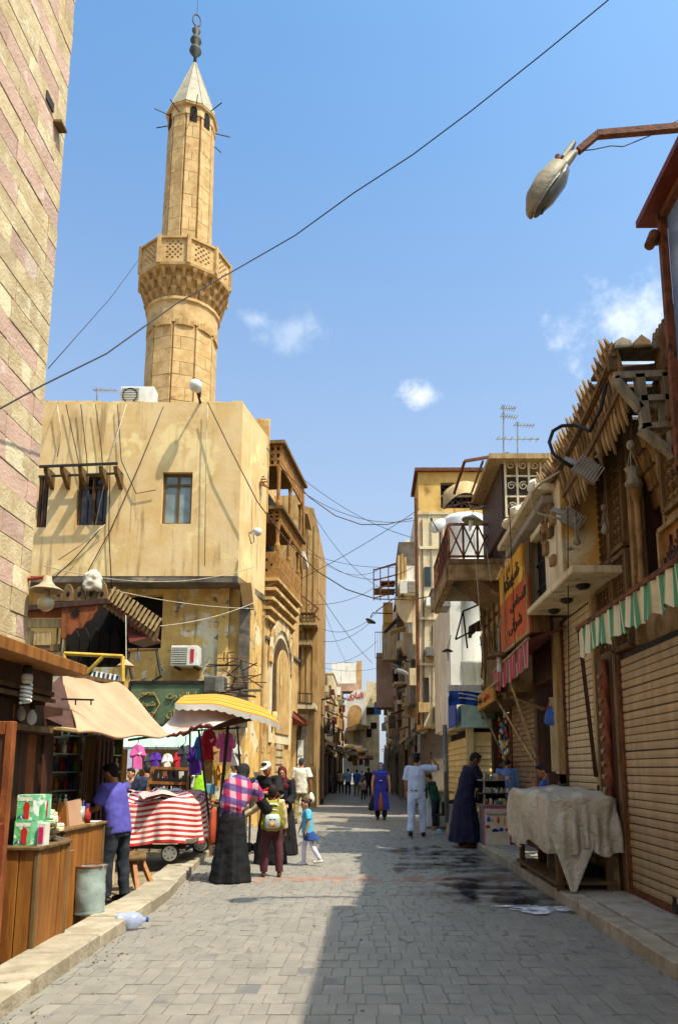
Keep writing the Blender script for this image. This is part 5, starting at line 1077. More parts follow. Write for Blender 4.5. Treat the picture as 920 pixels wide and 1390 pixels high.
for i in range(11):
    y = 7.1+i*.31; build('roof_plank', MB().prism([(XE-.02, y, ez(y)+.42), (XE-.02, y, ez(y)+.46), (4.0, y, ez(y)+.47+rs.uniform(0, .04)), (4.0, y, ez(y)+.43)], (0, .28, 0)), (m_wood_g, m_wood)[i % 2], t)
for i in range(5): y = 7.2+.75*i; build('rafter', MB().beam((XE+.1, y, ze+.32), (4.0, y, ze+.5), .08, .1), m_wood_d, t)
for i in range(6): x = 2.55+.2*i; zq = ez(7)+.36; build('end_shingle', MB().prism([(x, 7.04, zq), (x+.2, 7.04, zq+.02), (x+.19, 7.06, zq+.10), (x+.1, 7.06, zq+.14+.03*(i % 2)), (x+.02, 7.06, zq+.09)], (0, .04, 0)), (m_wood_g, m_wood)[i % 2], t)
Yk = 7.0; A = lambda px, py: AY(px, py, Yk)
mb = MB(); 
for a, b, w_ in (((832, 512), (920, 508), .07), ((833, 514), (868, 556), .07), ((866, 510), (876, 582), .09), ((902, 508), (916, 622), .09), ((868, 543), (905, 541), .06), ((868, 581), (910, 577), .06), ((868, 583), (914, 618), .07)): mb.beam(A(*a), A(*b), w_, .09, up=(0, 1, 0))
build('bracket_frame', mb, m_wood_g, t)
build('bracket_arch', MB().wallholes(A(872, 578), (1, 0, 0), (0, -1, 0), .25, .26, .05, [(.07, .03, .18, .2)]), m_wood_g, t)
# post, jambs, big shutter, middle shutter
t = thing('carved_door_post', 'dark carved door post with a twisted column between two shutters', 'post', (3.05, 9.3, .1)); 
build('post_board', MB().box((2.99, 9.02, .1), (3.2, 9.62, 2.95)), m_wood_d, t); 
mb = MB().lathe([(.085, .1), (.085, .28), (.065, .32), (.075, .5), (.06, .55)], (2.95, 9.18, 0), 14); build('column_base', mb, m_woodc, t, smooth=True)
vs = []; nn = 10
tw = MB(); 
for k in range(64):
    pass
pts = [V((2.95, 9.18, .55+2.35*k/60)) for k in range(61)]; tw.loft(pts, [.055]*61, 12)
tw.v = [V((2.95, 9.18, p.z))+(p-V((2.95, 9.18, p.z)))*(1+.22*math.sin(3*math.atan2(p.y-9.18, p.x-2.95)+p.z*16)) for p in tw.v]
build('twisted_column', tw, M('reddish_turned_wood', '84441f', '5e2c13', 4, .55, .3, 24, rnd=0, spec=.4), t, smooth=True)
for k in range(14): z = .7+.155*k; build('chevron', MB().beam((2.885, 9.13, z), (2.88, 9.18, z-.05), .018, .02).beam((2.88, 9.18, z-.05), (2.885, 9.23, z), .018, .02), m_wood_l, t)
build('jamb_board', MB().box((2.97, 9.63, .1), (3.1, 9.74, 3.85)), m_wood_l, t); build('hinge', MB().box((2.955, 9.66, 1.2), (2.97, 9.72, 1.34)).box((2.955, 9.66, .9), (2.97, 9.72, 1.04)), m_iron, t)
build('inner_stile', MB().box((3.0, 8.90, .1), (3.15, 9.01, 2.95)), m_wood, t)
def shutter(label, y0, y1, z0, z1, X, mat, pitch=.105, box=True, group=None):
    t = thing('roller_shutter', label, 'roller shutter', (X, (y0+y1)/2, z0), group); rr = random.Random(int(y0*10))
    build('backing', MB().box((X+.03, y0, z0), (X+.06, y1, z1)), m_iron, t)
    n = int((z1-z0-.08)/pitch); pl = [(0, 0, .0), (-.013, 0, .005), (-.019, 0, pitch*.45), (-.015, 0, pitch*.86), (0, 0, pitch*.91)]
    me = mesh_of('slat', MB().prism(pl, (0, y1-y0-.06, 0)), mat)
    for k in range(n): piece('slat', me, (X+.03, y0+.03, z0+.07+k*pitch), (rr.uniform(.8, 1.15), 1, 1), t, (rr.uniform(-.002, .002), 0, 0))
    for y in (y0, y1): build('side_guide', MB().box((X-.02, y-.03, z0), (X+.05, y+.03, z1)), m_rust, t)
    build('bottom_bar', MB().box((X-.02, y0+.03, z0), (X+.028, y1-.03, z0+.065)), m_rust, t); return t
shutter('large golden brown roller shutter at the right edge', 6.30, 8.88, .12, 2.92, 3.04, m_slat, .092)
t_ = col.objects[-1].parent; rs = random.Random(3)
build('bottom_hasp', MB().box((3.0, 7.5, .16), (3.02, 7.62, .24)).box((2.995, 7.53, .24), (3.015, 7.59, .30)), m_iron, t_, bev=.004); build('pull_handle', MB().tube([(3.01, 7.0, .42), (2.97, 7.0, .44), (2.97, 7.14, .44), (3.01, 7.14, .42)], .008, 6), m_rust, t_)
shutter('tall pale brown roller shutter beneath the arched beige house', 9.78, 11.35, .12, 3.84, 3.02, m_slat2, .098)
shutter('narrow brown roller shutter beside the colourful glass display', 13.35, 15.7, .12, 3.2, 3.02, m_slat4, .10)
t = thing('shutter_pole', 'peeling pale timber pole standing beside the seated boy doorway', 'pole', (2.98, 11.5, .1)); build('pole', MB().box((2.9, 11.40, .1), (3.05, 11.56, 3.9)), m_wood_l, t, bev=.01); build('paint_patch', MB().box((2.897, 11.42, 1.2), (2.899, 11.54, 1.5)), m_white, t)
# striped valance, awnings
m_gstripe = M_uv_stripes('green_white_stripe', [(0, 'cfc6a4'), (.42, '4d8f6c'), (.84, 'bda97c'), (.92, 'cfc6a4')], freq=24)
m_rstripe = M_uv_stripes('red_green_stripe', [(0, 'b03a44'), (.36, '3c6b4a'), (.62, 'c9808a'), (.80, 'b03a44')], freq=11)
t = thing('striped_valance', 'green and white striped cloth valance with a torn lower edge over the big shutter', 'awning', (2.6, 7.5, 3))
def val(u, v): y = 8.9-3.0*u; return (2.58+.03*math.sin(u*40)*(1-v)+.02*math.sin(u*95), y, 2.90+.34*v-.02*math.sin(u*61)*(1-v)-.015*math.sin(u*150)*(1-v)+.02*u)
build('cloth', MB().sheet(val, 90, 6), m_gstripe, t, smooth=True)
build('rod', MB().beam((2.58, 5.9, 3.27), (2.58, 8.95, 3.25), .05), m_rust, t); build('arm', MB().beam((2.58, 6.2, 3.2), (3.1, 6.3, 3.35), .06).beam((2.58, 8.9, 3.2), (3.0, 9.2, 3.3), .04), m_iron, t)
build('stay', MB().beam((2.60, 8.95, 3.2), (2.95, 9.72, 1.45), .045), m_wood_d, t)
t = thing('red_striped_awning', 'red and green striped awning cloth under the painted poster sign', 'awning', (2.6, 13, 3))
def val2(u, v): y = 14.3-3.3*u; return (2.42+.02*math.sin(u*37)*(1-v), y, 2.98+.40*v-.03*math.sin(u*40)*(1-v)+.10*u)
build('cloth', MB().sheet(val2, 60, 6), m_rstripe, t, smooth=True); build('top_cloth', MB().sheet(lambda u, v: (2.42+.6*v, 14.3-3.3*u, 3.385+.10*u+.22*v), 20, 4), m_rstripe, t, smooth=True)
build('rod', MB().beam((2.42, 11, 3.5), (2.42, 14.3, 3.4), .035).beam((2.34, 13.2, 3.12), (2.36, 14.2, 3.10), .04), m_wood_l, t); build('arm', MB().beam((2.42, 14.2, 3.05), (3.0, 12.6, 2.55), .05), m_wood, t)
for a, b in (((2.43, 14.2, 2.95), (3.0, 13.3, 1.6)), ((2.44, 12.6, 3.0), (2.98, 13.25, 1.75))): build('stay', MB().beam(a, b, .035), m_wood_l, t)
t = thing('hanging_sign_board', 'tilted yellowish sign board with faint red writing under the striped awning', 'sign', (2.4, 14.9, 2.7)); p = [V((2.33, 15.5, 2.86)), V((2.33, 13.6, 2.98)), V((2.33, 13.6, 3.28)), V((2.33, 15.5, 3.2))]
p = [V((2.36, 15.9, 2.78)), V((2.36, 13.9, 2.82)), V((2.36, 13.9, 3.16)), V((2.36, 15.9, 3.10))]
build('board', MB().prism(p, (.05, 0, 0)), M('ochre_board', 'c08a3a', 'a5702a', 3, .7, .2, 20, rnd=.02), t); lettering('lettering', arabic('عطور'), m_red, (2.345, 14.7, 2.96), (0, -1, 0), (-1, 0, 0), .8, .16, .012, t, .01); lettering('lettering', arabic('شرقية'), m_ink, (2.345, 15.5, 2.95), (0, -1, 0), (-1, 0, 0), .5, .14, .012, t, .01)
build('stay', MB().beam((2.42, 15.8, 2.8), (3.0, 15.75, 1.5), .03), m_wood_l, t)
t = thing('cfl_lamp', 'white spiral bulb under a round shade on the carved wooden storey', 'lamp', AY(677, 905, 13.2)); c = AY(677, 893, 13.2); build('shade', MB().lathe([(.02, .12), (.2, .06), (.24, .0), (.22, .01)], c, 20), m_wood, t, smooth=True); build('bulb', MB().lathe([(.05, .03), (.05, -.06), (.02, -.08), (.045, -.1), (.05, -.22), (.03, -.26)], c, 12), m_acw, t, smooth=True); build('hook', MB().tube([c+V((0, 0, .1)), c+V((.02, .2, .5)), c+V((.3, .3, 1.6))], .008, 5), m_steel, t)
# shop doorway with the boy, glass display
t = thing('shop_doorway', 'dark shop doorway hung with small goods behind the boy in blue', 'doorway', (3.3, 12.4, .1))
build('back_wall', MB().box((4.4, 11.5, .1), (4.5, 13.4, 3.4)), m_dark, t); build('lintel', MB().box((2.98, 11.57, 3.0), (3.2, 13.3, 3.8)), m_wood_d, t); build('jamb', MB().box((2.98, 13.1, .1), (3.2, 13.32, 3.0)), m_wood_d, t); build('side_wall', MB().box((3.1, 13.32, .1), (4.4, 13.36, 3.4)), m_wood_d, t); build('mirror_strip', MB().box((3.2, 13.04, 1.5), (3.3, 13.08, 2.8)), m_cream, t)
rs = random.Random(12); cl = ['3b62b0', 'b5322b', 'c8a24a', '6a3d86', '2f7a5a', 'c9c3b0']
mc = [M('goods_'+c, c, None, 6, .6, .1, 30, rnd=.1) for c in cl]
t = thing('blue_hanging_bag', 'blue cloth bag hanging in the dark doorway above the boy', 'bag', AY(746, 978, 11.9)); c = AY(746, 972, 11.9); build('bag', MB().loft([c+V((0, 0, .16)), c+V((0, 0, .08)), c, c-Z*.1, c-Z*.15], [.02, .06, .09, .10, .05], 12), mc[0], t, smooth=True); build('strap', MB().tube([c+V((-.05, 0, .1)), c+V((0, 0, .26)), c+V((.05, 0, .1))], .01, 5), mc[1], t)
t = thing('wall_goods', 'small colourful packets on strings at the side of the doorway', 'goods', (3.2, 12.9, .8))
for k in range(22): y = 11.7+rs.uniform(0, 1.2); z = 1.0+rs.uniform(0, 1.9); build('packet', MB().box((3.35+rs.uniform(0, .4), y, z), (3.4+rs.uniform(.4, .5), y+rs.uniform(.06, .12), z+rs.uniform(.08, .2))), mc[k % 6], t)
t = thing('glass_goods_display', 'tall display of small coloured glass lamps beside the narrow brown shutter', 'display', (2.95, 16.3, .1))
build('cabinet_back', MB().box((3.05, 15.8, .1), (3.3, 17.1, 2.75)), m_wood_d, t); build('door_post', MB().box((2.85, 17.05, .1), (3.1, 17.3, 3.0)), m_wood_d, t)
GL = [M('glass_'+c, c, None, 6, .25, 0, rnd=.05) for c in ('d8b21e', 'b2261e', '1f5aa0', '2e7a3a', 'd8d8cc')]
for k in range(90):
    y = 15.9+rs.uniform(0, 1.1); z = 1.0+rs.uniform(0, 1.7); w_ = rs.uniform(.03, .06); build('glass_piece', MB().ell((3.0, y, z), (.04, w_, w_*1.2), 7, 5), GL[k % 5], t)
# ================================================================ near right building with sign box, street lamp
t = thing('near_right_building', 'plain brown building side at the right edge carrying the glass sign box', 'building', (4.2, 2, 0)); build('wall', MB().box((3.12, -4, 0), (7, 6.28, 6.25)), m_dirty, t); build('frame_board', MB().beam((3.0, 6.24, 3.25), (3.0, 6.24, 4.2), .07, .09).beam((3.0, 6.24, 4.2), (3.0, 5.2, 4.25), .07, .09), m_wood_g, t); build('panel', MB().box((3.03, 5.2, 3.25), (3.09, 6.2, 4.15)), m_sfade, t)
t = thing('sign_box', 'tall rust framed glass sign box with an overhanging brown roof at the top right', 'sign', (2.9, 5, 5)); X0 = 2.90; yq = 6.5
build('roof', MB().prism([(2.72, yq+.2, 6.98), (2.72, 2.0, 6.98), (3.7, 2.0, 6.98), (3.7, yq+.2, 6.98)], (0, 0, .07)), m_maroon, t)
def m_sgl():
    q = NT('sign_glass'); v = q.vec((1, .5, .7), False); q.set(q.b.inputs['Base Color'], q.mix(q.rng(q.noise(v, 1.6, 5), .4, .65), lin('4e6f98'), lin('7f8fa6'))); q.b.inputs['Roughness'].default_value = .25; return q.m  # mottled blue paints the sky's reflection into the glass colour
build('glass_face', MB().box((X0+.03, 2.1, 4.3), (X0+.08, yq-.05, 6.94)), m_sgl(), t); build('body', MB().box((X0+.081, 2.1, 4.3), (3.5, yq-.02, 6.94)), m_dirty, t)
build('frame', MB().beam((X0, yq, 4.28), (X0, yq, 6.97), .07, .07).beam((X0, 2.1, 4.3), (X0, yq, 4.3), .07).beam((X0, 2.1, 6.93), (X0, yq, 6.93), .07).beam((X0, 4.4, 4.3), (X0, 4.4, 6.94), .05, .06), m_rust, t)
c = AY(884, 329, yq+.05); tb_ = thing('small_spot_lamp', 'small rusty spot lamp sticking out below the sign box roof', 'lamp', c); build('arm', MB().beam((X0-.03, yq+.04, c.z), c, .05), m_rust, tb_); build('lamp_head', MB().cone(c+V((.02, -.03, .07)), c+V((-.05, -.05, -.08)), .055, .05, 12), m_rust, tb_)
Yl = 6.9; A = lambda px, py, d=0: AY(px, py, Yl+d)
t = thing('street_lamp', 'large weathered street lamp head hanging from a rusty arm against the sky', 'street lamp', A(785, 200))
build('arm', MB().beam(A(784, 205), A(810, 183), .065).beam(A(809, 183), A(935, 172), .07).beam(A(934, 172), A(934, 172)+V((.9, -.2, .0)), .07), m_rust, t)
ax = (A(719, 293)-A(784, 204)); L_ = ax.length; d = ax.normalized(); rt = V((0, 1, 0)); dn = d.cross(rt).normalized(); o = A(784, 204)
if dn.z > 0: dn = -dn
def lampring(s, up, dnw, wd, n=14): return [o+d*(L_*s)+rt*(wd*math.cos(a))+(-dn)*(up*math.sin(a) if math.sin(a) > 0 else dnw*math.sin(a)) for a in [2*math.pi*k/n for k in range(n)]]
mb = MB(); secs = [(.04, .03, .02, .04), (.10, .07, .02, .07), (.28, .09, .02, .09), (.32, .17, .03, .13), (.55, .20, .03, .15), (.80, .17, .03, .14), (.97, .07, .03, .08), (1.0, .02, .02, .04)]
vs = [q for s in secs for q in lampring(*s)]; n = 14
fs = [(i*n+j, i*n+(j+1) % n, (i+1)*n+(j+1) % n, (i+1)*n+j) for i in range(len(secs)-1) for j in range(n)]+[tuple(range(n))[::-1], tuple(range((len(secs)-1)*n, len(secs)*n))]
build('housing', MB().add(vs, fs), M('weathered_housing', '8f8468', '6f654e', 5, .6, .4, 24, 'a89a78', 2, .6, rnd=0), t, smooth=True)
mb = MB(); secs = [(.33, .0, .06, .12), (.45, .0, .10, .135), (.7, .0, .10, .135), (.92, .0, .05, .09)]; vs = [q+dn*.02 for s in secs for q in lampring(*s)]
build('glass_cover', MB().add(vs, fs[:3*n]+[tuple(range(n))[::-1], tuple(range(3*n, 4*n))]), M('dusty_glass', '5e5c50', '484740', 5, .3, .1, 20), t, smooth=True)
build('latch', MB().obox(o+d*L_*.86+dn*.05, d*.03, rt*.03, dn*.04), m_iron, t); build('clamp', MB().obox(o+d*L_*.08-dn*.08, d*.12, rt*.05, dn*.025), m_zinc, t, bev=.01); build('bolt', MB().lathe([(.03, 0), (.03, .06)], o+d*L_*.24-dn*.11, 8), m_rust, t)
build('rim', MB().tube([o+d*(L_*(.32+.66*s))+rt*(.15*math.sin(math.pi*(.12+.76*s)))*-1+dn*.02 for s in [k/10 for k in range(11)]], .012, 5), m_zinc, t)
# floodlights, hanging lanterns
def flood(px, py, Y, lab, sz=.26):
    c = AY(px, py, Y); t = thing('floodlight', lab, 'floodlight', c); mr = Matrix.Rotation(R(35), 3, 'Y') @ Matrix.Rotation(R(25), 3, 'X')
    mb = MB().add([mr @ V(p)+c for p in ((-sz*.55, -sz*.4, -.05), (sz*.55, -sz*.4, -.05), (sz*.55, sz*.4, -.05), (-sz*.55, sz*.4, -.05), (-sz*.35, -sz*.3, .16), (sz*.35, -sz*.3, .16), (sz*.35, sz*.3, .16), (-sz*.35, sz*.3, .16))], [(3, 2, 1, 0), (4, 5, 6, 7), (0, 1, 5, 4), (1, 2, 6, 5), (2, 3, 7, 6), (3, 0, 4, 7)])
    build('body', mb, m_zinc, t, bev=.01); mb = MB()
    for k in range(9): x = sz*(-.48+.12*k); mb.add([mr @ V(p)+c for p in ((x-.008, -sz*.42, -.04), (x+.008, -sz*.42, -.04), (x+.008, -sz*.34, .17), (x-.008, -sz*.34, .17), (x-.008, -sz*.36, -.04), (x+.008, -sz*.36, -.04), (x+.008, -sz*.28, .17), (x-.008, -sz*.28, .17))], [(0, 1, 2, 3), (7, 6, 5, 4), (0, 4, 5, 1), (3, 2, 6, 7), (0, 3, 7, 4), (1, 5, 6, 2)])
    build('cooling_fin', mb, m_steel, t); build('glass', MB().add([mr @ V(p)+c for p in ((-sz*.5, -sz*.36, -.055), (sz*.5, -sz*.36, -.055), (sz*.5, sz*.36, -.055), (-sz*.5, sz*.36, -.055))], [(0, 1, 2, 3)]), m_wood_l, t)
    build('bracket', MB().beam(c+V((-.22, .05, .20)), c+V((-.02, 0, .1)), .06), m_steel, t)
flood(793, 643, 8.2, 'grey finned floodlight just below the spiked eave', .30); flood(773, 709, 9.4, 'smaller grey floodlight below the other in front of the arched house', .28)
def lantern(px, py0, py1, Y, lab, s=1.):
    a, b = AY(px, py0, Y), AY(px, py1, Y); t = thing('hanging_lantern', lab, 'lantern', b, 'lanterns under the spiked eave'); build('cord', MB().tube([a, b+Z*.2*s], .008, 5), m_wood_d, t)
    build('ball', MB().ell(b+Z*.26*s, (.045*s, .045*s, .055*s), 10, 7), m_wood_g, t, smooth=True); mb = MB(); [mb.tube([b+Z*.21*s, b+V((.07*s*math.cos(k*2.1), .07*s*math.sin(k*2.1), 0))], .006, 4) for k in range(3)]; build('chain', mb, m_wood_g, t)
    build('cup', MB().lathe([(.02, -.20), (.075, -.19), (.085, -.16), (.055, -.12), (.05, -.06), (.08, 0), (.07, .005)], b, 14) if s == 1 else MB().lathe([(.01, -.12), (.05, -.09), (.03, -.02), (.015, .03)], b, 12), m_wood_g, t, smooth=True)
lantern(857, 545, 636, 7.3, 'larger cup shaped grey lantern hanging in front of the niche', 1.); lantern(820, 665, 712, 8.3, 'small bell shaped lantern on the carved pilaster', .8); lantern(782, 690, 728, 8.9, 'small bell lantern hanging left of the pilaster', .8)
t = thing('black_hose', 'thick black cable looping over the eave to the floodlight', 'cable', AY(750, 600, 8)); 
build('hose', MB().tube([AY(px, py, Y) for px, py, Y in ((822, 520, 7.2), (815, 555, 7.3), (800, 585, 7.5), (780, 577, 8), (762, 578, 8.1), (750, 585, 8.2), (745, 600, 8.2), (750, 615, 8.2), (762, 625, 8.2), (785, 640, 8.2))], .022, 8), m_cable, t, smooth=True)
build('pale_hose', MB().tube([AY(px, py, Y) for px, py, Y in ((760, 640, 9), (735, 655, 9.2), (722, 668, 9.3), (721, 685, 9.4), (730, 697, 9.4), (750, 702, 9.4), (768, 706, 9.4))], .018, 8), m_cablew, t, smooth=True)
t = thing('wooden_hook', 'bent pale wooden stick hanging by the painted poster sign', 'stick', AY(690, 780, 12.5)); build('stick', MB().tube([AY(px, py, 12.5) for px, py in ((703, 738), (700, 752), (693, 766), (688, 776))], .03, 6), m_wood_l, t)
# ================================================================ left: wooden perfume shop
t = thing('wooden_perfume_shop', 'dark wooden shop front with an overhanging orange edged roof at the left edge', 'shop', (-3.4, 7, 0)); XS = -3.05
build('roof_board', MB().box((-3.9, 3.5, 2.42), (-2.62, 6.62, 2.46)), m_wood_d, t); build('roof_edge', MB().box((-2.62, 3.5, 2.38), (-2.56, 6.66, 2.475)).box((-3.9, 6.62, 2.38), (-2.621, 6.66, 2.475)), m_wood_o, t, bev=.006)
build('soffit_board', MB().box((-3.9, 3.5, 2.385), (-2.63, 6.61, 2.415)), m_wood_o, t)
build('fascia_board', MB().box((-2.86, 3.5, 2.13), (-2.82, 6.55, 2.383)), m_wood_d, t); build('fascia_moulding', MB().beam((-2.81, 3.5, 2.20), (-2.81, 6.55, 2.20), .03, .04).beam((-2.80, 3.5, 2.14), (-2.80, 6.55, 2.14), .04, .03), m_wood, t)
build('end_board', MB().box((-3.6, 6.5, 2.1), (-2.865, 6.54, 2.382)), m_wood_d, t)
build('lintel', MB().box((-3.12, 3.5, 1.86), (-2.98, 7.2, 2.125)), m_wood_d, t); build('lintel_moulding', MB().beam((-2.96, 3.5, 1.90), (-2.96, 6.9, 1.90), .05, .05), m_wood, t)
rs = random.Random(3)
y = 5.75
while y < 7.15: # boarded front between the door and the display
    w_ = rs.uniform(.12, .2); build('board', MB().box((XS-.05, y, .0), (XS+rs.uniform(-.012, .012), y+w_-.012, 1.86)), (m_wood_d, m_wood_d, M_redw)[rs.randrange(3)], t, bev=.006); y += w_
build('window_panel', MB().box((XS+.005, 6.05, 1.35), (XS+.02, 6.4, 1.8)), M('greenish_panel', '5a5a2c', '42421f', 4, .4, .1), t)
pl = build('pillar', MB().box((-3.42, 8.95, 0), (-3.28, 9.58, 1.95)), m_wood_d, t, bev=.01)
for k in range(4): build('fluting', MB().box((-3.28, 9.0+.145*k, .1), (-3.255, 9.08+.145*k, 1.9)), m_wood_d, t)
for k in range(5): build('pillar_face_strip', MB().box((-3.41+.026*k, 8.93, .1), (-3.395+.026*k, 8.949, 1.9)), m_wood, t)
build('interior_back', MB().box((-5.2, 10.3, 0), (-3.45, 10.4, 2.3)), m_cream, t); build('interior_side', MB().box((-5.3, 5, 0), (-5.2, 10.2, 2.9)), m_wood_d, t); 
# shelves of bottles
t = thing('bottle_shelves', 'pale backed shelves crowded with small perfume bottles inside the wooden shop', 'shelf', (-3.5, 8.6, .4))
SU = V((.26, .965, 0)).normalized(); SN = V((SU.y, -SU.x, 0)); S0 = V((-3.97, 8.5, 0)); SL = 1.75
mm = NT('mirror_glass'); mm.b.inputs['Base Color'].default_value = (.86, .86, .82, 1); mm.b.inputs['Metallic'].default_value = 1; mm.b.inputs['Roughness'].default_value = .08
def sbox(u0, u1, d0, d1, z0, z1): return MB().obox(S0+SU*(u0+u1)/2+SN*(d0+d1)/2+Z*(z0+z1)/2, SU*(u1-u0)/2, SN*(d1-d0)/2, Z*(z1-z0)/2)
build('back_panel', sbox(0, SL, -.03, -.01, .6, 2.3), m_white, t)  # white in place of a mirror, its colour stands for the reflected brightness
for k in range(7): build('shelf_board', sbox(0, SL, 0, .17, .62+.22*k, .635+.22*k), m_pg2, t)
for u in (0, .85, SL): build('shelf_upright', sbox(u-.015, u+.015, 0, .17, .5, 2.3), m_wood, t)
mcap = [M('liquid_'+c, c, None, 5, .2, 0, rnd=.1) for c in ('b87a24', '8c2018', 'd8cfae', '21479a', '6b2a18', 'd9d5c8', 'a89420', '3f6f3a')]
def bottle_mesh(h, r_, mat, cap):
    return mesh_of('bottle', MB().lathe([(r_*.9, 0), (r_, .01), (r_, h*.55), (r_*.4, h*.68), (r_*.38, h*.8), (r_*.55, h*.81), (r_*.55, h), (r_*.1, h)], (0, 0, 0), 9), mat, True)
bms = [bottle_mesh(rs.uniform(.13, .2), rs.uniform(.022, .036), mcap[k % 8], None) for k in range(16)]
for k in range(0, 7):
    u = .05
    while u < SL-.04:
        b = bpy.data.objects.new('bottle', bms[rs.randrange(16)]); col.objects.link(b); b.location = S0+SU*u+SN*rs.uniform(.05, .13)+Z*(.635+.22*k); b.scale = (1, 1, .9)
        tag(b, 'one of the little perfume bottles lined up on the pale shop shelves', 'bottle', 'perfume bottles on the shop shelves'); u += rs.uniform(.07, .11)
for k, (u, z) in enumerate(((.16, 1.955), (.14, 2.175), (.18, 1.295))):
    b = build('carton', sbox(u-.13, u+.13, .06, .22, z, z+.16), M('carton_'+str(k), ('7f8f3a', '6a3a5a', 'b0782c')[k], None, 6, .7, .1), None); tag(b, ('olive green carton on the left end of the bottle shelf', 'plum coloured carton on the top of the bottle shelves', 'amber carton low on the bottle shelf')[k], 'carton')
# folding door leaf on the far left
t = thing('panelled_door', 'dark brown panelled door leaf at the bottom left edge', 'door', (-2.95, 5.6, 0)); 
def leaf(x0, x1, Y, h):
    for a, b in ((x0, x0+.05), (x1-.06, x1)): build('stile', MB().box((a, Y-.03, 0.02), (b, Y+.03, h)), M_redw, t, bev=.006)
    for z0, z1 in ((.02, .12), (.42, .5), (1.02, 1.12), (h-.1, h)): build('rail', MB().box((x0+.051, Y-.025, z0), (x1-.061, Y+.025, z1)), M_redw, t, bev=.005)
    for z0, z1 in ((.121, .419), (.501, 1.019), (1.121, h-.101)): build('panel', MB().box((x0+.05, Y-.01, z0), (x1-.06, Y+.01, z1)), m_wood_d, t)
leaf(-3.2, -2.645, 5.55, 1.9); build('hasp_post', MB().box((-2.71, 5.44, .78), (-2.645, 5.50, 1.16)), M('red_brown_paint', '7a3018', '5c2110', 4, .5, .2), t, bev=.008); build('hasp_bar', MB().box((-2.93, 5.46, 1.05), (-2.711, 5.49, 1.10)), M_redw, t)
# counters
def counter(lab, x0, x1, y0, y1, h, mat):
    t = thing('wooden_counter', lab, 'counter', ((x0+x1)/2, (y0+y1)/2, 0)); rr = random.Random(int(y0*100))
    build('top', MB().box((x0-.03, y0-.03, h-.03), (x1+.03, y1+.03, h)), m_wood, t, bev=.006)
    for (a, b, ax_) in ((x0, x1, 0), (y0, y1, 1)):
        n = max(2, round((b-a)/.17)); 
        for k in range(n):
            p, q = a+(b-a)*k/n+.004, a+(b-a)*(k+1)/n-.004; d = rr.uniform(0, .008)
            mb = MB().box((p, y0-d, .02), (q, y0+.02, h-.031)) if ax_ == 0 else MB().box((x1-.02, p, .02), (x1+d, q, h-.031))
            build('plank', mb, mat, t, bev=.004)
    for px, py in ((x1-.02, y0-.015), (x1-.02, y1-.03)): build('corner_post', MB().box((px, py, .0), (px+.035, py+.045, h-.031)), m_wood, t, bev=.005)
    build('body', MB().box((x0, y0+.02, .03), (x1-.02, y1, h-.04)), m_wood_d, t); return t
counter('orange brown wooden counter under the stacked tea boxes', -3.3, -2.70, 6.22, 6.84, .92, m_wood_o)
counter('second wooden counter holding the perfume box in front of the customer', -3.55, -2.92, 7.25, 8.35, .98, m_wood_o)
t = thing('counter_flap', 'lower brown wooden side panel joining the two counters', 'panel', (-2.9, 7.05, 0)); build('panel', MB().box((-3.2, 6.90, .02), (-2.86, 7.22, .66)), m_wood_o, t, bev=.008); build('front_strip', MB().box((-2.858, 6.95, .02), (-2.83, 7.17, .64)), m_wood, t)
# tea boxes
mtea = [M('box_print_green', '6fbf7a', '4aa45c', 12, .4, 0, 20, 'e9efe2', 9, .52, rnd=.03, c4='7a5aa0', s4=11, t4=.6), M('box_print_mint', '8fd3a6', '5cb883', 10, .4, 0, 20, 'eef4ea', 9, .55, rnd=.03)]
def teabox(c, w_, d_, h_, lab, ang):
    t = thing('tea_box', lab, 'box', c, 'printed tea boxes'); rot = Matrix.Rotation(ang, 3, 'Z'); c = V(c)
    def bx(lo, hi, nm, m, par=t):
        mb = MB().box(lo, hi); mb.v = [c+rot @ p for p in mb.v]; return build(nm, mb, m, par)
    b = bx((-w_/2, -d_/2, 0), (w_/2, d_/2, h_), 'carton', mtea[0]); f = -d_/2-.002
    bx((w_*.10, f, .004), (w_*.34, f+.001, h_-.004), 'green_band', mtea[1]); bx((w_/2, -d_/2+.02, .01), (w_/2+.002, d_/2-.02, h_-.01), 'side_print', mtea[1]); bx((-w_/2+.01, f, h_*.76), (w_*.08, f+.001, h_*.92), 'title_strip', m_white)
    fig = [(-.055, 0), (.055, 0), (.05, .30), (.065, .5), (.04, .62), (.0, .66), (-.04, .62), (-.065, .5), (-.05, .30)]
    mb = MB().prism([(x*w_*1.9-w_*.13, f-.002, (.06+y)*h_) for x, y in fig], (0, .002, 0)); mb.v = [c+rot @ p for p in mb.v]; build('red_figure', mb, m_red, t)
    mb = MB().ell((-w_*.13, f-.002, h_*.78), (w_*.05, .002, h_*.07), 10, 6); mb.v = [c+rot @ p for p in mb.v]; build('white_cap', mb, m_white, t)
    mb = MB().prism([(w_/2+.003, -.02+x*w_*1.4, (.1+y)*h_) for x, y in fig], (.002, 0, 0)); mb.v = [c+rot @ p for p in mb.v]; build('side_figure', mb, m_red, t)
    for k in range(5): 
        mb = MB().ell((-w_*.42+.055*w_*k*1.0, f-.001, h_*(.12+.05*(k % 2))), (w_*.03, .002, h_*.05), 8, 5); mb.v = [c+rot @ p for p in mb.v]; build('print_spot', mb, (m_blue, mc[3], m_white)[k % 3], t)
teabox((-2.85, 6.42, .92), .22, .20, .20, 'lower printed green tea box with a red figure on the counter', .12); teabox((-2.848, 6.43, 1.122), .215, .20, .21, 'upper printed green tea box stacked on the other', .10)
t = thing('packet_pile', 'pile of pale sachets and small packets beside the lower tea box', 'packets', (-2.80, 6.6, .92)); rs = random.Random(14)
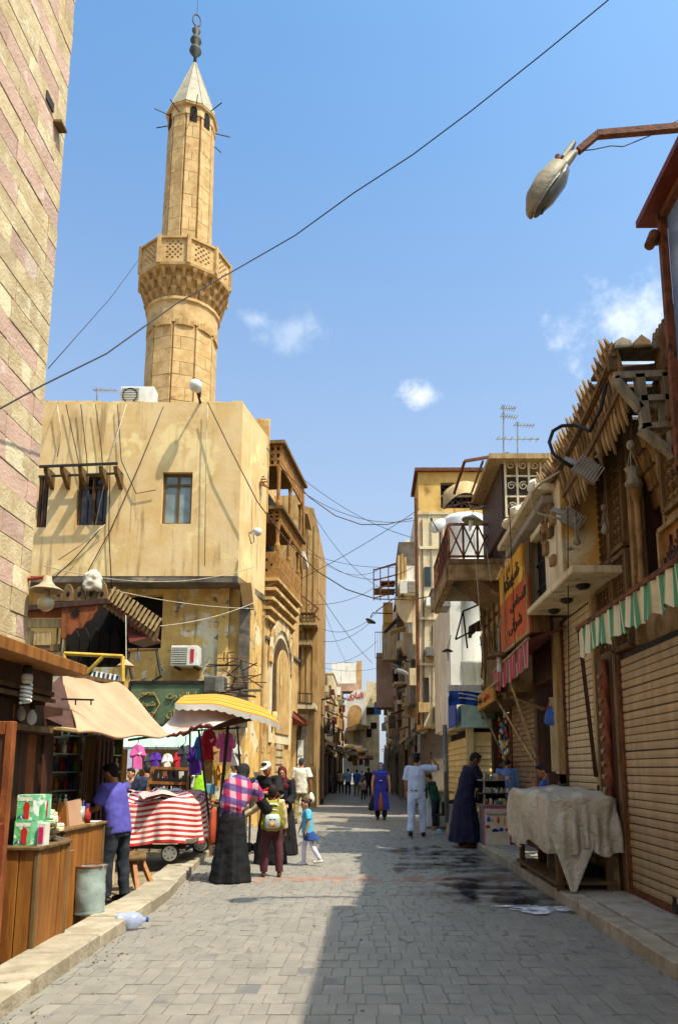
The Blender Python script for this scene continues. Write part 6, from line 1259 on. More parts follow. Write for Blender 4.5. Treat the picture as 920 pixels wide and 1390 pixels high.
for k in range(22):
    c = V((-2.78+rs.uniform(-.06, .06), 6.66+rs.uniform(-.11, .13), .95+.011*k)); a = rs.uniform(0, 6); u_ = V((math.cos(a), math.sin(a), rs.uniform(-.3, .3))); build('packet', MB().obox(c, u_*.045, V((-u_.y, u_.x, 0))*.03, V((0, 0, .016))), (m_white, mc[2], m_cream, mtea[1], mc[1])[k % 5 if k < 16 else 2*(k % 2)], t, bev=.006)
t = thing('upright_packet', 'narrow pink and white box standing beside the lower tea box', 'box', (-2.76, 6.36, .92)); build('carton', MB().box((-2.745, 6.30, .92), (-2.69, 6.40, 1.10)), m_white, t); build('pink_print', MB().box((-2.738, 6.296, .94), (-2.70, 6.2995, 1.07)), M('pink_print', 'c8285c', None, 5, .5, 0), t)
# perfume display box, bottles, feather duster
t = thing('perfume_tester_box', 'wooden tester box with a slanted side and rows of small bottles on the second counter', 'box', (-3.2, 7.75, .98)); 
build('box_front', MB().box((-3.46, 7.55, .98), (-3.14, 7.60, 1.21)), m_wood, t, bev=.005); build('slanted_side', MB().prism([(-3.139, 7.54, .98), (-3.0, 7.54, .98), (-3.03, 7.54, 1.2), (-3.10, 7.54, 1.23)], (0, .03, 0)), m_wood_o, t); build('side_board', MB().prism([(-3.0, 7.56, .98), (-3.0, 7.95, .98), (-3.04, 7.9, 1.24), (-3.04, 7.56, 1.22)], (.02, 0, 0)), m_canvas, t); build('box_body', MB().box((-3.46, 7.61, .98), (-3.05, 7.95, 1.18)), m_wood_d, t)
for k in range(7): 
    b = bpy.data.objects.new('bottle', bms[(k*3) % 16]); col.objects.link(b); b.location = (-3.44+.06*k, 7.66, 1.18); b.scale = (.7, .7, .55); tag(b, 'one of the tiny stoppered bottles in the row on top of the tester box', 'bottle', 'tiny bottles on the tester box')
t = thing('red_bottle', 'red bottle with a purple cap on the counter by the customer', 'bottle', (-3.03, 8.1, .98)); build('body', MB().lathe([(.04, 0), (.042, .1), (.02, .13), (.02, .16)], (-3.0, 8.05, .98), 12), mc[1], t, smooth=True); build('cap', MB().lathe([(.024, .16), (.024, .2)], (-3.0, 8.05, .98), 10), mc[3], t)
t = thing('glass_tumbler', 'pale glass tumbler of sticks beside the red bottle', 'glass', (-3.05, 7.92, .98)); build('glass', MB().lathe([(.04, 0), (.045, .16), (.04, .155)], (-3.02, 7.92, 1.0), 12), m_glass, t, smooth=True); [build('stick', MB().tube([(-3.02, 7.92, 1.02), (-3.02+.03*math.cos(k), 7.92+.03*math.sin(k), 1.22)], .008, 5), mc[k % 6], t) for k in range(5)]
t = thing('paper_sheets', 'white paper sheet lying on the second counter under the customer hand', 'paper', (-2.98, 8.25, .98)); build('sheet', MB().box((-3.12, 8.1, .982), (-2.93, 8.34, .986)), m_white, t)
t = thing('feather_duster', 'grey feather duster with a wire handle lying between the counters', 'duster', (-2.9, 7.0, .75)); rs = random.Random(4)
build('handle', MB().tube([(-3.05, 6.75, .98), (-2.85, 7.15, .88)], .008, 5).tube([(-2.95, 6.75, .99), (-2.78, 7.15, .88)], .008, 5), m_steel, t); mb = MB()
for k in range(80): c = V((-2.88+rs.uniform(-.11, .11), 7.0+rs.uniform(-.06, .06), .80+rs.uniform(-.04, .05))); d = V((rs.uniform(-1, 1), rs.uniform(-1, 1), rs.uniform(-.6, .6)))*.06; mb.beam(c, c+d, .02, .006)
build('feathers', mb, m_grey, t, kind='stuff')
# bulbs under the roof
t = thing('spiral_lamp', 'white spiral energy saving bulb hanging under the orange edged roof', 'lamp', (-2.78, 5.75, 2.1)); c = AY(37, 0, 5.85); c = V((AY(37, 925, 5.85).x, 5.85, 0)); z = AY(37, 903, 5.85).z
build('holder', MB().lathe([(.03, 0), (.045, -.04), (.03, -.07)], c+Z*(z), 12), m_iron, t, smooth=True); build('ballast', MB().lathe([(.035, -.07), (.043, -.085), (.043, -.13), (.03, -.15)], c+Z*z, 14), m_acw, t, smooth=True); build('yellow_label', MB().lathe([(.0435, -.118), (.0435, -.126)], c+Z*z, 14), m_syel, t)
build('spiral', MB().tube([c+Z*(z-.155-.15*k/70)+V((.038*math.cos(k*.42), .038*math.sin(k*.42), 0)) for k in range(71)], .0115, 7), M('lamp_glass', 'ecece6', None, 5, .3, 0), t, smooth=True)
m_clear = NT('clear_glass'); m_clear.b.inputs['Base Color'].default_value = (.9, .85, .75, 1); m_clear.b.inputs['Roughness'].default_value = .05; m_clear.b.inputs['Alpha'].default_value = .35; m_clear = m_clear.m
for k, (px, py) in enumerate(((29, 968), (44, 973))):
    c = AY(px, py, 6.3); t = thing('clear_bulb', ('smaller clear bulb hanging left under the shop lintel', 'larger clear bulb hanging right under the shop lintel')[k], 'light bulb', c); build('holder', MB().lathe([(.022, .06), (.026, .09), (.02, .13)], c, 10), m_iron, t); build('glass', MB().lathe([(.008, -.07), (.034, -.05), (.042, -.015), (.036, .02), (.016, .05), (.015, .07)], c, 14), m_clear, t, smooth=True); build('filament', MB().tube([c+V((-.012, 0, .03)), c+V((-.015, 0, -.01)), c+V((.015, 0, -.01)), c+V((.012, 0, .03))], .003, 4), m_steel, t); build('wire', MB().tube([c+Z*.13, c+V((.0, .0, .2))], .006, 4), m_cable, t)
t = thing('yellow_tag', 'yellow paper strip pinned under the lintel left of the bulbs', 'tag', AY(17, 965, 6.2)); build('strip', MB().box(AY(14, 975, 6.2), AY(20, 956, 6.2)+V((0, .01, 0))), m_syel, t)
# beige canvas awning
t = thing('beige_canvas_awning', 'faded beige canvas awning sloping over the perfume shop', 'awning', (-3, 8.3, 1.9)); Ca, Cb = AX(105, 992, -2.76), AX(228, 997, -2.74); Cc, Cd = AX(167, 928, -3.45), AX(84, 914, -3.5)
def canv(u, v): p = Ca+(Cb-Ca)*u; q = Cd+(Cc-Cd)*u; s = p+(q-p)*v; return s+Z*(-.07*math.sin(math.pi*v)*(.6+.4*math.sin(u*5))+.02*math.sin(u*13+v*3)-.03*math.sin(math.pi*u)*(1-v))+V((.015*math.sin(u*9+v*7), 0, 0))
build('canvas', MB().sheet(canv, 40, 18, .006), m_canvas, t, smooth=True)
build('front_hem', MB().tube([canv(k/30, 0)+V((.004, 0, -.01)) for k in range(31)], .016, 6), m_canvas, t, smooth=True); build('side_pole', MB().tube([Ca+V((-.5, -.25, .06)), Ca], .022, 6), m_wood_l, t); build('side_cheek', MB().prism([Ca+V((-.03, .03, 0)), Cd+V((-.0, .0, -.02)), V((-3.1, Ca.y-.35, 2.08))], (0, .01, 0)), m_wood_d, t); build('top_rail', MB().beam(Cd, Cc, .05), m_wood, t)
build('wall_strut', MB().tube([Cb, V((-3.4, Cb.y+.4, 1.95))], .018, 6), m_iron, t); build('hook_bar', MB().beam(AY(85, 949, 7.3), AY(127, 950, 7.7), .02), m_iron, t); [build('hook', MB().beam(AY(px, 950, 7.6), AY(px, 957, 7.6), .012), m_iron, t) for px in (103, 124)]
t = thing('yellow_tube_frame', 'yellow painted tube frame standing behind the beige awning', 'frame', AY(120, 915, 10)); A = lambda px, py: AY(px, py, 10.2)
for a, b in (((88, 930), (88, 887)), ((88, 887), (167, 891)), ((114, 918), (141, 890)), ((167, 891), (167, 925))): build('tube', MB().tube([A(*a), A(*b)], .028, 8), M('yellow_paint', 'd2ae44', 'b08f30', 5, .5, .1), t)
t = thing('striped_cloth_roll', 'row of blue and white striped cloths laid along the top of the beige awning', 'cloth', AY(140, 925, 10.4)); 
for k in range(16): a = AY(118+k*3.0, 921+k*.55, 10.35); build('cloth_strip', MB().obox(a+Z*.02, V((.014, 0, .004)), V((-.03, .15, .0)), V((0, .03, .10 if k % 2 else .085))), (M('navy_cloth', '2c3f5c', None, 6, .9, .2), m_white)[k % 2] if k < 2 else (bpy.data.materials['navy_cloth'], m_white)[k % 2], t)
# red arm lamp in front of the mosque wall
t = thing('enamel_wall_lamp', 'old enamel lamp shade on a red pipe arm in front of the striped wall', 'lamp', AY(66, 800, 7.4)); Yq = 7.6; c = AY(65, 788, Yq)
build('arm', MB().tube([AY(-30, 794, Yq-.4), AY(10, 790, Yq-.1), AY(62, 783, Yq)], .02, 8), M('red_pipe', '9c3a1e', '7d2b15', 4, .5, .2), t); build('shade', MB().lathe([(.02, .05), (.04, .045), (.05, -.01), (.085, -.055), (.165, -.10), (.17, -.115), (.155, -.11), (.08, -.07), (.03, -.02)], c, 24), M('dusty_enamel', 'a8987a', '897a5c', 5, .6, .2, 20), t, smooth=True); build('bulb', MB().lathe([(.03, -.10), (.035, -.16), (.075, -.21), (.085, -.25), (.07, -.30), (.03, -.33)], c, 16), M('milky_bulb', 'b6a98a', '9c8e70', 5, .2, 0), t, smooth=True)
t = thing('small_white_lamp', 'small pale conical lamp shade hanging above the green sign', 'lamp', AY(171, 905, 12)); c = AY(171, 903, 12); build('shade', MB().lathe([(.01, .1), (.05, .06), (.14, -.01), (.145, -.02), (.1, .02)], c, 18), m_canvas, t, smooth=True); build('cord', MB().tube([c+Z*.1, AY(171, 835, 12.4)], .008, 4), m_cablew, t)
t = thing('dangling_bulb', 'white bulb dangling on a cord left of the air conditioner', 'light bulb', AY(187, 892, 15)); c = AY(187, 895, 15); build('bulb', MB().lathe([(.02, .16), (.05, .12), (.06, .04), (.04, 0), (.045, -.06)], c, 12), m_acw, t, smooth=True); build('cord', MB().tube([c+Z*.15, AY(187, 815, 15)], .01, 4), m_cable, t)
t = thing('rusty_sign_bracket', 'empty rusty bracket frame on the wall over the green sign', 'bracket', AY(195, 900, 18.9)); A = lambda px, py, d=0: AY(px, py, 18.9+d)
for a, b in (((168, 884), (215, 882)), ((172, 884), (180, 922)), ((213, 884), (219, 918)), ((219, 918), (208, 924)), ((176, 884), (170, 920))): build('bar', MB().beam(A(*a), A(*b, -.2), .05), m_rust if a[0] < 170 else m_iron, t)
# ================================================================ things on the pavement
t = thing('tin_drum', 'dented pale blue tin drum with a rusty rim beside the second counter', 'drum', (-2.80, 7.6, .13)); c = V((-2.80, 7.72, .12)); md = M('pale_blue_tin', '9aa79f', '7d8b86', 4, .5, .35, 16, '7a5a34', 2.6, .57, rnd=0, c4='6d4a26', s4=9, t4=.63)
pr = [(.15, 0), (.155, .01), (.15, .03)]+[(.148+.005*(k % 2), .05+.032*k) for k in range(12)]+[(.15, .44), (.157, .455), (.155, .47), (.14, .468), (.135, .44)]
mb = MB().lathe(pr, c, 28); mb.v = [p+V((0, 0, 0))-(p-c).normalized()*.018*max(0, math.sin(p.z*14+p.x*9)) for p in mb.v]; build('drum_body', mb, md, t, smooth=True); build('rim', MB().tube([c+V((.153*math.cos(a), .153*math.sin(a), .462)) for a in [2*math.pi*k/24 for k in range(25)]], .009, 6), m_rust, t); build('scrap_filling', MB().ell(c+Z*.44, (.13, .13, .03), 14, 6), m_dirty, t)
t = thing('plastic_water_bottle', 'large crushed clear blue plastic water bottle lying by the left kerb', 'bottle', AZ(175, 1258, 0)); c = AZ(176, 1262, 0)+Z*.085; ax = V((.95, .25, .02)).normalized()
q = NT('blue_plastic'); q.b.inputs['Base Color'].default_value = lin('a9b6d8'); q.b.inputs['Roughness'].default_value = .12; q.b.inputs['Alpha'].default_value = .55; q.bump(q.noise(q.vec(), 24, 3), .4, .02)
pr = [.03, .078, .082, .074, .082, .074, .082, .076, .082, .05, .022, .022]; pos = [-.13, -.125, -.09, -.07, -.045, -.02, .005, .03, .06, .11, .125, .15]
mb = MB().loft([c+ax*x for x in pos], [(r_*(1+.05*math.sin(i*2.1)), r_*(.92+.06*math.sin(i*1.3))) for i, r_ in enumerate(pr)], 20); build('bottle_body', mb, q.m, t, smooth=True); build('cap', MB().cone(c+ax*.15, c+ax*.175, .025, .025, 12), m_blue, t)
t = thing('wooden_stool', 'low wooden stool tipped against the inside of the kerb', 'stool', (-3.0, 9.3, 0)); 
for a, b in (((-3.05, 9.9, .42), (-2.86, 9.55, .0)), ((-2.98, 9.95, .42), (-2.72, 9.75, .02)), ((-3.18, 9.7, .40), (-3.0, 9.4, 0)), ((-3.12, 9.95, .4), (-2.95, 9.85, 0))): build('leg', MB().beam(a, b, .05), m_wood_o, t)
build('seat', MB().obox((-3.06, 9.9, .43), (.16, .05, .0), (-.04, .14, .03), (0, -.004, .02)), m_wood, t, bev=.008)
# cart with red striped cloth
m_rw = M_uv_stripes('red_white_stripe', [(0, 'd9cfc4'), (.5, 'b3262a')], axis=1, freq=17, dirt='c99f92', bumpk=.3)
t = thing('striped_cloth_cart', 'flat hand cart heaped with red and white striped cloth', 'cart', (-3.2, 12.2, .13)); x0, x1, y0, y1 = -3.95, -2.72, 11.55, 13.2; zd = .52
build('deck', MB().box((x0, y0, zd-.09), (x1+.05, y1, zd-.03)), m_wood_g, t); build('chassis', MB().beam((x0-.3, y0+.2, zd-.16), (x1-.1, y0+.2, zd-.16), .06).beam((x0-.3, y1-.2, zd-.16), (x1-.1, y1-.2, zd-.16), .06), m_iron, t)
for (x, y) in ((-3.02, 11.62), (-2.86, 13.0), (-3.9, 11.8)):
    z = .145+.13; wh = build('wheel', MB().add(*(lambda m: (m.v, m.f))(MB().loft([(x, y-.045, z), (x, y-.04, z), (x, y+.04, z), (x, y+.045, z)], [.10, .135, .135, .10], 24, (0, 0, 1)))), m_iron, t, smooth=False)
    hb = MB().loft([(x, y-.065, z), (x, y-.05, z), (x, y-.046, z)], [.035, .10, .112], 20, (0, 0, 1)); build('rim', hb, m_acw, wh); mb = MB(); [mb.ell((x+.07*math.cos(a), y-.055, z+.07*math.sin(a)), (.014, .006, .014), 6, 4) for a in [2*math.pi*k/7 for k in range(7)]]; build('hub_hole', mb, m_iron, wh)
def heap(u, v):
    a = 2*math.pi*u; cx, cy = (x0+x1)/2, (y0+y1)/2; ex = 1/max(abs(math.cos(a)), abs(math.sin(a)))**.75
    if v < .55: s = v/.55; rr_ = .98*s**.6; z = zd+.62-.10*s*s+.06*math.sin(a*3+s*5)+.05*noise.noise(V((cx+math.cos(a)*s*3, math.sin(a)*s*3, 2)))*1.5
    else: s = (v-.55)/.45; rr_ = .98+.10*s+.055*math.sin(a*9+2*math.sin(a*2))*s+.04*math.sin(a*19+1)*s; z = zd+.52-.62*s+.03*math.sin(a*4)
    return (cx+(x1-x0)/2*rr_*ex*math.cos(a)*1.02, cy+(y1-y0)/2*rr_*ex*math.sin(a), z)
build('striped_cloth', MB().sheet(heap, 110, 34, .01), m_rw, t, smooth=True)
rs = random.Random(5)
for k in range(7):
    c = V((rs.uniform(x0+.2, x1-.2), rs.uniform(y0+.1, y1-.5), zd+.62)); an = rs.uniform(0, 3)
    o_ = build('folded_cloth', MB().sheet(lambda u, v: c+V((math.cos(an)*(u-.5)*.5-math.sin(an)*(v-.5)*.4, math.sin(an)*(u-.5)*.5+math.cos(an)*(v-.5)*.4, .06+.05*math.sin(u*4+k)*math.sin(v*5)-.10*abs(u-.5)-.05*abs(v-.5))), 12, 10, .05), m_rw if k % 3 else m_white, t, smooth=True)
# wooden slanted display rack behind the cart
t = thing('slanted_display_rack', 'slanted orange wooden display rack of trinkets behind the striped cart', 'rack', (-3.6, 13.6, .9)); A = lambda px, py, d=0: AY(px, py, 13.6+d)
for a, b in (((201, 1075), (208, 1041)), ((252, 1088), (259, 1041)), ((206, 1042), (259, 1044)), ((203, 1062), (256, 1064)), ((201, 1080), (253, 1085))): build('rail', MB().beam(A(*a), A(*b, .1), .05, .05), m_wood_o, t)
build('back_board', MB().prism([A(203, 1080, .15), A(254, 1084, .15), A(258, 1045, .25), A(208, 1043, .25)], (0, .02, 0)), m_dark, t); rs = random.Random(6)
for k in range(44): px, py = rs.uniform(206, 252), rs.choice((1047, 1067)); h_ = rs.uniform(5, 11); c = A(px, py, .02); build('trinket', MB().box(A(px, py+h_, .02), A(px+rs.uniform(2, 4), py, .06)), (m_wood_l, m_dark, m_wood_o, mc[3], mc[1], m_white)[k % 6], t)
for a, b in (((206, 1140), (206, 1078)), ((250, 1140), (250, 1086))): build('leg', MB().beam(A(*a), A(*b), .05), m_wood_o, t)
t = thing('blue_stand_post', 'blue painted stand post and box beside the green shirted man', 'stand', (-3.1, 13.2, .1)); a = AY(267, 1140, 13.2); build('post', MB().box((a.x-.05, 13.15, .0), (a.x+.05, 13.25, AY(267, 1072, 13.2).z)), M('worn_blue_paint', '5d7f94', '45606f', 4, .6, .2), t); build('blue_box', MB().box(AY(272, 1141, 13.4), AY(285, 1129, 13.4)+V((0, .3, 0))), M('cyan_box', '2c86b8', '246f9a', 4, .5, 0), t)
t = thing('cooler_of_bottles', 'white cooler stand with blue capped water bottles behind the shawled woman', 'stand', (-2.3, 14, .1)); Yq = 14.2; a, b = AY(334, 1100, Yq), AY(350, 1074, Yq); build('stand_top', MB().box((a.x-.05, Yq, b.z-.05), (b.x+.2, Yq+.6, b.z)), m_steel, t); [build('leg', MB().beam((x, Yq+d, .05), (x, Yq+d, b.z-.05), .04), m_steel, t) for x in (a.x, b.x+.15) for d in (.05, .5)]
for k in range(5): x = a.x+.02+.09*k; bo = build('water_bottle', MB().lathe([(.035, 0), (.037, .12), (.015, .17), (.015, .19)], (x, Yq+.1+.05*(k % 2), b.z), 10), q.m, t, smooth=True); build('blue_label', MB().lathe([(.0375, .03), (.0375, .1)], (x, Yq+.1+.05*(k % 2), b.z), 10), m_blue, bo)
for k, x in enumerate((AY(338, 1150, Yq).x, AY(348, 1150, Yq).x)): build('castor', MB().loft([(x, Yq-.02, .1), (x, Yq+.03, .1)], [.09, .09], 14, (0, 0, 1)), m_iron, t)
t = thing('pale_blue_case', 'pale blue box carried high beside the green shirted man', 'box', AY(284, 1070, 13.6)); build('case', MB().box(AY(279, 1078, 13.6), AY(291, 1064, 13.6)+V((0, .2, 0))), M('pale_cyan', '7fb6c4', '68a0b0', 4, .5, .1), t, bev=.01)
# parasol
m_ys = M_uv_stripes('yellow_stripe', [(0, '9c5408'), (.22, 'b9841e'), (.45, 'bf9a40'), (.62, '9c5408'), (.76, 'c2a452')], axis=1, freq=6, dirt='b0842a', bumpk=.1)
t = thing('yellow_striped_parasol', 'tilted yellow striped parasol with a white fringe over the clothes stall', 'parasol', AY(300, 1130, 12.3)); Pl, Pr, Pbl, Pbr = AY(240, 951, 11.9), AY(380, 982, 11.6), AY(282, 944, 13.3), AY(345, 955, 13.3)
Pl, Pr = AY(238, 955, 11.7), AY(381, 983, 11.7); Pbl, Pbr = AY(262, 944, 12.9), AY(340, 953, 12.9)
def par(u, v): p = Pl+(Pr-Pl)*u; q = Pbl+(Pbr-Pbl)*u; s = p+(q-p)*v; return s+Z*(.10*math.sin(math.pi*u)*(1-.25*v)+.06*math.sin(math.pi*v)-.03*math.sin(u*math.pi*4)*(1-v)*.4)
build('canopy', MB().sheet(par, 32, 14, .006), m_ys, t, smooth=True)
mb = MB().sheet(lambda u, v: par(u, 0)+V((0, -.004, -.075*(1-v)*(1+.35*abs(math.sin(u*40))))), 90, 2, .003).sheet(lambda u, v: par(0, u)+V((-.004, 0, -.08*(1-v)*(1+.35*abs(math.sin(u*30))))), 30, 2, .003); build('fringe', mb, m_white, t)
build('pole', MB().tube([AY(296, 1128, 12.3), AY(312, 958, 12.3)], .028, 8), m_iron, t); 
for u_, v_ in ((.05, .05), (.95, .05), (.1, .95), (.9, .95)): build('rib', MB().tube([AY(312, 965, 12.3), par(u_, v_)-Z*.02], .012, 5), m_iron, t)
t = thing('white_canvas_flap', 'loose white and pink canvas flap with a dark rolled hem below the parasol', 'awning', AY(250, 985, 12)); 
Fa, Fb, Fc, Fd = AY(205, 1001, 11.5), AY(290, 985, 11.5), AY(330, 968, 12.2), AY(244, 960, 11.9)
def flap(u, v): p = Fa+(Fb-Fa)*u; q = Fd+(Fc-Fd)*u; return p+(q-p)*v+Z*(-.10*math.sin(math.pi*v)*math.sin(math.pi*u)+.02*math.sin(u*11))+V((0, .1*math.sin(u*4+v*3), 0))
build('canvas', MB().sheet(flap, 26, 14, .006), M('pinkish_canvas', 'd8c4b4', 'c2a594', 2, .9, .3, 20, 'b57f6a', 1.4, .55, rnd=0), t, smooth=True); rs = random.Random(5); build('rolled_hem', MB().tube([flap(k/20, 0)+V((rs.uniform(-.01, .01), -.02, rs.uniform(-.03, .02))) for k in range(21)], [rs.uniform(.02, .045) for _ in range(21)], 8), m_maroon, t, smooth=True); build('brown_panel', MB().sheet(lambda u, v: AY(285+58*u, 992-14*u-24*v*(1-u*.7), 12.25), 12, 5, .01), m_wood_d, t, smooth=True); build('stay', MB().tube([AY(286, 1128, 12.4), AY(270, 992, 11.9)], .018, 6), m_iron, t)
# hanging shirts
def shirt(px, py, Y, s, mat, lab, yaw=0., mark=None):
    c = AY(px, py, Y); t = thing('hanging_shirt', lab, 'shirt', c, 'shirts hanging at the clothes stall'); rot = Matrix.Rotation(yaw, 3, 'Z')
    ol = [(-.20, -.62), (.20, -.62), (.20, -.20), (.27, -.33), (.36, -.27), (.22, -.02), (.09, .03), (0, -.02), (-.09, .03), (-.22, -.02), (-.36, -.27), (-.27, -.33), (-.20, -.20)]
    mb = MB(); n = len(ol); fr = []; bk = []
    for x, z in ol: w_ = .035*math.sin(x*14+z*5); fr.append(c+rot @ V((x*s*.85, w_-.025, z*s*1.3))); bk.append(c+rot @ V((x*s*.85, w_+.025, z*s*1.3)))
    mf = c+rot @ V((0, -.045, -.3*s)); mk = c+rot @ V((0, .045, -.3*s))
    vs = fr+bk+[mf, mk]; fs = [(i, (i+1) % n, 2*n) for i in range(n)]+[(n+(i+1) % n, n+i, 2*n+1) for i in range(n)]+[(i, n+i, n+(i+1) % n, (i+1) % n) for i in range(n)]
    build('cloth', mb.add(vs, fs), mat, t); build('hanger', MB().tube([c+rot @ V((-.2*s, 0, -.03)), c+Z*.05, c+Z*.18], .008, 5), m_iron, t)
    if mark: build('print', MB().prism([c+rot @ V((x*s, -.06, (z-.26)*s)) for x, z in ((-.09, .02), (-.02, .0), (.06, .05), (.10, .03), (.05, -.02), (.02, -.08), (-.04, -.03))], (0, .004, 0)), mark, t)
    return t
m_wsh0 = M('white_cotton_cloth', 'd6d2c8', 'c2beb2', 5, .9, .3, 20, rnd=0); mpk = M('pink_cloth', 'd0609a', 'b94c86', 5, .9, .3, 20, rnd=.02); mpu = M('purple_cloth', '5a2f94', '48257a', 5, .9, .3, 20, rnd=.02); mrd = M('red_cloth', 'b32030', '961a28', 5, .9, .3, 20, rnd=.02)
shirt(188, 1012, 15.5, .6, mpk, 'light pink football shirt hanging in front of the dark shop entrance', .9, m_white); shirt(267, 1014, 13.4, .62, mpu, 'purple shirt with a white mark hanging beside the green shirted man', .75, m_white); shirt(284, 992, 12.9, .62, mrd, 'red and white football shirt hanging under the parasol', 1.0, m_white); shirt(307, 996, 12.8, .6, mpk, 'pink printed shirt hanging beside the parasol pole', -.1, m_red); shirt(274, 1000, 13.2, .5, M('blue_cloth', '2c62b0', None, 5, .9, .2), 'small blue shirt half hidden behind the red football shirt', .8)
t = thing('stall_rail', 'thin stall rail and posts carrying the hanging shirts', 'rail', AY(300, 1000, 13.1)); build('rail', MB().beam(AY(258, 992, 13.2), AY(325, 988, 13.0), .03), m_iron, t); build('post', MB().beam(AY(331, 1110, 13.4), AY(322, 985, 13.2), .03), m_iron, t); build('post', MB().beam(AY(258, 1110, 13.6), AY(258, 985, 13.4), .03), m_iron, t)
shirt(297, 1008, 13.3, .5, m_lime, 'small ochre shirt hanging between the red and the pink shirts', .4); shirt(252, 1012, 14.2, .5, m_dcloth, 'dark grey shirt hanging above the slanted display rack', .1); shirt(319, 1012, 13.6, .45, m_wsh0, 'small white shirt hanging at the right end of the stall rail', -.2)
for k, (px, py, Y, sz, m, lab) in enumerate(((212, 1022, 17.6, .5, mpu, 'small violet shirt hung under the pale green board'), (228, 1024, 17.6, .5, m_white, 'small white shirt hung under the pale green board'), (242, 1022, 17.6, .5, mrd, 'small red shirt hung under the pale green board'), (200, 1024, 17.7, .45, m_dcloth, 'small charcoal shirt hung under the pale green board'), (262, 1042, 14.0, .45, m_white, 'white shirt hanging below the purple one at the stall'), (296, 1036, 13.6, .5, m_syel, 'mustard shirt hanging low behind the parasol pole'))): shirt(px, py, Y, sz, m, lab, .5+.35*k)
t = thing('clothes_table', 'table piled with folded coloured clothes beside the parasol pole', 'table', (AY(300, 1100, 13.6).x, 13.6, .05)); a, b = AY(284, 1105, 13.6), AY(328, 1092, 13.6); build('top', MB().box((a.x, 13.5, b.z-.04), (b.x, 14.2, b.z)), m_wood, t); [build('leg', MB().beam((x, y_, .03), (x, y_, b.z-.04), .05), m_wood, t) for x in (a.x+.05, b.x-.05) for y_ in (13.55, 14.15)]; rs = random.Random(2)
for k in range(26): x = rs.uniform(a.x+.08, b.x-.1); build('folded_cloth', MB().box((x-.09, 13.55+rs.uniform(0, .4), b.z+.03*(k // 6)), (x+.09, 13.75+rs.uniform(0, .4), b.z+.03*(k // 6)+.03)), (mc[k % 6] if k % 3 else (mpk, m_white, mpu)[k % 2]), t, bev=.008)
t = thing('low_wall_boxes', 'stack of dusty boxes against the fountain house wall behind the stall', 'boxes', AY(340, 1070, 17)); [build('box', MB().box(AY(330+k*7, 1100, 17-.05*k), AY(338+k*7, 1062-(k*7) % 17, 17)+V((0, .4, 0))), (m_tanp, m_wood_l, m_dirty)[k % 3], t) for k in range(3)]
# ================================================================ right: tarp covered cart, display kiosk, bollard, table, chair
t = thing('tarp_covered_cart', 'street stall cart covered with a crumpled pale tarpaulin on the right pavement', 'cart', (2.6, 9.9, .13)); x0, x1, y0, y1 = 2.14, 2.93, 8.95, 11.3; zt = 1.22
for (x, y) in ((x0+.12, y0+.1), (x1-.08, y0+.1), (x0+.12, y1-.1), (x1-.08, y1-.1), (x0+.28, y0+.12)): build('leg', MB().box((x-.035, y-.035, .12), (x+.035, y+.035, .95)), m_wood, t)
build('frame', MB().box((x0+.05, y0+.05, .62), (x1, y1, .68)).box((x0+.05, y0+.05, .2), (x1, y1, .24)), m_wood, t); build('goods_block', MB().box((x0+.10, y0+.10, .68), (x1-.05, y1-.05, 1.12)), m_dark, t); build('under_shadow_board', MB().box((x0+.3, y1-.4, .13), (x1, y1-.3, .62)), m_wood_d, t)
def nz(x, y, z, s, sd=0): return noise.noise(V((x*s+sd, y*s, z*s)))
def tarpf(u, v):
    a = 2*math.pi*u; ca, sa = math.cos(a), math.sin(a); ex = 1/max(abs(ca), abs(sa))**.82; cx, cy = (x0+x1)/2, (y0+y1)/2; hx, hy = (x1-x0)/2+.03, (y1-y0)/2+.05
    if v < .5: s = v/.5; r_ = s**.7; z = zt+.06-.10*s**3+.05*nz(cx+r_*ca*2, cy+r_*sa*2, 0, 1.5)
    else:
        s = (v-.5)/.5; r_ = 1+.05*s+.05*s*nz(ca*3, sa*3, 0, 2.2)+.03*s*math.sin(a*23+4*nz(ca, sa, 1, 1)); drop = .62+.06*math.sin(a*5)+.10*nz(ca*2, sa*2, 5, 1.3)
        if -2.25 < (a if a < math.pi else a-2*math.pi) < -1.62: drop += .0
        z = zt-.04-drop*s
    p = V((cx+hx*r_*ex*ca, cy+hy*r_*ex*sa, z)); k = nz(p.x, p.y, p.z*.5, 4, 3)*.02+abs(nz(p.x*1.3, p.y*.8, p.z*.5, 3.0, 9))*.12+abs(nz(p.x*.6+p.y, p.y*.5-p.x, p.z*.4, 4.5, 4))*.05; d = V((ca, sa, .5)).normalized()
    return p+d*k*min(1, v*2)
q0 = NT('crumpled_tarp'); v0 = q0.vec((1, 1, 1), False); r0_ = q0.math('ABSOLUTE', q0.math('SUBTRACT', q0.noise(v0, 7, 3, .5, .6), .5)); r1_ = q0.math('ABSOLUTE', q0.math('SUBTRACT', q0.noise(v0, 16, 3, .5, .4), .5))
q0.set(q0.b.inputs['Base Color'], q0.mix(q0.rng(q0.noise(v0, 2.2, 6), .42, .68), lin('b8ad96'), lin('9c9078'))); q0.b.inputs['Roughness'].default_value = .36; q0.b.inputs['Specular IOR Level'].default_value = .5; q0.bump(q0.math('ADD', r0_, q0.math('MULTIPLY', r1_, .5)), .9, .05); m_tarp = q0.m
build('tarpaulin', MB().sheet(tarpf, 220, 70, .006), m_tarp, t, smooth=True)
def flapf(u, v):
    pa, pb = V((x0-.02, y0-.06, .80)), V((x0+.55, y0-.07, .80)); tip = V((x0+.20, y0-.16, .16)); p = pa+(pb-pa)*u; q = tip+V((.06*(u-.5), 0, 0)); k = v**.9; p = p+(q-p)*k
    return p+V((0, -.03*math.sin(u*9)*(1-k)-.02, 0))
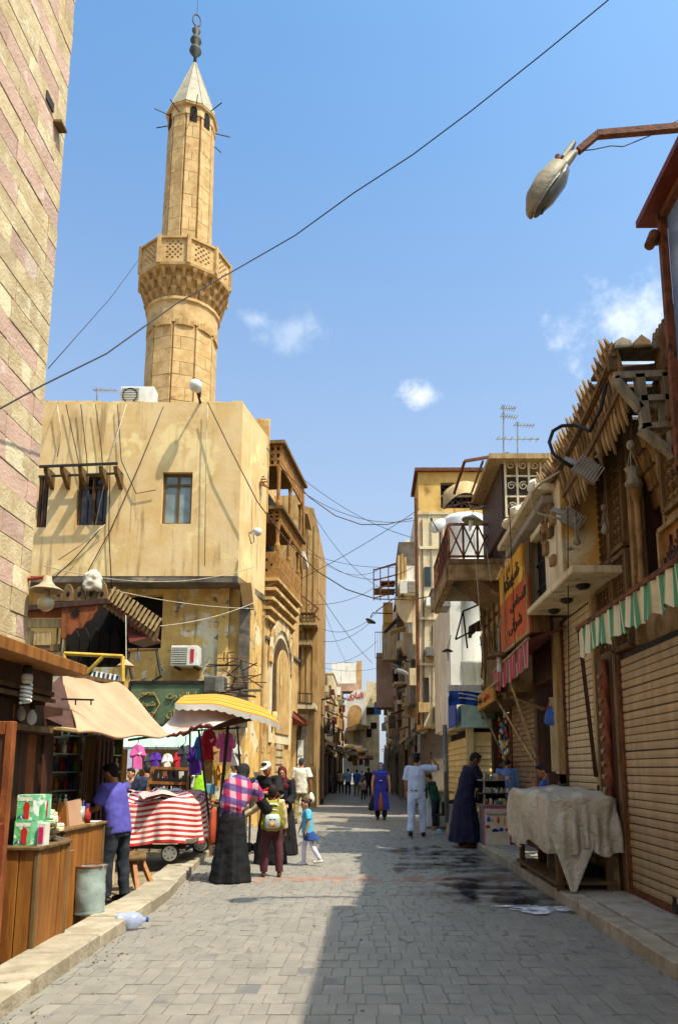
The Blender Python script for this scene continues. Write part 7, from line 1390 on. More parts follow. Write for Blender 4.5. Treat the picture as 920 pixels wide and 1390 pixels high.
build('hanging_flap', MB().sheet(flapf, 18, 16, .005), m_tarp, t, smooth=True)
build('dark_cloth', MB().sheet(lambda u, v: V((x0+.02-.10*math.sin(math.pi*min(1, v*1.2))+.7*(1-v)**2*(1 if v < .4 else .6*(1-v)), y1-.5+.75*u+.05*math.sin(v*9), zt+.10-.02*u-.75*v**1.4+.02*math.sin(u*17))), 22, 18, .02), m_dcloth, t, smooth=True)
rs = random.Random(3)
for k in range(9): build('stored_item', MB().box((x0+.25+rs.uniform(0, .4), y0+.4+rs.uniform(0, 1), .24), (x0+.4+rs.uniform(.0, .4), y0+.6+rs.uniform(0, 1), .30+rs.uniform(0, .2))), (M('teal_item', '1f4a4c', None, 5, .5, 0) if k == 0 else bpy.data.materials['teal_item'], m_dark, m_zinc)[k % 3], t)
for k, (px, py, m) in enumerate(((702, 1147, m_syel), (708, 1150, M('cyan_plastic', '3aa0b8', None, 5, .4, 0)))): c = AZ(px, py, .13); tt = thing('plastic_scrap', ('small yellow plastic toy by the cart leg', 'small cyan and pink plastic toy by the cart leg')[k], 'toy', c); build('body', MB().beam(c+Z*.02, c+V((.02, .02, .14)), .05, .03), m, tt, bev=.01); build('knob', MB().ell(c+Z*.16, .025, 8, 6), m_red if k else m_wood, tt)
t = thing('brown_stand_box', 'dark brown wooden box on which the boy leans behind the covered cart', 'box', (2.75, 11.6, .9)); a, b = AY(743, 1085, 11.5), AY(770, 1050, 11.5); build('box', MB().box((a.x, 11.4, .13), (b.x, 11.55, b.z)), m_wood_d, t, bev=.01); build('brass_lock', MB().box((a.x+.14, 11.385, b.z-.2), (a.x+.17, 11.4, b.z-.12)), m_gold, t)
t = thing('glass_top_crate', 'small blue trimmed glass case behind the covered cart', 'case', AY(725, 1075, 11.9)); build('case', MB().box(AY(714, 1085, 11.9), AY(742, 1075, 11.9)+V((0, .5, 0))), mc[0], t, bev=.01); build('lid', MB().box(AY(714, 1075, 11.9), AY(742, 1073, 11.9)+V((0, .5, 0))), m_white, t)
# display kiosk with poster
t = thing('display_kiosk', 'small street kiosk with bracelets on top, shelves and a pink edged poster', 'kiosk', (2.45, 14.6, .02)); yq = 14.35; xa, xb = AY(656, 1130, yq).x, AY(693, 1130, yq).x; z = lambda py: AY(670, py, yq).z
build('lower_cabinet', MB().box((xa, yq, .04), (xb, yq+.5, z(1094))), m_zinc, t); build('poster_edge', MB().box((xa+.005, yq-.012, .05), (xb-.005, yq-.001, z(1095))), M('poster_pink', 'c45a8c', 'a84574', 4, .5, 0), t); build('poster', MB().box((xa+.03, yq-.02, .09), (xb-.03, yq-.0125, z(1098))), M('poster_cream', 'd9cdb4', 'c7b89a', 3, .5, 0), t)
lettering('lettering', arabic('القصر لصناعة'), m_ink, ((xa+xb)/2, yq-.024, z(1105)), (1, 0, 0), (0, -1, 0), .40, .08, .004, t, .01)
rs = random.Random(8)
for k, (px, py, w_, h_) in enumerate(((663, 1112, .07, .10), (662, 1122, .08, .06), (668, 1113, .04, .08), (676, 1113, .05, .12), (684, 1115, .04, .14), (672, 1127, .12, .06), (680, 1126, .08, .07), (687, 1126, .05, .06))):
    c = AY(px, py, yq-.025); build('printed_item', MB().prism([c+V((w_*x, 0, h_*zz)) for x, zz in ((-.5, -.5), (.5, -.5), (.55, 0), (.3, .3), (.25, .5), (-.25, .5), (-.3, .3), (-.55, 0))], (0, .002, 0)), (m_blue, m_red, m_syel, m_red, m_syel, M('dark_blue_print', '1c2a4c', None, 5, .5, 0) if k == 5 else m_blue, m_blue, m_red)[k], t)
for k, py in enumerate((1094, 1078, 1060)): build('shelf', MB().box((xa-.03, yq-.05, z(py)), (xb, yq+.5, z(py)+.025)), (m_steel, m_wood_d, m_steel)[k], t)
for px in (657, 692): x = AY(px, 1080, yq).x; build('upright', MB().box((x-.015, yq-.02, z(1094)), (x+.015, yq+.02, z(1058))), m_steel, t)
build('kiosk_back', MB().box((xa, yq+.48, z(1094)), (xb, yq+.5, z(1058))), m_dark, t)
for k in range(150): px, py = rs.uniform(655, 692), rs.choice((1093, 1078, 1059)); h_ = rs.uniform(4, 10); c = AY(px, py, yq+rs.uniform(0, .12)); d = .02+rs.uniform(0, .03); build('trinket', MB().box(c, c+V((d, d, h_*.0135))), mc[k % 6] if k % 3 else (m_white, m_steel)[k % 2], t)
t = thing('concrete_bollard', 'grey tapering concrete bollard base with a tall steel pole', 'bollard', AZ(617, 1135, 0)); c = AZ(617, 1134, 0); build('concrete_base', MB().lathe([(.28, 0), (.27, .08), (.19, .62), (.17, .72)], c, 4, R(45)), m_grey, t, bev=.02); a = AY(606, 1080, c.y-.1); build('pole', MB().tube([V((a.x, a.y, .3)), V((a.x-.02, a.y, AY(606, 984, a.y).z))], .055, 12), M('grey_pole', '77776f', '5f5f58', 3, .5, .2, 20, 'a8a89e', 2, .62), t, smooth=True)
t = thing('vendor_table', 'white vendor cabinet table behind the policeman', 'table', AZ(592, 1126, 0)); p = AZ(579, 1126, 0); yq = p.y+.3; a, b = AY(579, 1122, yq), AY(609, 1074, yq); build('cabinet', MB().box((a.x, yq, .05), (b.x, yq+.55, b.z-.05)), m_acw, t, bev=.01); build('top', MB().box((a.x-.1, yq-.1, b.z-.05), (b.x+.12, yq+.6, b.z)), m_wood_l, t); build('sign_panel', MB().box((a.x+.05, yq-.012, b.z-.36), (b.x-.14, yq-.001, b.z-.12)), m_pg2, t); lettering('lettering', arabic('العطار'), m_ink, ((a.x+b.x)/2-.04, yq-.016, b.z-.24), (1, 0, 0), (0, -1, 0), .25, .13, .004, t, .01)
t = thing('black_mesh_chair', 'black mesh plastic chair in front of the vendor table', 'chair', AZ(598, 1128, 0)); c = AZ(597, 1127, 0); s = .8
build('backrest', MB().sheet(lambda u, v: c+V((.05+.40*u, -.10+.06*math.sin(u*3), .40+.30*v+.10*u*v)), 8, 6, .02), m_iron, t, smooth=True); build('seat', MB().obox(c+V((.12, .12, .38)), (.22, .03, 0), (0, .2, 0), (0, 0, .018)), m_iron, t, bev=.01)
for x, y in ((-.05, -.05), (.3, -.08), (-.05, .3), (.3, .3)): build('leg', MB().tube([c+V((x*.9+.02, y, .38)), c+V((x, y, 0))], .014, 6), m_iron, t)
t = thing('blue_carton', 'small pale blue carton on the ground behind the bollard', 'carton', AZ(592, 1131, 0)); c = AZ(593, 1132, 0); build('carton', MB().box(c, c+V((.10, .1, .11))), M('ice_blue', '8fb8d8', None, 4, .5, 0), t, bev=.008)
# ================================================================ people
def cloth(name, c, c2=None, s=5, **k): return M(name, c, c2, s, .9, .35, 26, rnd=0, **k)
m_skin = M('skin_tan', 'a9714b', '9a6440', 8, .55, .1, 60, rnd=.03); m_skin_d = M('skin_brown', '7d4e32', '6d4229', 8, .55, .1, 60, rnd=.03); m_skin_l = M('skin_light', 'c08a66', 'b07b58', 8, .55, .1, 60, rnd=.03)
m_hair = M('black_hair', '17120f', '0e0b09', 20, .6, .5, 60); m_hairb = M('brown_hair', '3a2416', '2a1a10', 20, .6, .5, 60); m_eye = M('dark_eye', '120d0b', None, 5, .3, 0); m_lip = M('lip', '7d3f34', None, 5, .5, 0)
m_shoe = M('black_shoe', '1c1918', None, 5, .5, 0); m_shoeb = M('brown_sandal', '6b4326', None, 5, .6, 0)
def rx(v, a): return V((v[0], v[1]*math.cos(a)-v[2]*math.sin(a), v[1]*math.sin(a)+v[2]*math.cos(a)))
def person(label, pos, H, yaw, skin=None, bend=0, arms=None, legs=None, hd=(0, 0), wear=(), hair=None, vox=.009, hs=1., sq=1., group=None, fat=1., face=True, name='person', seated=False, lean=0):
    """arms/legs: ((upper, lower) left, right) directions in the body frame x right, y forward, z up; hd = head (pitch, turn)"""
    skin = skin or m_skin; k = H/1.75; pos = V(pos); Rz = Matrix.Rotation(R(yaw), 3, 'Z')
    t = thing(name, label, 'person', pos, group)
    b = R(bend); piv = V((0, 0, .93))
    def U(x, y, z): return piv + rx((V((x, y, z))-piv), -b) + V((lean*(z-.93), 0, 0))
    arms = arms or (((-.12, .0, -1), (-.06, .12, -1)), ((.12, 0, -1), (.06, .12, -1)))
    legs = legs or (((-.05, 0, -1), (-.02, -.03, -1)), ((.05, 0, -1), (.02, -.03, -1)))
    hip = [V((-.09, 0, .92)), V((.09, 0, .92))]; knee = []; ank = []
    for i in (0, 1): d0, d1 = V(legs[i][0]).normalized(), V(legs[i][1]).normalized(); knee.append(hip[i]+d0*.42); ank.append(knee[i]+d1*.42)
    drop = min(a.z for a in ank)-.08; off = V((0, 0, -drop))
    sh = [U(-.185*fat**.5, 0, 1.43), U(.185*fat**.5, 0, 1.43)]; el = []; wr = []
    for i in (0, 1): d0, d1 = V(arms[i][0]).normalized(), V(arms[i][1]).normalized(); el.append(sh[i]+d0*.285); wr.append(el[i]+d1*.25)
    hp, ht = R(hd[0]), R(hd[1]); hc = U(0, .015, 1.625); hc = U(0, 0, 1.49)+rx(U(0, .02, 1.625)-U(0, 0, 1.49), -hp)
    Hr = Matrix.Rotation(-b-hp, 3, 'X') @ Matrix.Rotation(ht, 3, 'Z')
    hq = lambda x, y, z: hc+Hr @ V((x*hs, y*hs, z*hs))
    def fin(mb):
        mb.v = [pos+Rz @ ((p+off)*k) for p in mb.v]; return mb
    def soft(name_, mb, mat, voxel, par=None, fold=0, it=4):
        fin(mb); o = build(name_, mb, mat, par or t, smooth=True)
        m = o.modifiers.new('union', 'REMESH'); m.mode = 'VOXEL'; m.voxel_size = voxel; m.use_smooth_shade = True
        m = o.modifiers.new('smooth', 'SMOOTH'); m.factor = .5; m.iterations = it
        if fold: m = o.modifiers.new('folds', 'DISPLACE'); m.texture = ftex; m.strength = fold; m.mid_level = .5; m.texture_coords = 'GLOBAL'
        return o
    f = fat
    # ---- the body: one continuous surface
    mb = MB(); 
    tp = [U(0, 0, z) for z in (.86, .93, 1.05, 1.18, 1.32, 1.42, 1.48, 1.54)]; tr = [(.13*f, .10*f), (.155*f, .115*f), (.135*f, .10*f), (.145*f, .105*f), (.16*f, .108*f), (.125, .085), (.06, .06), (.052, .055)]
    mb.loft(tp, tr, 16)
    mb.tube([U(0, 0, 1.46), (U(0, 0, 1.5)+hc)/2, hc], [.055, .052, .05], 10)
    mb.ell(hc, (.074*hs, .094*hs, .112*hs), 16, 12, Hr); mb.ell(hq(0, .025, -.055), (.056*hs, .066*hs, .062*hs), 12, 8, Hr)
    mb.ell(hq(0, .098, -.012), (.014*hs, .02*hs, .026*hs), 8, 6, Hr)
    for s in (-1, 1): mb.ell(hq(s*.076, -.005, -.01), (.012*hs, .022*hs, .033*hs), 8, 6, Hr)
    for i in (0, 1):
        s = (-1, 1)[i]
        mb.loft([U(s*.10, 0, 1.42), sh[i], sh[i]+(el[i]-sh[i])*.5, el[i], el[i]+(wr[i]-el[i])*.3, wr[i]], [.06, .056, .05*f**.5, .041*f**.5, .042, .027], 10)
        d = (wr[i]-el[i]).normalized(); sx = V((0, 0, 1)).cross(d); sx = sx.normalized() if sx.length > .2 else V((0, 1, 0)); nn_ = d.cross(sx)
        if sx.dot(V((s, 0, 0))) > 0 or abs(d.z) > .9: pass
        mb.loft([wr[i]-d*.01, wr[i]+d*.03, wr[i]+d*.08], [(.026, .02), (.042, .017), (.04, .014)], 10, ref=nn_)
        for q in range(4):
            o_ = wr[i]+d*.08+sx*(.03-.02*q); L_ = (.065, .078, .072, .055)[q]; c1 = o_+d*L_*.5-nn_*.008; mb.tube([o_-d*.02, o_, c1, c1+d*L_*.4-nn_*(.02+.006*q)], [.0095, .0095, .0085, .007], 6)
        o_ = wr[i]+d*.035+sx*.04; mb.tube([wr[i]+d*.02+sx*.02, o_, o_+d*.03+sx*.014-nn_*.012, o_+d*.055+sx*.012-nn_*.026], [.013, .0115, .010, .008], 6)
        mb.loft([hip[i]+V((0, 0, .04)), hip[i], hip[i]+(knee[i]-hip[i])*.5, knee[i], knee[i]+(ank[i]-knee[i])*.3, ank[i]], [.085*f, .088*f, .072*f, .054, .054, .036], 12)
        mb.loft([ank[i]+V((0, -.05, -.045)), ank[i]+V((0, .03, -.045)), ank[i]+V((0, .10, -.06)), ank[i]+V((0, .16, -.065))], [(.03, .035), (.038, .035), (.042, .022), (.03, .014)], 10)
    soft('body', mb, skin, vox, it=3)
    if face:
        for s in (-1, 1):
            build('eye', fin(MB().ell(hq(s*.031, .086, .008), (.013*hs, .008*hs, .008*hs), 8, 6, Hr)), m_eye, t); build('eyebrow', fin(MB().obox(hq(s*.032, .089, .031), Hr @ V((.019*hs, 0, .003)), Hr @ V((0, .006*hs, 0)), Hr @ V((0, 0, .004*hs)))), m_hair, t)
        build('mouth', fin(MB().ell(hq(0, .088, -.062), (.022*hs, .007*hs, .006*hs), 8, 6, Hr)), m_lip, t)
    def torso(d, z0=.84, z1=1.47, flare=0.):
        zs_ = [z0+(z1-z0)*j/6 for j in range(7)]; rr_ = []
        for j, z in enumerate(zs_):
            u = (z-.86)/.6; wx = .155*f+.012*math.sin(u*3) if z < 1.36 else .155*f-.7*(z-1.36); rr_.append((max(.07, wx)+d+flare*(1-j/6), (.118 if z < 1.36 else .118-.35*(z-1.36))*f**.7+d+flare*(1-j/6)))
        return [U(0, 0, z) for z in zs_], rr_
    def sleeve(mb, i, d, frac, open_=0.):
        s = (-1, 1)[i]; pts = [U(s*.09, 0, 1.40), sh[i]]; rr_ = [.075+d, .064+d]
        if frac <= 1: pts += [sh[i]+(el[i]-sh[i])*frac*.5, sh[i]+(el[i]-sh[i])*frac]; rr_ += [.058+d+open_*.5, .058+d+open_]
        else: e = el[i]+(wr[i]-el[i])*(frac-1); pts += [sh[i]+(el[i]-sh[i])*.5, el[i], (el[i]+e)/2, e]; rr_ += [.057+d, .05+d+open_*.3, .046+d+open_*.6, .042+d+open_]
        mb.loft(pts, rr_, 12)
    cv = max(vox*1.15, .010)
    for wr_ in wear:
        kind, mat = wr_[0], wr_[1]; op = wr_[2] if len(wr_) > 2 else {}
        if kind in ('tee', 'shirt', 'blouse'):
            mb = MB(); mb.loft(*torso(.018, op.get('z0', .86), 1.475, op.get('flare', .012)), 18)
            fr = op.get('sleeve', .75 if kind == 'tee' else 1.95)
            for i in (0, 1): 
                if fr: sleeve(mb, i, .012, fr, op.get('open', .016))
            soft(op.get('name', 'shirt'), mb, mat, cv, fold=.024*k)
        elif kind == 'trousers':
            mb = MB(); mb.loft([U(0, 0, .80), U(0, 0, .88), U(0, 0, op.get('top', .98))], [(.14*f, .12*f), (.17*f, .13*f), (.155*f+.01, .115*f+.01)], 16); w_ = op.get('w', 1.)
            for i in (0, 1): e = knee[i]+(ank[i]-knee[i])*op.get('len', .97); mb.loft([hip[i]+V((0, 0, .03)), hip[i]+(knee[i]-hip[i])*.4, knee[i], (knee[i]+e)/2, e], [.105*f*w_, .094*f*w_, .078*w_, .073*w_, .066*w_], 14)
            soft(op.get('name', 'trousers'), mb, mat, cv, fold=.030*k)
        elif kind in ('robe', 'skirt'):
            mb = MB(); zb = op.get('zb', .10); zt_ = op.get('zt', 1.47 if kind == 'robe' else .98); w0 = op.get('w', .30); n = 36; vs = []; ls = 13; ph = hash(label) % 7
            for j in range(ls):
                u = j/(ls-1); z = zb+(zt_-zb)*u-off.z*(1-u); 
                if z > .93: c_ = U(0, 0, z); wx = .175*f if z < 1.36 else .175*f-.75*(z-1.36); wy = .14*f if z < 1.36 else .14*f-.4*(z-1.36); wx, wy = max(wx, .07), max(wy, .065)
                else:
                    q_ = (.93-z)/(.93-zb+off.z+1e-6); q_ = min(1, max(0, q_)); c_ = V((0, 0, z)); cxy = (ank[0]+ank[1])/2; c_ += V((cxy.x*q_, cxy.y*q_*.9, 0)); wx = .185*f+(w0-.185*f)*q_; wy = .15*f+(w0*op.get('dy', .85)-.15*f)*q_
                for i in range(n): a = 2*math.pi*i/n; wv = 1+(.065*math.sin(a*6+ph+z*1.5)+.045*math.sin(a*11+ph*2-z*2)+.03*math.sin(a*17+ph))*max(0, min(1, (1.0-z)/.7)); vs.append(c_+V((wx*wv*math.cos(a), wy*wv*math.sin(a), 0)))
            fs = [(j*n+i, j*n+(i+1) % n, (j+1)*n+(i+1) % n, (j+1)*n+i) for j in range(ls-1) for i in range(n)]+[tuple(reversed(range(n))), tuple(range((ls-1)*n, ls*n))]
            mb.add(vs, fs)
            if kind == 'robe' and op.get('sleeve', 1.93):
                for i in (0, 1): sleeve(mb, i, .016, op.get('sleeve', 1.93), op.get('open', .03))
            soft(op.get('name', kind), mb, mat, cv*1.1, fold=.028*k, it=3)
        elif kind == 'hijab':
            mb = MB().ell(hq(0, -.022, .012), (.096*hs, .104*hs, .128*hs), 18, 12, Hr); mb.loft([hq(0, -.02, -.02), hq(0, -.01, -.10), U(0, .0, 1.46), U(0, .0, 1.38), U(0, .01, op.get('zb', 1.30))], [(.085, .085), (.082, .08), (.12, .105), (.18*f, .14*f), (.17*f, .14*f)], 18)
            soft('headscarf', mb, mat, cv, fold=.014*k, it=3)
        elif kind == 'cap':
            mb = MB().ell(hq(0, -.006, .045), (.086*hs, .104*hs, .085*hs), 16, 10, Hr); mb.ell(hq(0, .11, .035), (.07*hs, .07*hs, .010*hs), 14, 6, Hr); soft('cap', mb, mat, cv*.9, it=2)
        elif kind == 'shoes':
            for i in (0, 1): mb = MB().loft([ank[i]+V((0, -.075, -.045)), ank[i]+V((0, -.04, -.03)), ank[i]+V((0, .03, -.03)), ank[i]+V((0, .11, -.05)), ank[i]+V((0, .185, -.06)), ank[i]+V((0, .2, -.065))], [(.03, .03), (.042, .048), (.047, .048), (.050, .030), (.036, .020), (.015, .01)], 12); fin(mb); build('shoe', mb, mat, t, smooth=True)
        elif kind == 'belt': fin_ = MB().loft([U(0, 0, .955), U(0, 0, .99)], [(.186*f, .146*f), (.184*f, .145*f)], 24); build('belt', fin(fin_), mat, t)
        elif kind == 'part': build(op['name'], fin(op['fn'](U, hq, wr, el, sh, ank, hip)), mat, t, smooth=op.get('smooth', True), bev=op.get('bev', 0))
        elif kind == 'soft': soft(op['name'], op['fn'](U, hq, wr, el, sh, ank, hip), mat, op.get('vox', cv), fold=op.get('fold', .012)*k, it=op.get('it', 3))
    if hair:
        mb = MB().ell(hq(0, -.018, .026), (.0815*hs, .097*hs, .104*hs), 16, 11, Hr); mb.ell(hq(0, .045, .088), (.06*hs, .05*hs, .035*hs), 12, 8, Hr); mb.ell(hq(0, -.05, -.02), (.066*hs, .055*hs, .07*hs), 12, 8, Hr); soft('hair', mb, hair, cv*.9, it=2, fold=.006)
    t['_wr'] = 0; del t['_wr']
    W_ = lambda p: pos+Rz @ ((V(p)+off)*k)
    return dict(t=t, W=W_, wr=[W_(p) for p in wr], hc=W_(hc), U=U, k=k)
def stand(px, py, z=0): return AZ(px, py, z)
D = (0, 0, -1)
m_ptee = cloth('violet_cotton', '5a54a8', '4b4590', 4); m_jean = cloth('dark_denim', '2c3038', '1f2228', 8)
P = person
ptop = lambda p, py: AY(500, py, p.y).z-p.z
# customer at the perfume counter
p = V((-2.98, 9.0, .0)); P('man in a violet T-shirt and dark jeans leaning on the perfume counter', p, 1.64, 68, m_skin, 10, (((-.02, .35, -1), (.05, 1, -.15)), ((.1, .55, -1), (-.25, .8, .75))), (((-.06, .08, -1), (-.02, -.05, -1)), ((.06, -.05, -1), (.02, -.1, -1))), (8, 5), (('tee', m_ptee, dict(z0=.84)), ('trousers', m_jean), ('shoes', m_shoe)), m_hair)
p = V((-3.47, 8.6, -.12)); P('dark haired vendor standing in the shade behind the perfume counter', p, 1.42, 200, m_skin_d, 12, None, None, (15, -30), (('tee', m_dcloth), ('trousers', m_jean)), m_hair)
# family on the left kerb
m_abaya = cloth('black_abaya', '1a181a', '121012', 6); m_abaya2 = cloth('black_cloth', '1f1d20', '151316', 6)
q = NT('plaid_shawl'); g_ = q.n('NewGeometry'); sp = q.n('SeparateXYZ'); q.L.new(g_.outputs['Position'], sp.inputs[0])
def chk(s, f0, ph): return q.math('GREATER_THAN', q.math('FRACT', q.math('ADD', q.math('MULTIPLY', s, f0), ph)), .5)
ca, cb_ = chk(q.math('ADD', sp.outputs[0], q.math('MULTIPLY', sp.outputs[1], .3)), 6.0, .15), chk(q.math('ADD', sp.outputs[2], q.math('MULTIPLY', sp.outputs[0], .25)), 5.5, .3)
k_ = q.mix(q.math('MULTIPLY', ca, .55), lin('a8244c'), lin('c9b6be')); k_ = q.mix(q.math('MULTIPLY', cb_, .80), k_, lin('232a6a')); q.set(q.b.inputs['Base Color'], k_); q.b.inputs['Roughness'].default_value = .95; q.bump(q.noise(q.vec(), 40, 4), .4, .01); m_plaid = q.m
m_dhij = M('speckled_scarf', '2a2826', '191716', 60, .95, .3, 30, 'b5a894', 40, .62, rnd=0)
p = stand(313, 1197)
def shawl(U, hq, wr, el, sh, ank, hip):
    mb = MB().loft([U(0, -.02, 1.50), U(0, -.03, 1.44), U(0, -.03, 1.34), U(0, -.03, 1.20), U(0, -.045, 1.05), U(0, -.06, .97)], [(.10, .10), (.215, .13), (.245, .155), (.235, .16), (.20, .15), (.16, .12)], 22)
    for i in (0, 1): mb.loft([sh[i], sh[i]+(el[i]-sh[i])*.6, el[i]], [.09, .095, .085], 12)
    return mb
def fringe(U, hq, wr, el, sh, ank, hip):
    mb = MB()
    for i in range(26): x = -.17+.34*i/25; a = U(x, -.15+.1*(x/.2)**2, 1.0); mb.beam(a, a+V((.01*math.sin(i*5), -.01, -.13-.03*math.sin(i*3))), .012, .008)
    return mb
wo = P('woman in a black abaya with a pink and navy plaid shawl', p, 1.70, -18, m_skin, 24, (((-.15, .45, -1), (.1, .8, -.5)), ((.35, .5, -1), (.4, .55, -.75))), None, (10, -25), (('robe', m_abaya, dict(w=.30, zb=.01)), ('hijab', m_dhij, dict(zb=1.36)), ('soft', m_plaid, dict(name='plaid_shawl', fn=shawl, fold=.03)), ('part', m_plaid, dict(name='fringe', fn=fringe, smooth=False))), None, face=False)
bg = tag(build('orange_shoulder_bag', MB().loft([V((p.x-.27, p.y+.02, z)) for z in (.50, .55, .75, .95, 1.0)], [(.04, .1), (.06, .14), (.055, .13), (.04, .10), (.02, .05)], 14), cloth('orange_leather', 'a8482a', '8f3a20'), None, smooth=True), 'orange red bag hanging at the left side of the shawled woman', 'bag')
# boy with backpack
m_cream_sh = cloth('cream_shirt', 'c8b48c', 'b39c72', 14); m_plum = cloth('plum_trousers', '5a3036', '47252a'); m_olive = cloth('olive_backpack', '8f8a22', '787416'); m_pale = cloth('pale_backpack', 'b9bdb4', 'a3a89e')
p = stand(368, 1190)
by = P('boy in plum trousers with an olive green backpack standing with his back to us', p, 1.30, 8, m_skin_d, 0, (((-.75, .35, -.62), (-.85, .25, -.45)), ((.18, .05, -1), (.05, .25, -1))), (((-.12, 0, -1), (-.02, -.02, -1)), ((.12, 0, -1), (.04, -.02, -1))), (4, -8), (('shirt', m_cream_sh, dict(z0=.88)), ('trousers', m_plum, dict(w=1.15)), ('shoes', m_shoeb)), M('cropped_hair', '2a1c14', '1c120c', 20, .8, .3), hs=1.22, face=False)
W_ = by['W']; bp = thing('backpack', 'olive green school backpack with pale pocket and yellow print on the boy', 'backpack', W_((0, -.18, .98)))
def sp_(name_, fn, mat, bv=0, sm=True):
    mb = fn(); mb.v = [W_(v_) for v_ in mb.v]; return build(name_, mb, mat, bp, smooth=sm, bev=bv)
sp_('main_bag', lambda: MB().loft([(0, -.20, .92), (0, -.21, .95), (0, -.225, 1.10), (0, -.22, 1.30), (0, -.20, 1.42), (0, -.18, 1.47)], [(.16, .06), (.195, .10), (.205, .115), (.19, .10), (.14, .075), (.06, .03)], 20), m_olive)
sp_('front_pocket', lambda: MB().loft([(0, -.31, .95), (0, -.325, .99), (0, -.33, 1.12), (0, -.32, 1.20), (0, -.30, 1.22)], [(.12, .02), (.15, .04), (.15, .045), (.13, .035), (.10, .015)], 18), m_pale)
for z, w_ in ((1.26, .155), (1.37, .12)): sp_('zip_band', lambda: MB().tube([(w_*math.cos(a), -.315+.09*(1-math.sin(a)), z-.03+.07*math.sin(a)) for a in [math.pi*i/14 for i in range(15)]], .016, 7), m_pale if z < 1.3 else m_white)
sp_('print_patch', lambda: MB().ell((-.01, -.372, 1.03), (.05, .006, .035), 12, 7), m_syel); sp_('print_patch', lambda: MB().ell((.02, -.374, 1.0), (.035, .006, .02), 10, 6), m_red); sp_('print_stripe', lambda: MB().obox((0, -.368, 1.12), (.06, 0, 0), (0, .006, 0), (0, 0, .012)), m_blue)
for s in (-1, 1): sp_('shoulder_strap', lambda: MB().tube([(s*.10, -.17, 1.44), (s*.115, -.08, 1.50), (s*.12, .05, 1.46), (s*.13, .13, 1.30)], .022, 8), m_olive); sp_('side_pocket', lambda: MB().ell((s*.195, -.22, 1.02), (.035, .07, .09), 10, 7), m_olive)
# person in black with white cap holding a small boy
p = stand(366, 1172); P('person in black with a white cap holding a small boy in red', p, 1.70, 150, m_skin, 8, (((-.35, .35, -1), (.55, .8, .1)), ((.35, .25, -1), (-.1, .75, -.55))), None, (14, 10), (('robe', m_abaya2, dict(w=.30, zb=.01, sleeve=.95)), ('cap', m_acw)), m_hair)
c = p+V((.06, -.30, 0)); kid = P('small boy in a red shirt and blue shorts carried by the person in black', c+V((.05, .06, .62)), .82, 40, m_skin, 26, (((-.4, .6, -.4), (.3, .9, .1)), ((.5, .5, -.5), (.2, .9, .2))), (((-.35, .6, -.8), (-.1, -.2, -1)), ((.35, .6, -.8), (.1, -.2, -1))), (0, 50), (('tee', cloth('bright_red_cotton', 'c01c34', 'a8152a')), ('trousers', cloth('blue_shorts', '2f57a0', '264988'), dict(len=.1))), M('short_brown_hair', '3c281a', '2c1c12', 20, .8, .3), hs=1.4, vox=.010, face=False)
p = stand(384, 1160); P('woman in a maroon headscarf behind the person in black', p, 1.60, 165, m_skin_l, 6, (((-.2, .2, -1), (.2, .7, -.6)), ((.2, .2, -1), (-.2, .8, -.4))), None, (12, 20), (('robe', m_abaya2, dict(w=.30, zb=.01)), ('hijab', cloth('maroon_scarf', '5e1620', '4a1018')), ('part', m_white, dict(name='white_bib', fn=lambda U, hq, *a: MB().ell(U(0, .15, 1.25), (.07, .03, .12), 10, 7)))), None)
# girl
m_cyan = cloth('light_blue_cotton', '5ab0cc', '4a9cba'); m_tights = cloth('pale_lilac_tights', 'd9cfe2', 'c8bcd4', 8)
p = stand(417, 1175); P('little girl in a light blue T-shirt, denim skirt and white tights walking left', p, 1.06, 98, m_skin_l, 3, (((-.15, -.15, -1), (-.05, .3, -.9)), ((.15, .3, -1), (0, .4, -.9))), (((-.03, -.30, -1), (0, -.62, -1)), ((.03, .20, -1), (0, .02, -1))), (4, 8), (('tee', m_cyan, dict(z0=.86, flare=.03)), ('trousers', m_tights, dict(w=.82)), ('skirt', cloth('denim_skirt', '2c4a86', '233c70'), dict(zb=.66, zt=1.0, w=.25)), ('shoes', m_acw), ('part', m_hairb, dict(name='bun', fn=lambda U, hq, *a: MB().ell(hq(-.02, -.11, .06), .045, 10, 7))), ('part', m_syel, dict(name='hair_tie', fn=lambda U, hq, *a: MB().ell(hq(-.02, -.10, .10), .022, 8, 6)))), m_hairb, hs=1.32, vox=.008)
# people around the stall
m_lime_t = cloth('lime_cotton', '8fc21e', '7cab14'); p = V((-3.22, 14.3, .05)); P('man in a lime green T-shirt reaching towards the slanted display rack', p, 1.72, 78, m_skin, 6, (((-.05, .5, -1), (.05, 1, .0)), ((.1, .4, -1), (0, 1, -.1))), None, (8, 0), (('tee', m_lime_t), ('trousers', m_jean), ('shoes', m_shoe)), m_hair, vox=.011)
p = V((-2.72, 15.6, .05)); P('man in a pale blue shirt with a dark strap standing behind the water bottles', p, 1.66, 70, m_skin, 4, None, None, (4, 0), (('tee', cloth('pale_blue_cotton', 'aebccb', '9cabbd')), ('trousers', m_jean), ('shoes', m_shoe)), m_hair, vox=.012)
p = V((-4.12, 13.9, .05)); P('dark haired man in a navy shirt with his back turned behind the striped cart', p, 1.60, 10, m_skin, 8, None, None, (8, 20), (('tee', cloth('navy_cotton', '2a3146', '20263a')), ('trousers', m_jean)), m_hair, vox=.012, face=False)
p = V((-4.45, 14.1, .05)); P('child in a patterned top looking left behind the striped cart', p, 1.52, 140, m_skin_l, 0, None, None, (5, 20), (('tee', cloth('patterned_top', '4a3b3a', '8a7460', 18)), ('trousers', m_jean)), m_hair, vox=.012)
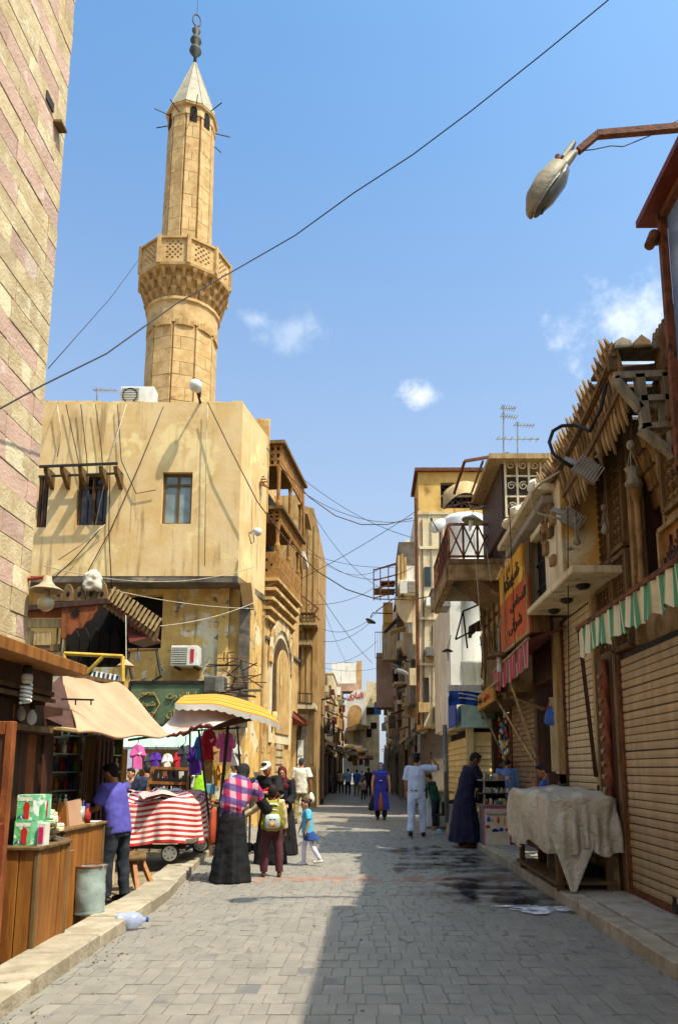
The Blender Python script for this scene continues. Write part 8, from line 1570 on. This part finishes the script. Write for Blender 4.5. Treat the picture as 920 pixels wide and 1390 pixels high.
p = stand(408, 1118); m_wsh = cloth('white_shirt', 'd3cec0', 'bfb9a8'); wm = P('man in a white shirt and khaki trousers walking away with a white bag', p, 1.86, -8, m_skin, 2, (((-.16, .1, -1), (-.05, .2, -1)), ((.2, -.05, -1), (.12, .2, -1))), (((-.06, -.1, -1), (0, -.25, -1)), ((.05, .12, -1), (0, .0, -1))), (0, -20), (('tee', m_wsh, dict(z0=.80, open=.03)), ('trousers', cloth('khaki_cloth', '8a7d52', '786b44')), ('shoes', m_shoeb)), M('grey_hair', '3b3531', '2a2522', 20, .8, .3), vox=.013, face=False)
tag(build('white_plastic_bag', MB().loft([wm['wr'][1]+V((0, 0, z)) for z in (-.08, -.14, -.25, -.36, -.40)], [.015, .06, .10, .09, .03], 12), m_white, None, smooth=True), 'white plastic bag carried by the man in the white shirt', 'bag')
p = V((-3.5, 15.0, .05)); P('woman in a dark headscarf looking at the clothes stall behind the parasol', p, 1.60, 30, m_skin, 4, None, None, (6, 0), (('robe', m_abaya2, dict(w=.27, zb=.02)), ('hijab', cloth('brown_scarf', '4a3428', '3a281e'))), None, vox=.013, face=False)
p = V((-3.78, 16.2, .05)); P('man in a maroon shirt standing inside the clothes shop entrance', p, 1.68, 190, m_skin_d, 2, None, None, (6, 10), (('tee', cloth('maroon_cotton', '6a2430', '521a24')), ('trousers', m_jean)), m_hair, vox=.013)
# policeman
m_pol = cloth('white_uniform', 'cfd4e2', 'bcc3d6'); p = stand(566, 1136)
def holster(U, hq, wr, el, sh, ank, hip): return MB().obox(U(.19, .02, .90), (.028, 0, 0), (0, .05, .01), (0, -.02, .10)).obox(U(.20, .03, 1.0), (.02, 0, 0), (0, .035, 0), (0, 0, .035))
P('policeman in a white uniform walking away with a black belt and raised arm', p, 1.92, -12, m_skin, 0, (((-.16, .05, -1), (-.02, .45, -.9)), ((.72, .1, -.02), (-.50, .0, .80))), (((-.04, -.16, -1), (0, -.36, -1)), ((.05, .18, -1), (.02, .02, -1))), (4, -5), (('tee', m_pol, dict(z0=.95, sleeve=.9)), ('trousers', m_pol, dict(w=1.08)), ('belt', m_shoe), ('part', m_shoe, dict(name='holster', fn=holster, smooth=False, bev=.006)), ('shoes', m_shoe), ('part', m_iron, dict(name='phone', fn=lambda U, hq, wr, *a: MB().obox(wr[1]+V((-.03, 0, .07)), (.012, 0, 0), (0, .035, 0), (0, 0, .07)), smooth=False)), ('part', m_shoe, dict(name='beret', fn=lambda U, hq, *a: MB().ell(hq(0, -.01, .10), (.088, .10, .04), 14, 8)))), m_hair, vox=.011, face=False)
# galabeya man
m_gal = cloth('navy_galabeya', '23203a', '19172c'); p = stand(632, 1150)
ga = P('stout man in a long navy galabeya bending over the display kiosk', p, 1.93, -72, m_skin_d, 15, (((-.1, .45, -1), (.05, .95, -.15)), ((.12, .45, -1), (-.05, .95, -.2))), None, (14, -5), (('robe', m_gal, dict(w=.34, zb=.10, open=.035)), ('shoes', m_shoeb)), M('short_grey_hair', '2e2724', '1e1917', 20, .9, .3), vox=.011, fat=1.12)
tag(build('black_shoulder_bag', MB().loft([V((p.x+.30, p.y-.12, z)) for z in (.86, .90, 1.02, 1.12, 1.16)], [(.06, .03), (.12, .06), (.11, .06), (.08, .04), (.02, .02)], 14), m_shoe, None, smooth=True), 'black leather bag held in front of the man in the navy galabeya', 'bag')
# woman in blue
m_bl = cloth('royal_blue_tunic', '3a3a9a', '30308a'); p = stand(517, 1113)
bw = P('woman in a blue tunic and blue headscarf walking towards us', p, 1.74, 178, m_skin_l, 0, (((-.22, .05, -1), (-.05, .15, -1)), ((.22, .05, -1), (.05, .15, -1))), (((-.04, .12, -1), (0, -.02, -1)), ((.04, -.10, -1), (0, -.22, -1))), (2, 0), (('robe', m_bl, dict(w=.27, zb=.30, sleeve=.18, open=0)), ('hijab', cloth('bright_blue_scarf', '1c4fb4', '17429a'), dict(zb=1.37)), ('trousers', m_abaya, dict(w=1.1)), ('shoes', m_shoe), ('part', cloth('orange_scarf', 'b0602a', '8f4a1e'), dict(name='front_panel', fn=lambda U, hq, *a: MB().loft([(0, .25, .30), (0, .20, .62), (0, .17, .86)], [(.07, .02), (.05, .02), (.01, .01)], 10))), ('part', m_white, dict(name='chest_print', fn=lambda U, hq, *a: MB().ell(U(.0, .168, 1.20), (.05, .012, .015), 8, 6)))), None, vox=.013, fat=1.12)
tag(build('black_handbag', MB().loft([bw['wr'][1]+V((.0, 0, z)) for z in (-.62, -.60, -.45, -.28, -.12)], [(.06, .03), (.12, .05), (.11, .05), (.06, .03), (.015, .01)], 12), m_shoe, None, smooth=True), 'black handbag carried by the woman in blue', 'bag')
# vendors on the right
p = AY(591, 1120, 19.6); p.z = 0; P('seated vendor in a dark green shirt behind the white table', p, 1.45, 60, m_skin, 14, (((-.1, .5, -1), (0, .8, .6)), ((.1, .4, -1), (0, 1, 0))), None, (10, 0), (('tee', cloth('dark_green_cotton', '1d4a3c', '163a2f')), ('trousers', m_jean)), m_hair, vox=.013)
p = V((2.82, 15.25, .1)); P('man in a pale blue shirt turned into the shop beside the narrow brown shutter', p, 1.72, -20, m_skin, 8, None, None, (50, -30), (('shirt', cloth('denim_blue_shirt', '6f8fc0', '5f7fb0')), ('trousers', cloth('navy_trousers', '1c2233', '141926'))), m_hair, vox=.012, face=False)
m_rb = cloth('royal_blue_cotton', '1f4fb0', '1a429a'); p = V((2.92, 11.78, .12)); P('young man in a blue shirt leaning at the shop doorway chin on his hand', p, 1.53, 82, m_skin, 16, (((-.25, .6, -1), (.25, .5, 1.1)), ((.15, .5, -1), (-.2, 1, .1))), None, (2, 12), (('tee', m_rb), ('trousers', m_jean), ('part', m_lime_t, dict(name='lanyard', fn=lambda U, hq, *a: MB().tube([U(-.06, .09, 1.46), U(-.02, .155, 1.30), U(.0, .16, 1.2)], .012, 6)))), m_hair, vox=.009)
tag(build('walking_stick', MB().tube([V((2.62, 11.6, .95)), V((2.72, 11.62, 1.22)), V((2.76, 11.64, 1.32))], .016, 7), m_wood_o, None, smooth=True), 'orange brown stick under the hand of the young man in blue', 'stick')
# distant walkers
far_ = [(484, 1081, 1044, 0, 'blue shirt', '2c5aa0', '8a6a3c', 'walker in a bright blue shirt and brown trousers on the far street'), (472, 1079, 1043, 5, 'pale blue', '8fa6c4', '1e2028', 'walker in a pale blue shirt and black trousers on the far street'), (500, 1081, 1042, -5, 'black', '1e222c', '1a1c24', 'tall walker all in black behind the woman in blue'), (463, 1078, 1044, 180, 'white red', 'c8b0a4', '4a3c3c', 'walker in a pinkish white top coming up the far street'), (447, 1076, 1046, 90, 'white', 'b9c4d0', '3c4658', 'person in a pale top sitting low at the left of the far street'), (454, 1077, 1050, 100, 'violet', '4a3f78', '2c3040', 'person in a violet top sitting beside the far left shops')]
far_ += [(459, 1074, 1047, 20, 'ochre', '8a6a3a', '2a2c30', 'walker in an ochre top with his back to us on the far street'), (491, 1074, 1046, 170, 'grey', '8a8c90', '30343c', 'walker in a grey top far down the street between the others'), (507, 1077, 1046, 0, 'dark red', '5a2024', '1c1a1c', 'walker in a dark red top half behind the woman in blue'), (440, 1080, 1050, 95, 'teal', '3c5f68', '2c3038', 'person in a teal top beside the black sooty pillar')]
for px, py, pt, yw, nm, c1, c2, lab in far_:
    p = stand(px, py); h_ = ptop(p, pt); P(lab, p, h_, yw, m_skin, 3, None, (((-.05, .12, -1), (0, -.02, -1)), ((.05, -.12, -1), (0, -.2, -1))), (0, 0), (('tee', cloth('far_top_'+nm, c1)), ('trousers', cloth('far_trousers_'+nm, c2)), ('shoes', m_shoe)), m_hair, vox=.022, face=False)
p = stand(493, 1087); P('child in a white and dark red top walking towards us on the far street', p, ptop(p, 1057), 180, m_skin, 0, None, None, (0, 0), (('tee', cloth('far_child_top', 'b9a8a8', '8a3040', 30)), ('trousers', m_jean)), m_hair, vox=.02, hs=1.25, face=False)
# ================================================================ cables
def cable(pts, r, mat, lab, group='cables over the street', sag=0., n=24, cat='cable'):
    pts = [V(p) for p in pts]
    if len(pts) == 2:
        a, b_ = pts; pts = [a+(b_-a)*(i/n)-Z*(4*sag*(i/n)*(1-i/n)) for i in range(n+1)]
    return tag(build('cable', MB().tube(pts, r, 5), mat, None, smooth=True), lab, cat, group)
cable([AY(-40, 573, 6.2), AY(0, 555, 6.5), AY(60, 522, 7.0), AY(145, 480, 7.9), AY(240, 412, 8.8), AY(320, 366, 9.4), AY(400, 320, 9.8), AY(480, 262, 9.6), AY(560, 210, 9.3), AY(640, 150, 9), AY(740, 70, 8.5), AY(830, -4, 8), AY(900, -70, 7.6)], .009, m_cable, 'long black cable sweeping up across the sky past the minaret', None)
cable([AY(189, 352, 28), AY(150, 405, 22), AY(66, 500, 14)], .010, m_cable, 'thin dark cable slanting from the minaret balcony to the pink striped wall', None)
cable([AY(785, 205, 6.9), AY(805, 203, 6.9), AY(828, 198, 6.9), AY(845, 199, 6.9), AY(880, 185, 6.9), AY(925, 160, 6.9)], .006, m_cable, 'thin dark wire drooping along the arm of the street lamp', None)
big = [((358, 600, 21), (470, 708, 21), (558, 708, 21)), ((357, 690, 21), (440, 790, 21), (520, 812, 23)), ((282, 546, 18.4), (330, 640, 18.3), (352, 700, 18.3))]
cable([AY(*q_) for q_ in ((356, 600, 20.5), (385, 638, 20.5), (420, 675, 20.5), (455, 700, 20.5), (490, 712, 20.5), (525, 712, 20.5), (560, 703, 20.5))], .014, m_cableb, 'thick brown cable hanging from the upper loggia across to the yellow building', None)
cable([AY(*q_) for q_ in ((282, 546, 18.3), (310, 604, 18.2), (350, 682, 18.2), (390, 735, 18.4), (430, 775, 18.6), (470, 800, 18.8), (510, 813, 19), (560, 814, 19.4), (590, 808, 19.6))], .016, m_cableb, 'thick pale brown cable running from the ochre roof corner to the stepped bay', None)
for k, (a, b_, s) in enumerate((((400, 660, 24), (565, 706, 24), .5), ((405, 645, 26), (560, 730, 26), .3), ((400, 790, 24), (570, 690, 24), .1), ((410, 735, 27), (560, 770, 27), .9), ((415, 750, 30), (535, 770, 30), .2), ((420, 690, 30), (520, 800, 34), .5), ((418, 820, 30), (512, 795, 34), .3), ((430, 850, 34), (512, 830, 36), .6), ((432, 870, 34), (505, 842, 38), .4), ((434, 760, 40), (512, 775, 40), .5), ((430, 800, 30), (505, 900, 40), .2), ((436, 900, 46), (512, 870, 46), .5), ((350, 705, 20), (430, 880, 34), .3), ((470, 900, 60), (400, 700, 30), .6), ((434, 905, 50), (520, 905, 50), .3))):
    cable([AY(*a), AY(*b_)], .010 if k < 6 else .012, m_cable if k % 3 else m_cableb, 'thin cable sagging across the narrow street, '+ORD[k]+' of the bundle counted from the nearest', 'thin cables sagging across the street', s)
for k, pts in enumerate((((90, 549), (110, 640), (124, 665)), ((110, 549), (118, 620), (122, 690), (142, 712)), ((172, 549), (150, 620), (130, 712)), ((160, 549), (165, 625), (185, 670), (212, 665)), ((222, 552), (190, 630), (150, 720), (120, 775)), ((282, 548), (280, 620), (278, 768)), ((150, 630), (148, 720), (152, 800)), ((118, 640), (122, 690), (140, 712)), ((143, 712), (110, 740), (80, 760)), ((141, 713), (100, 760), (68, 790)), ((130, 549), (137, 600), (140, 635)), ((78, 549), (84, 590), (78, 620)))):
    cable([AY(px, py, 18.42-.02*(k % 3)) for px, py in pts], .013, (m_cable, m_cableb, m_cablew)[0 if k < 2 else (k % 3)], 'slack '+('black', 'brown', 'pale')[0 if k < 2 else k % 3]+' wire down the sunlit ochre wall, '+ORD[k]+' of its bunch', 'wires on the ochre wall')
for k, (a, b_, s) in enumerate((((60, 768, 14), (345, 770, 18), .35), ((150, 800, 15), (350, 826, 18), .1), ((215, 850, 15), (345, 818, 18), .1))): cable([AY(*a), AY(*b_)], .009, m_cablew, 'pale wire strung under the ochre overhang, '+('the long one', 'the one ending at the wall corner', 'the one from the dark opening')[k], 'pale wires under the overhang', s)
for k, (a, b_, s) in enumerate((((642, 720, 13.8), (656, 900, 13.5), 0), ((660, 745, 13.8), (666, 790, 13.7), 0), ((690, 670, 11), (700, 900, 12), .02), ((770, 690, 9), (772, 1000, 9.7), .0))): cable([AY(*a), AY(*b_)], .007, m_cablew if k < 2 else m_cable, 'thin cord hanging '+('below the disc lamp', 'by the zigzag railing', 'over the painted poster sign', 'down the tall pale brown shutter')[k], 'cords on the right shop fronts', s)
t = thing('security_camera', 'white dome security camera on a bracket at the ochre building corner', 'camera', AY(350, 723, 18.2)); c = AY(350, 722, 18.0); build('bracket', MB().beam(AY(338, 724, 18.3), AY(350, 718, 18.0), .05), m_acw, t); build('dome', MB().lathe([(.02, .10), (.09, .08), (.10, 0), (.08, -.07), (.03, -.11)], c, 16), m_acw, t, smooth=True); build('wire', MB().tube([AY(338, 726, 18.3), AY(341, 738, 18.2), AY(345, 736, 18.2), AY(344, 724, 18.2)], .012, 5), m_iron, t)
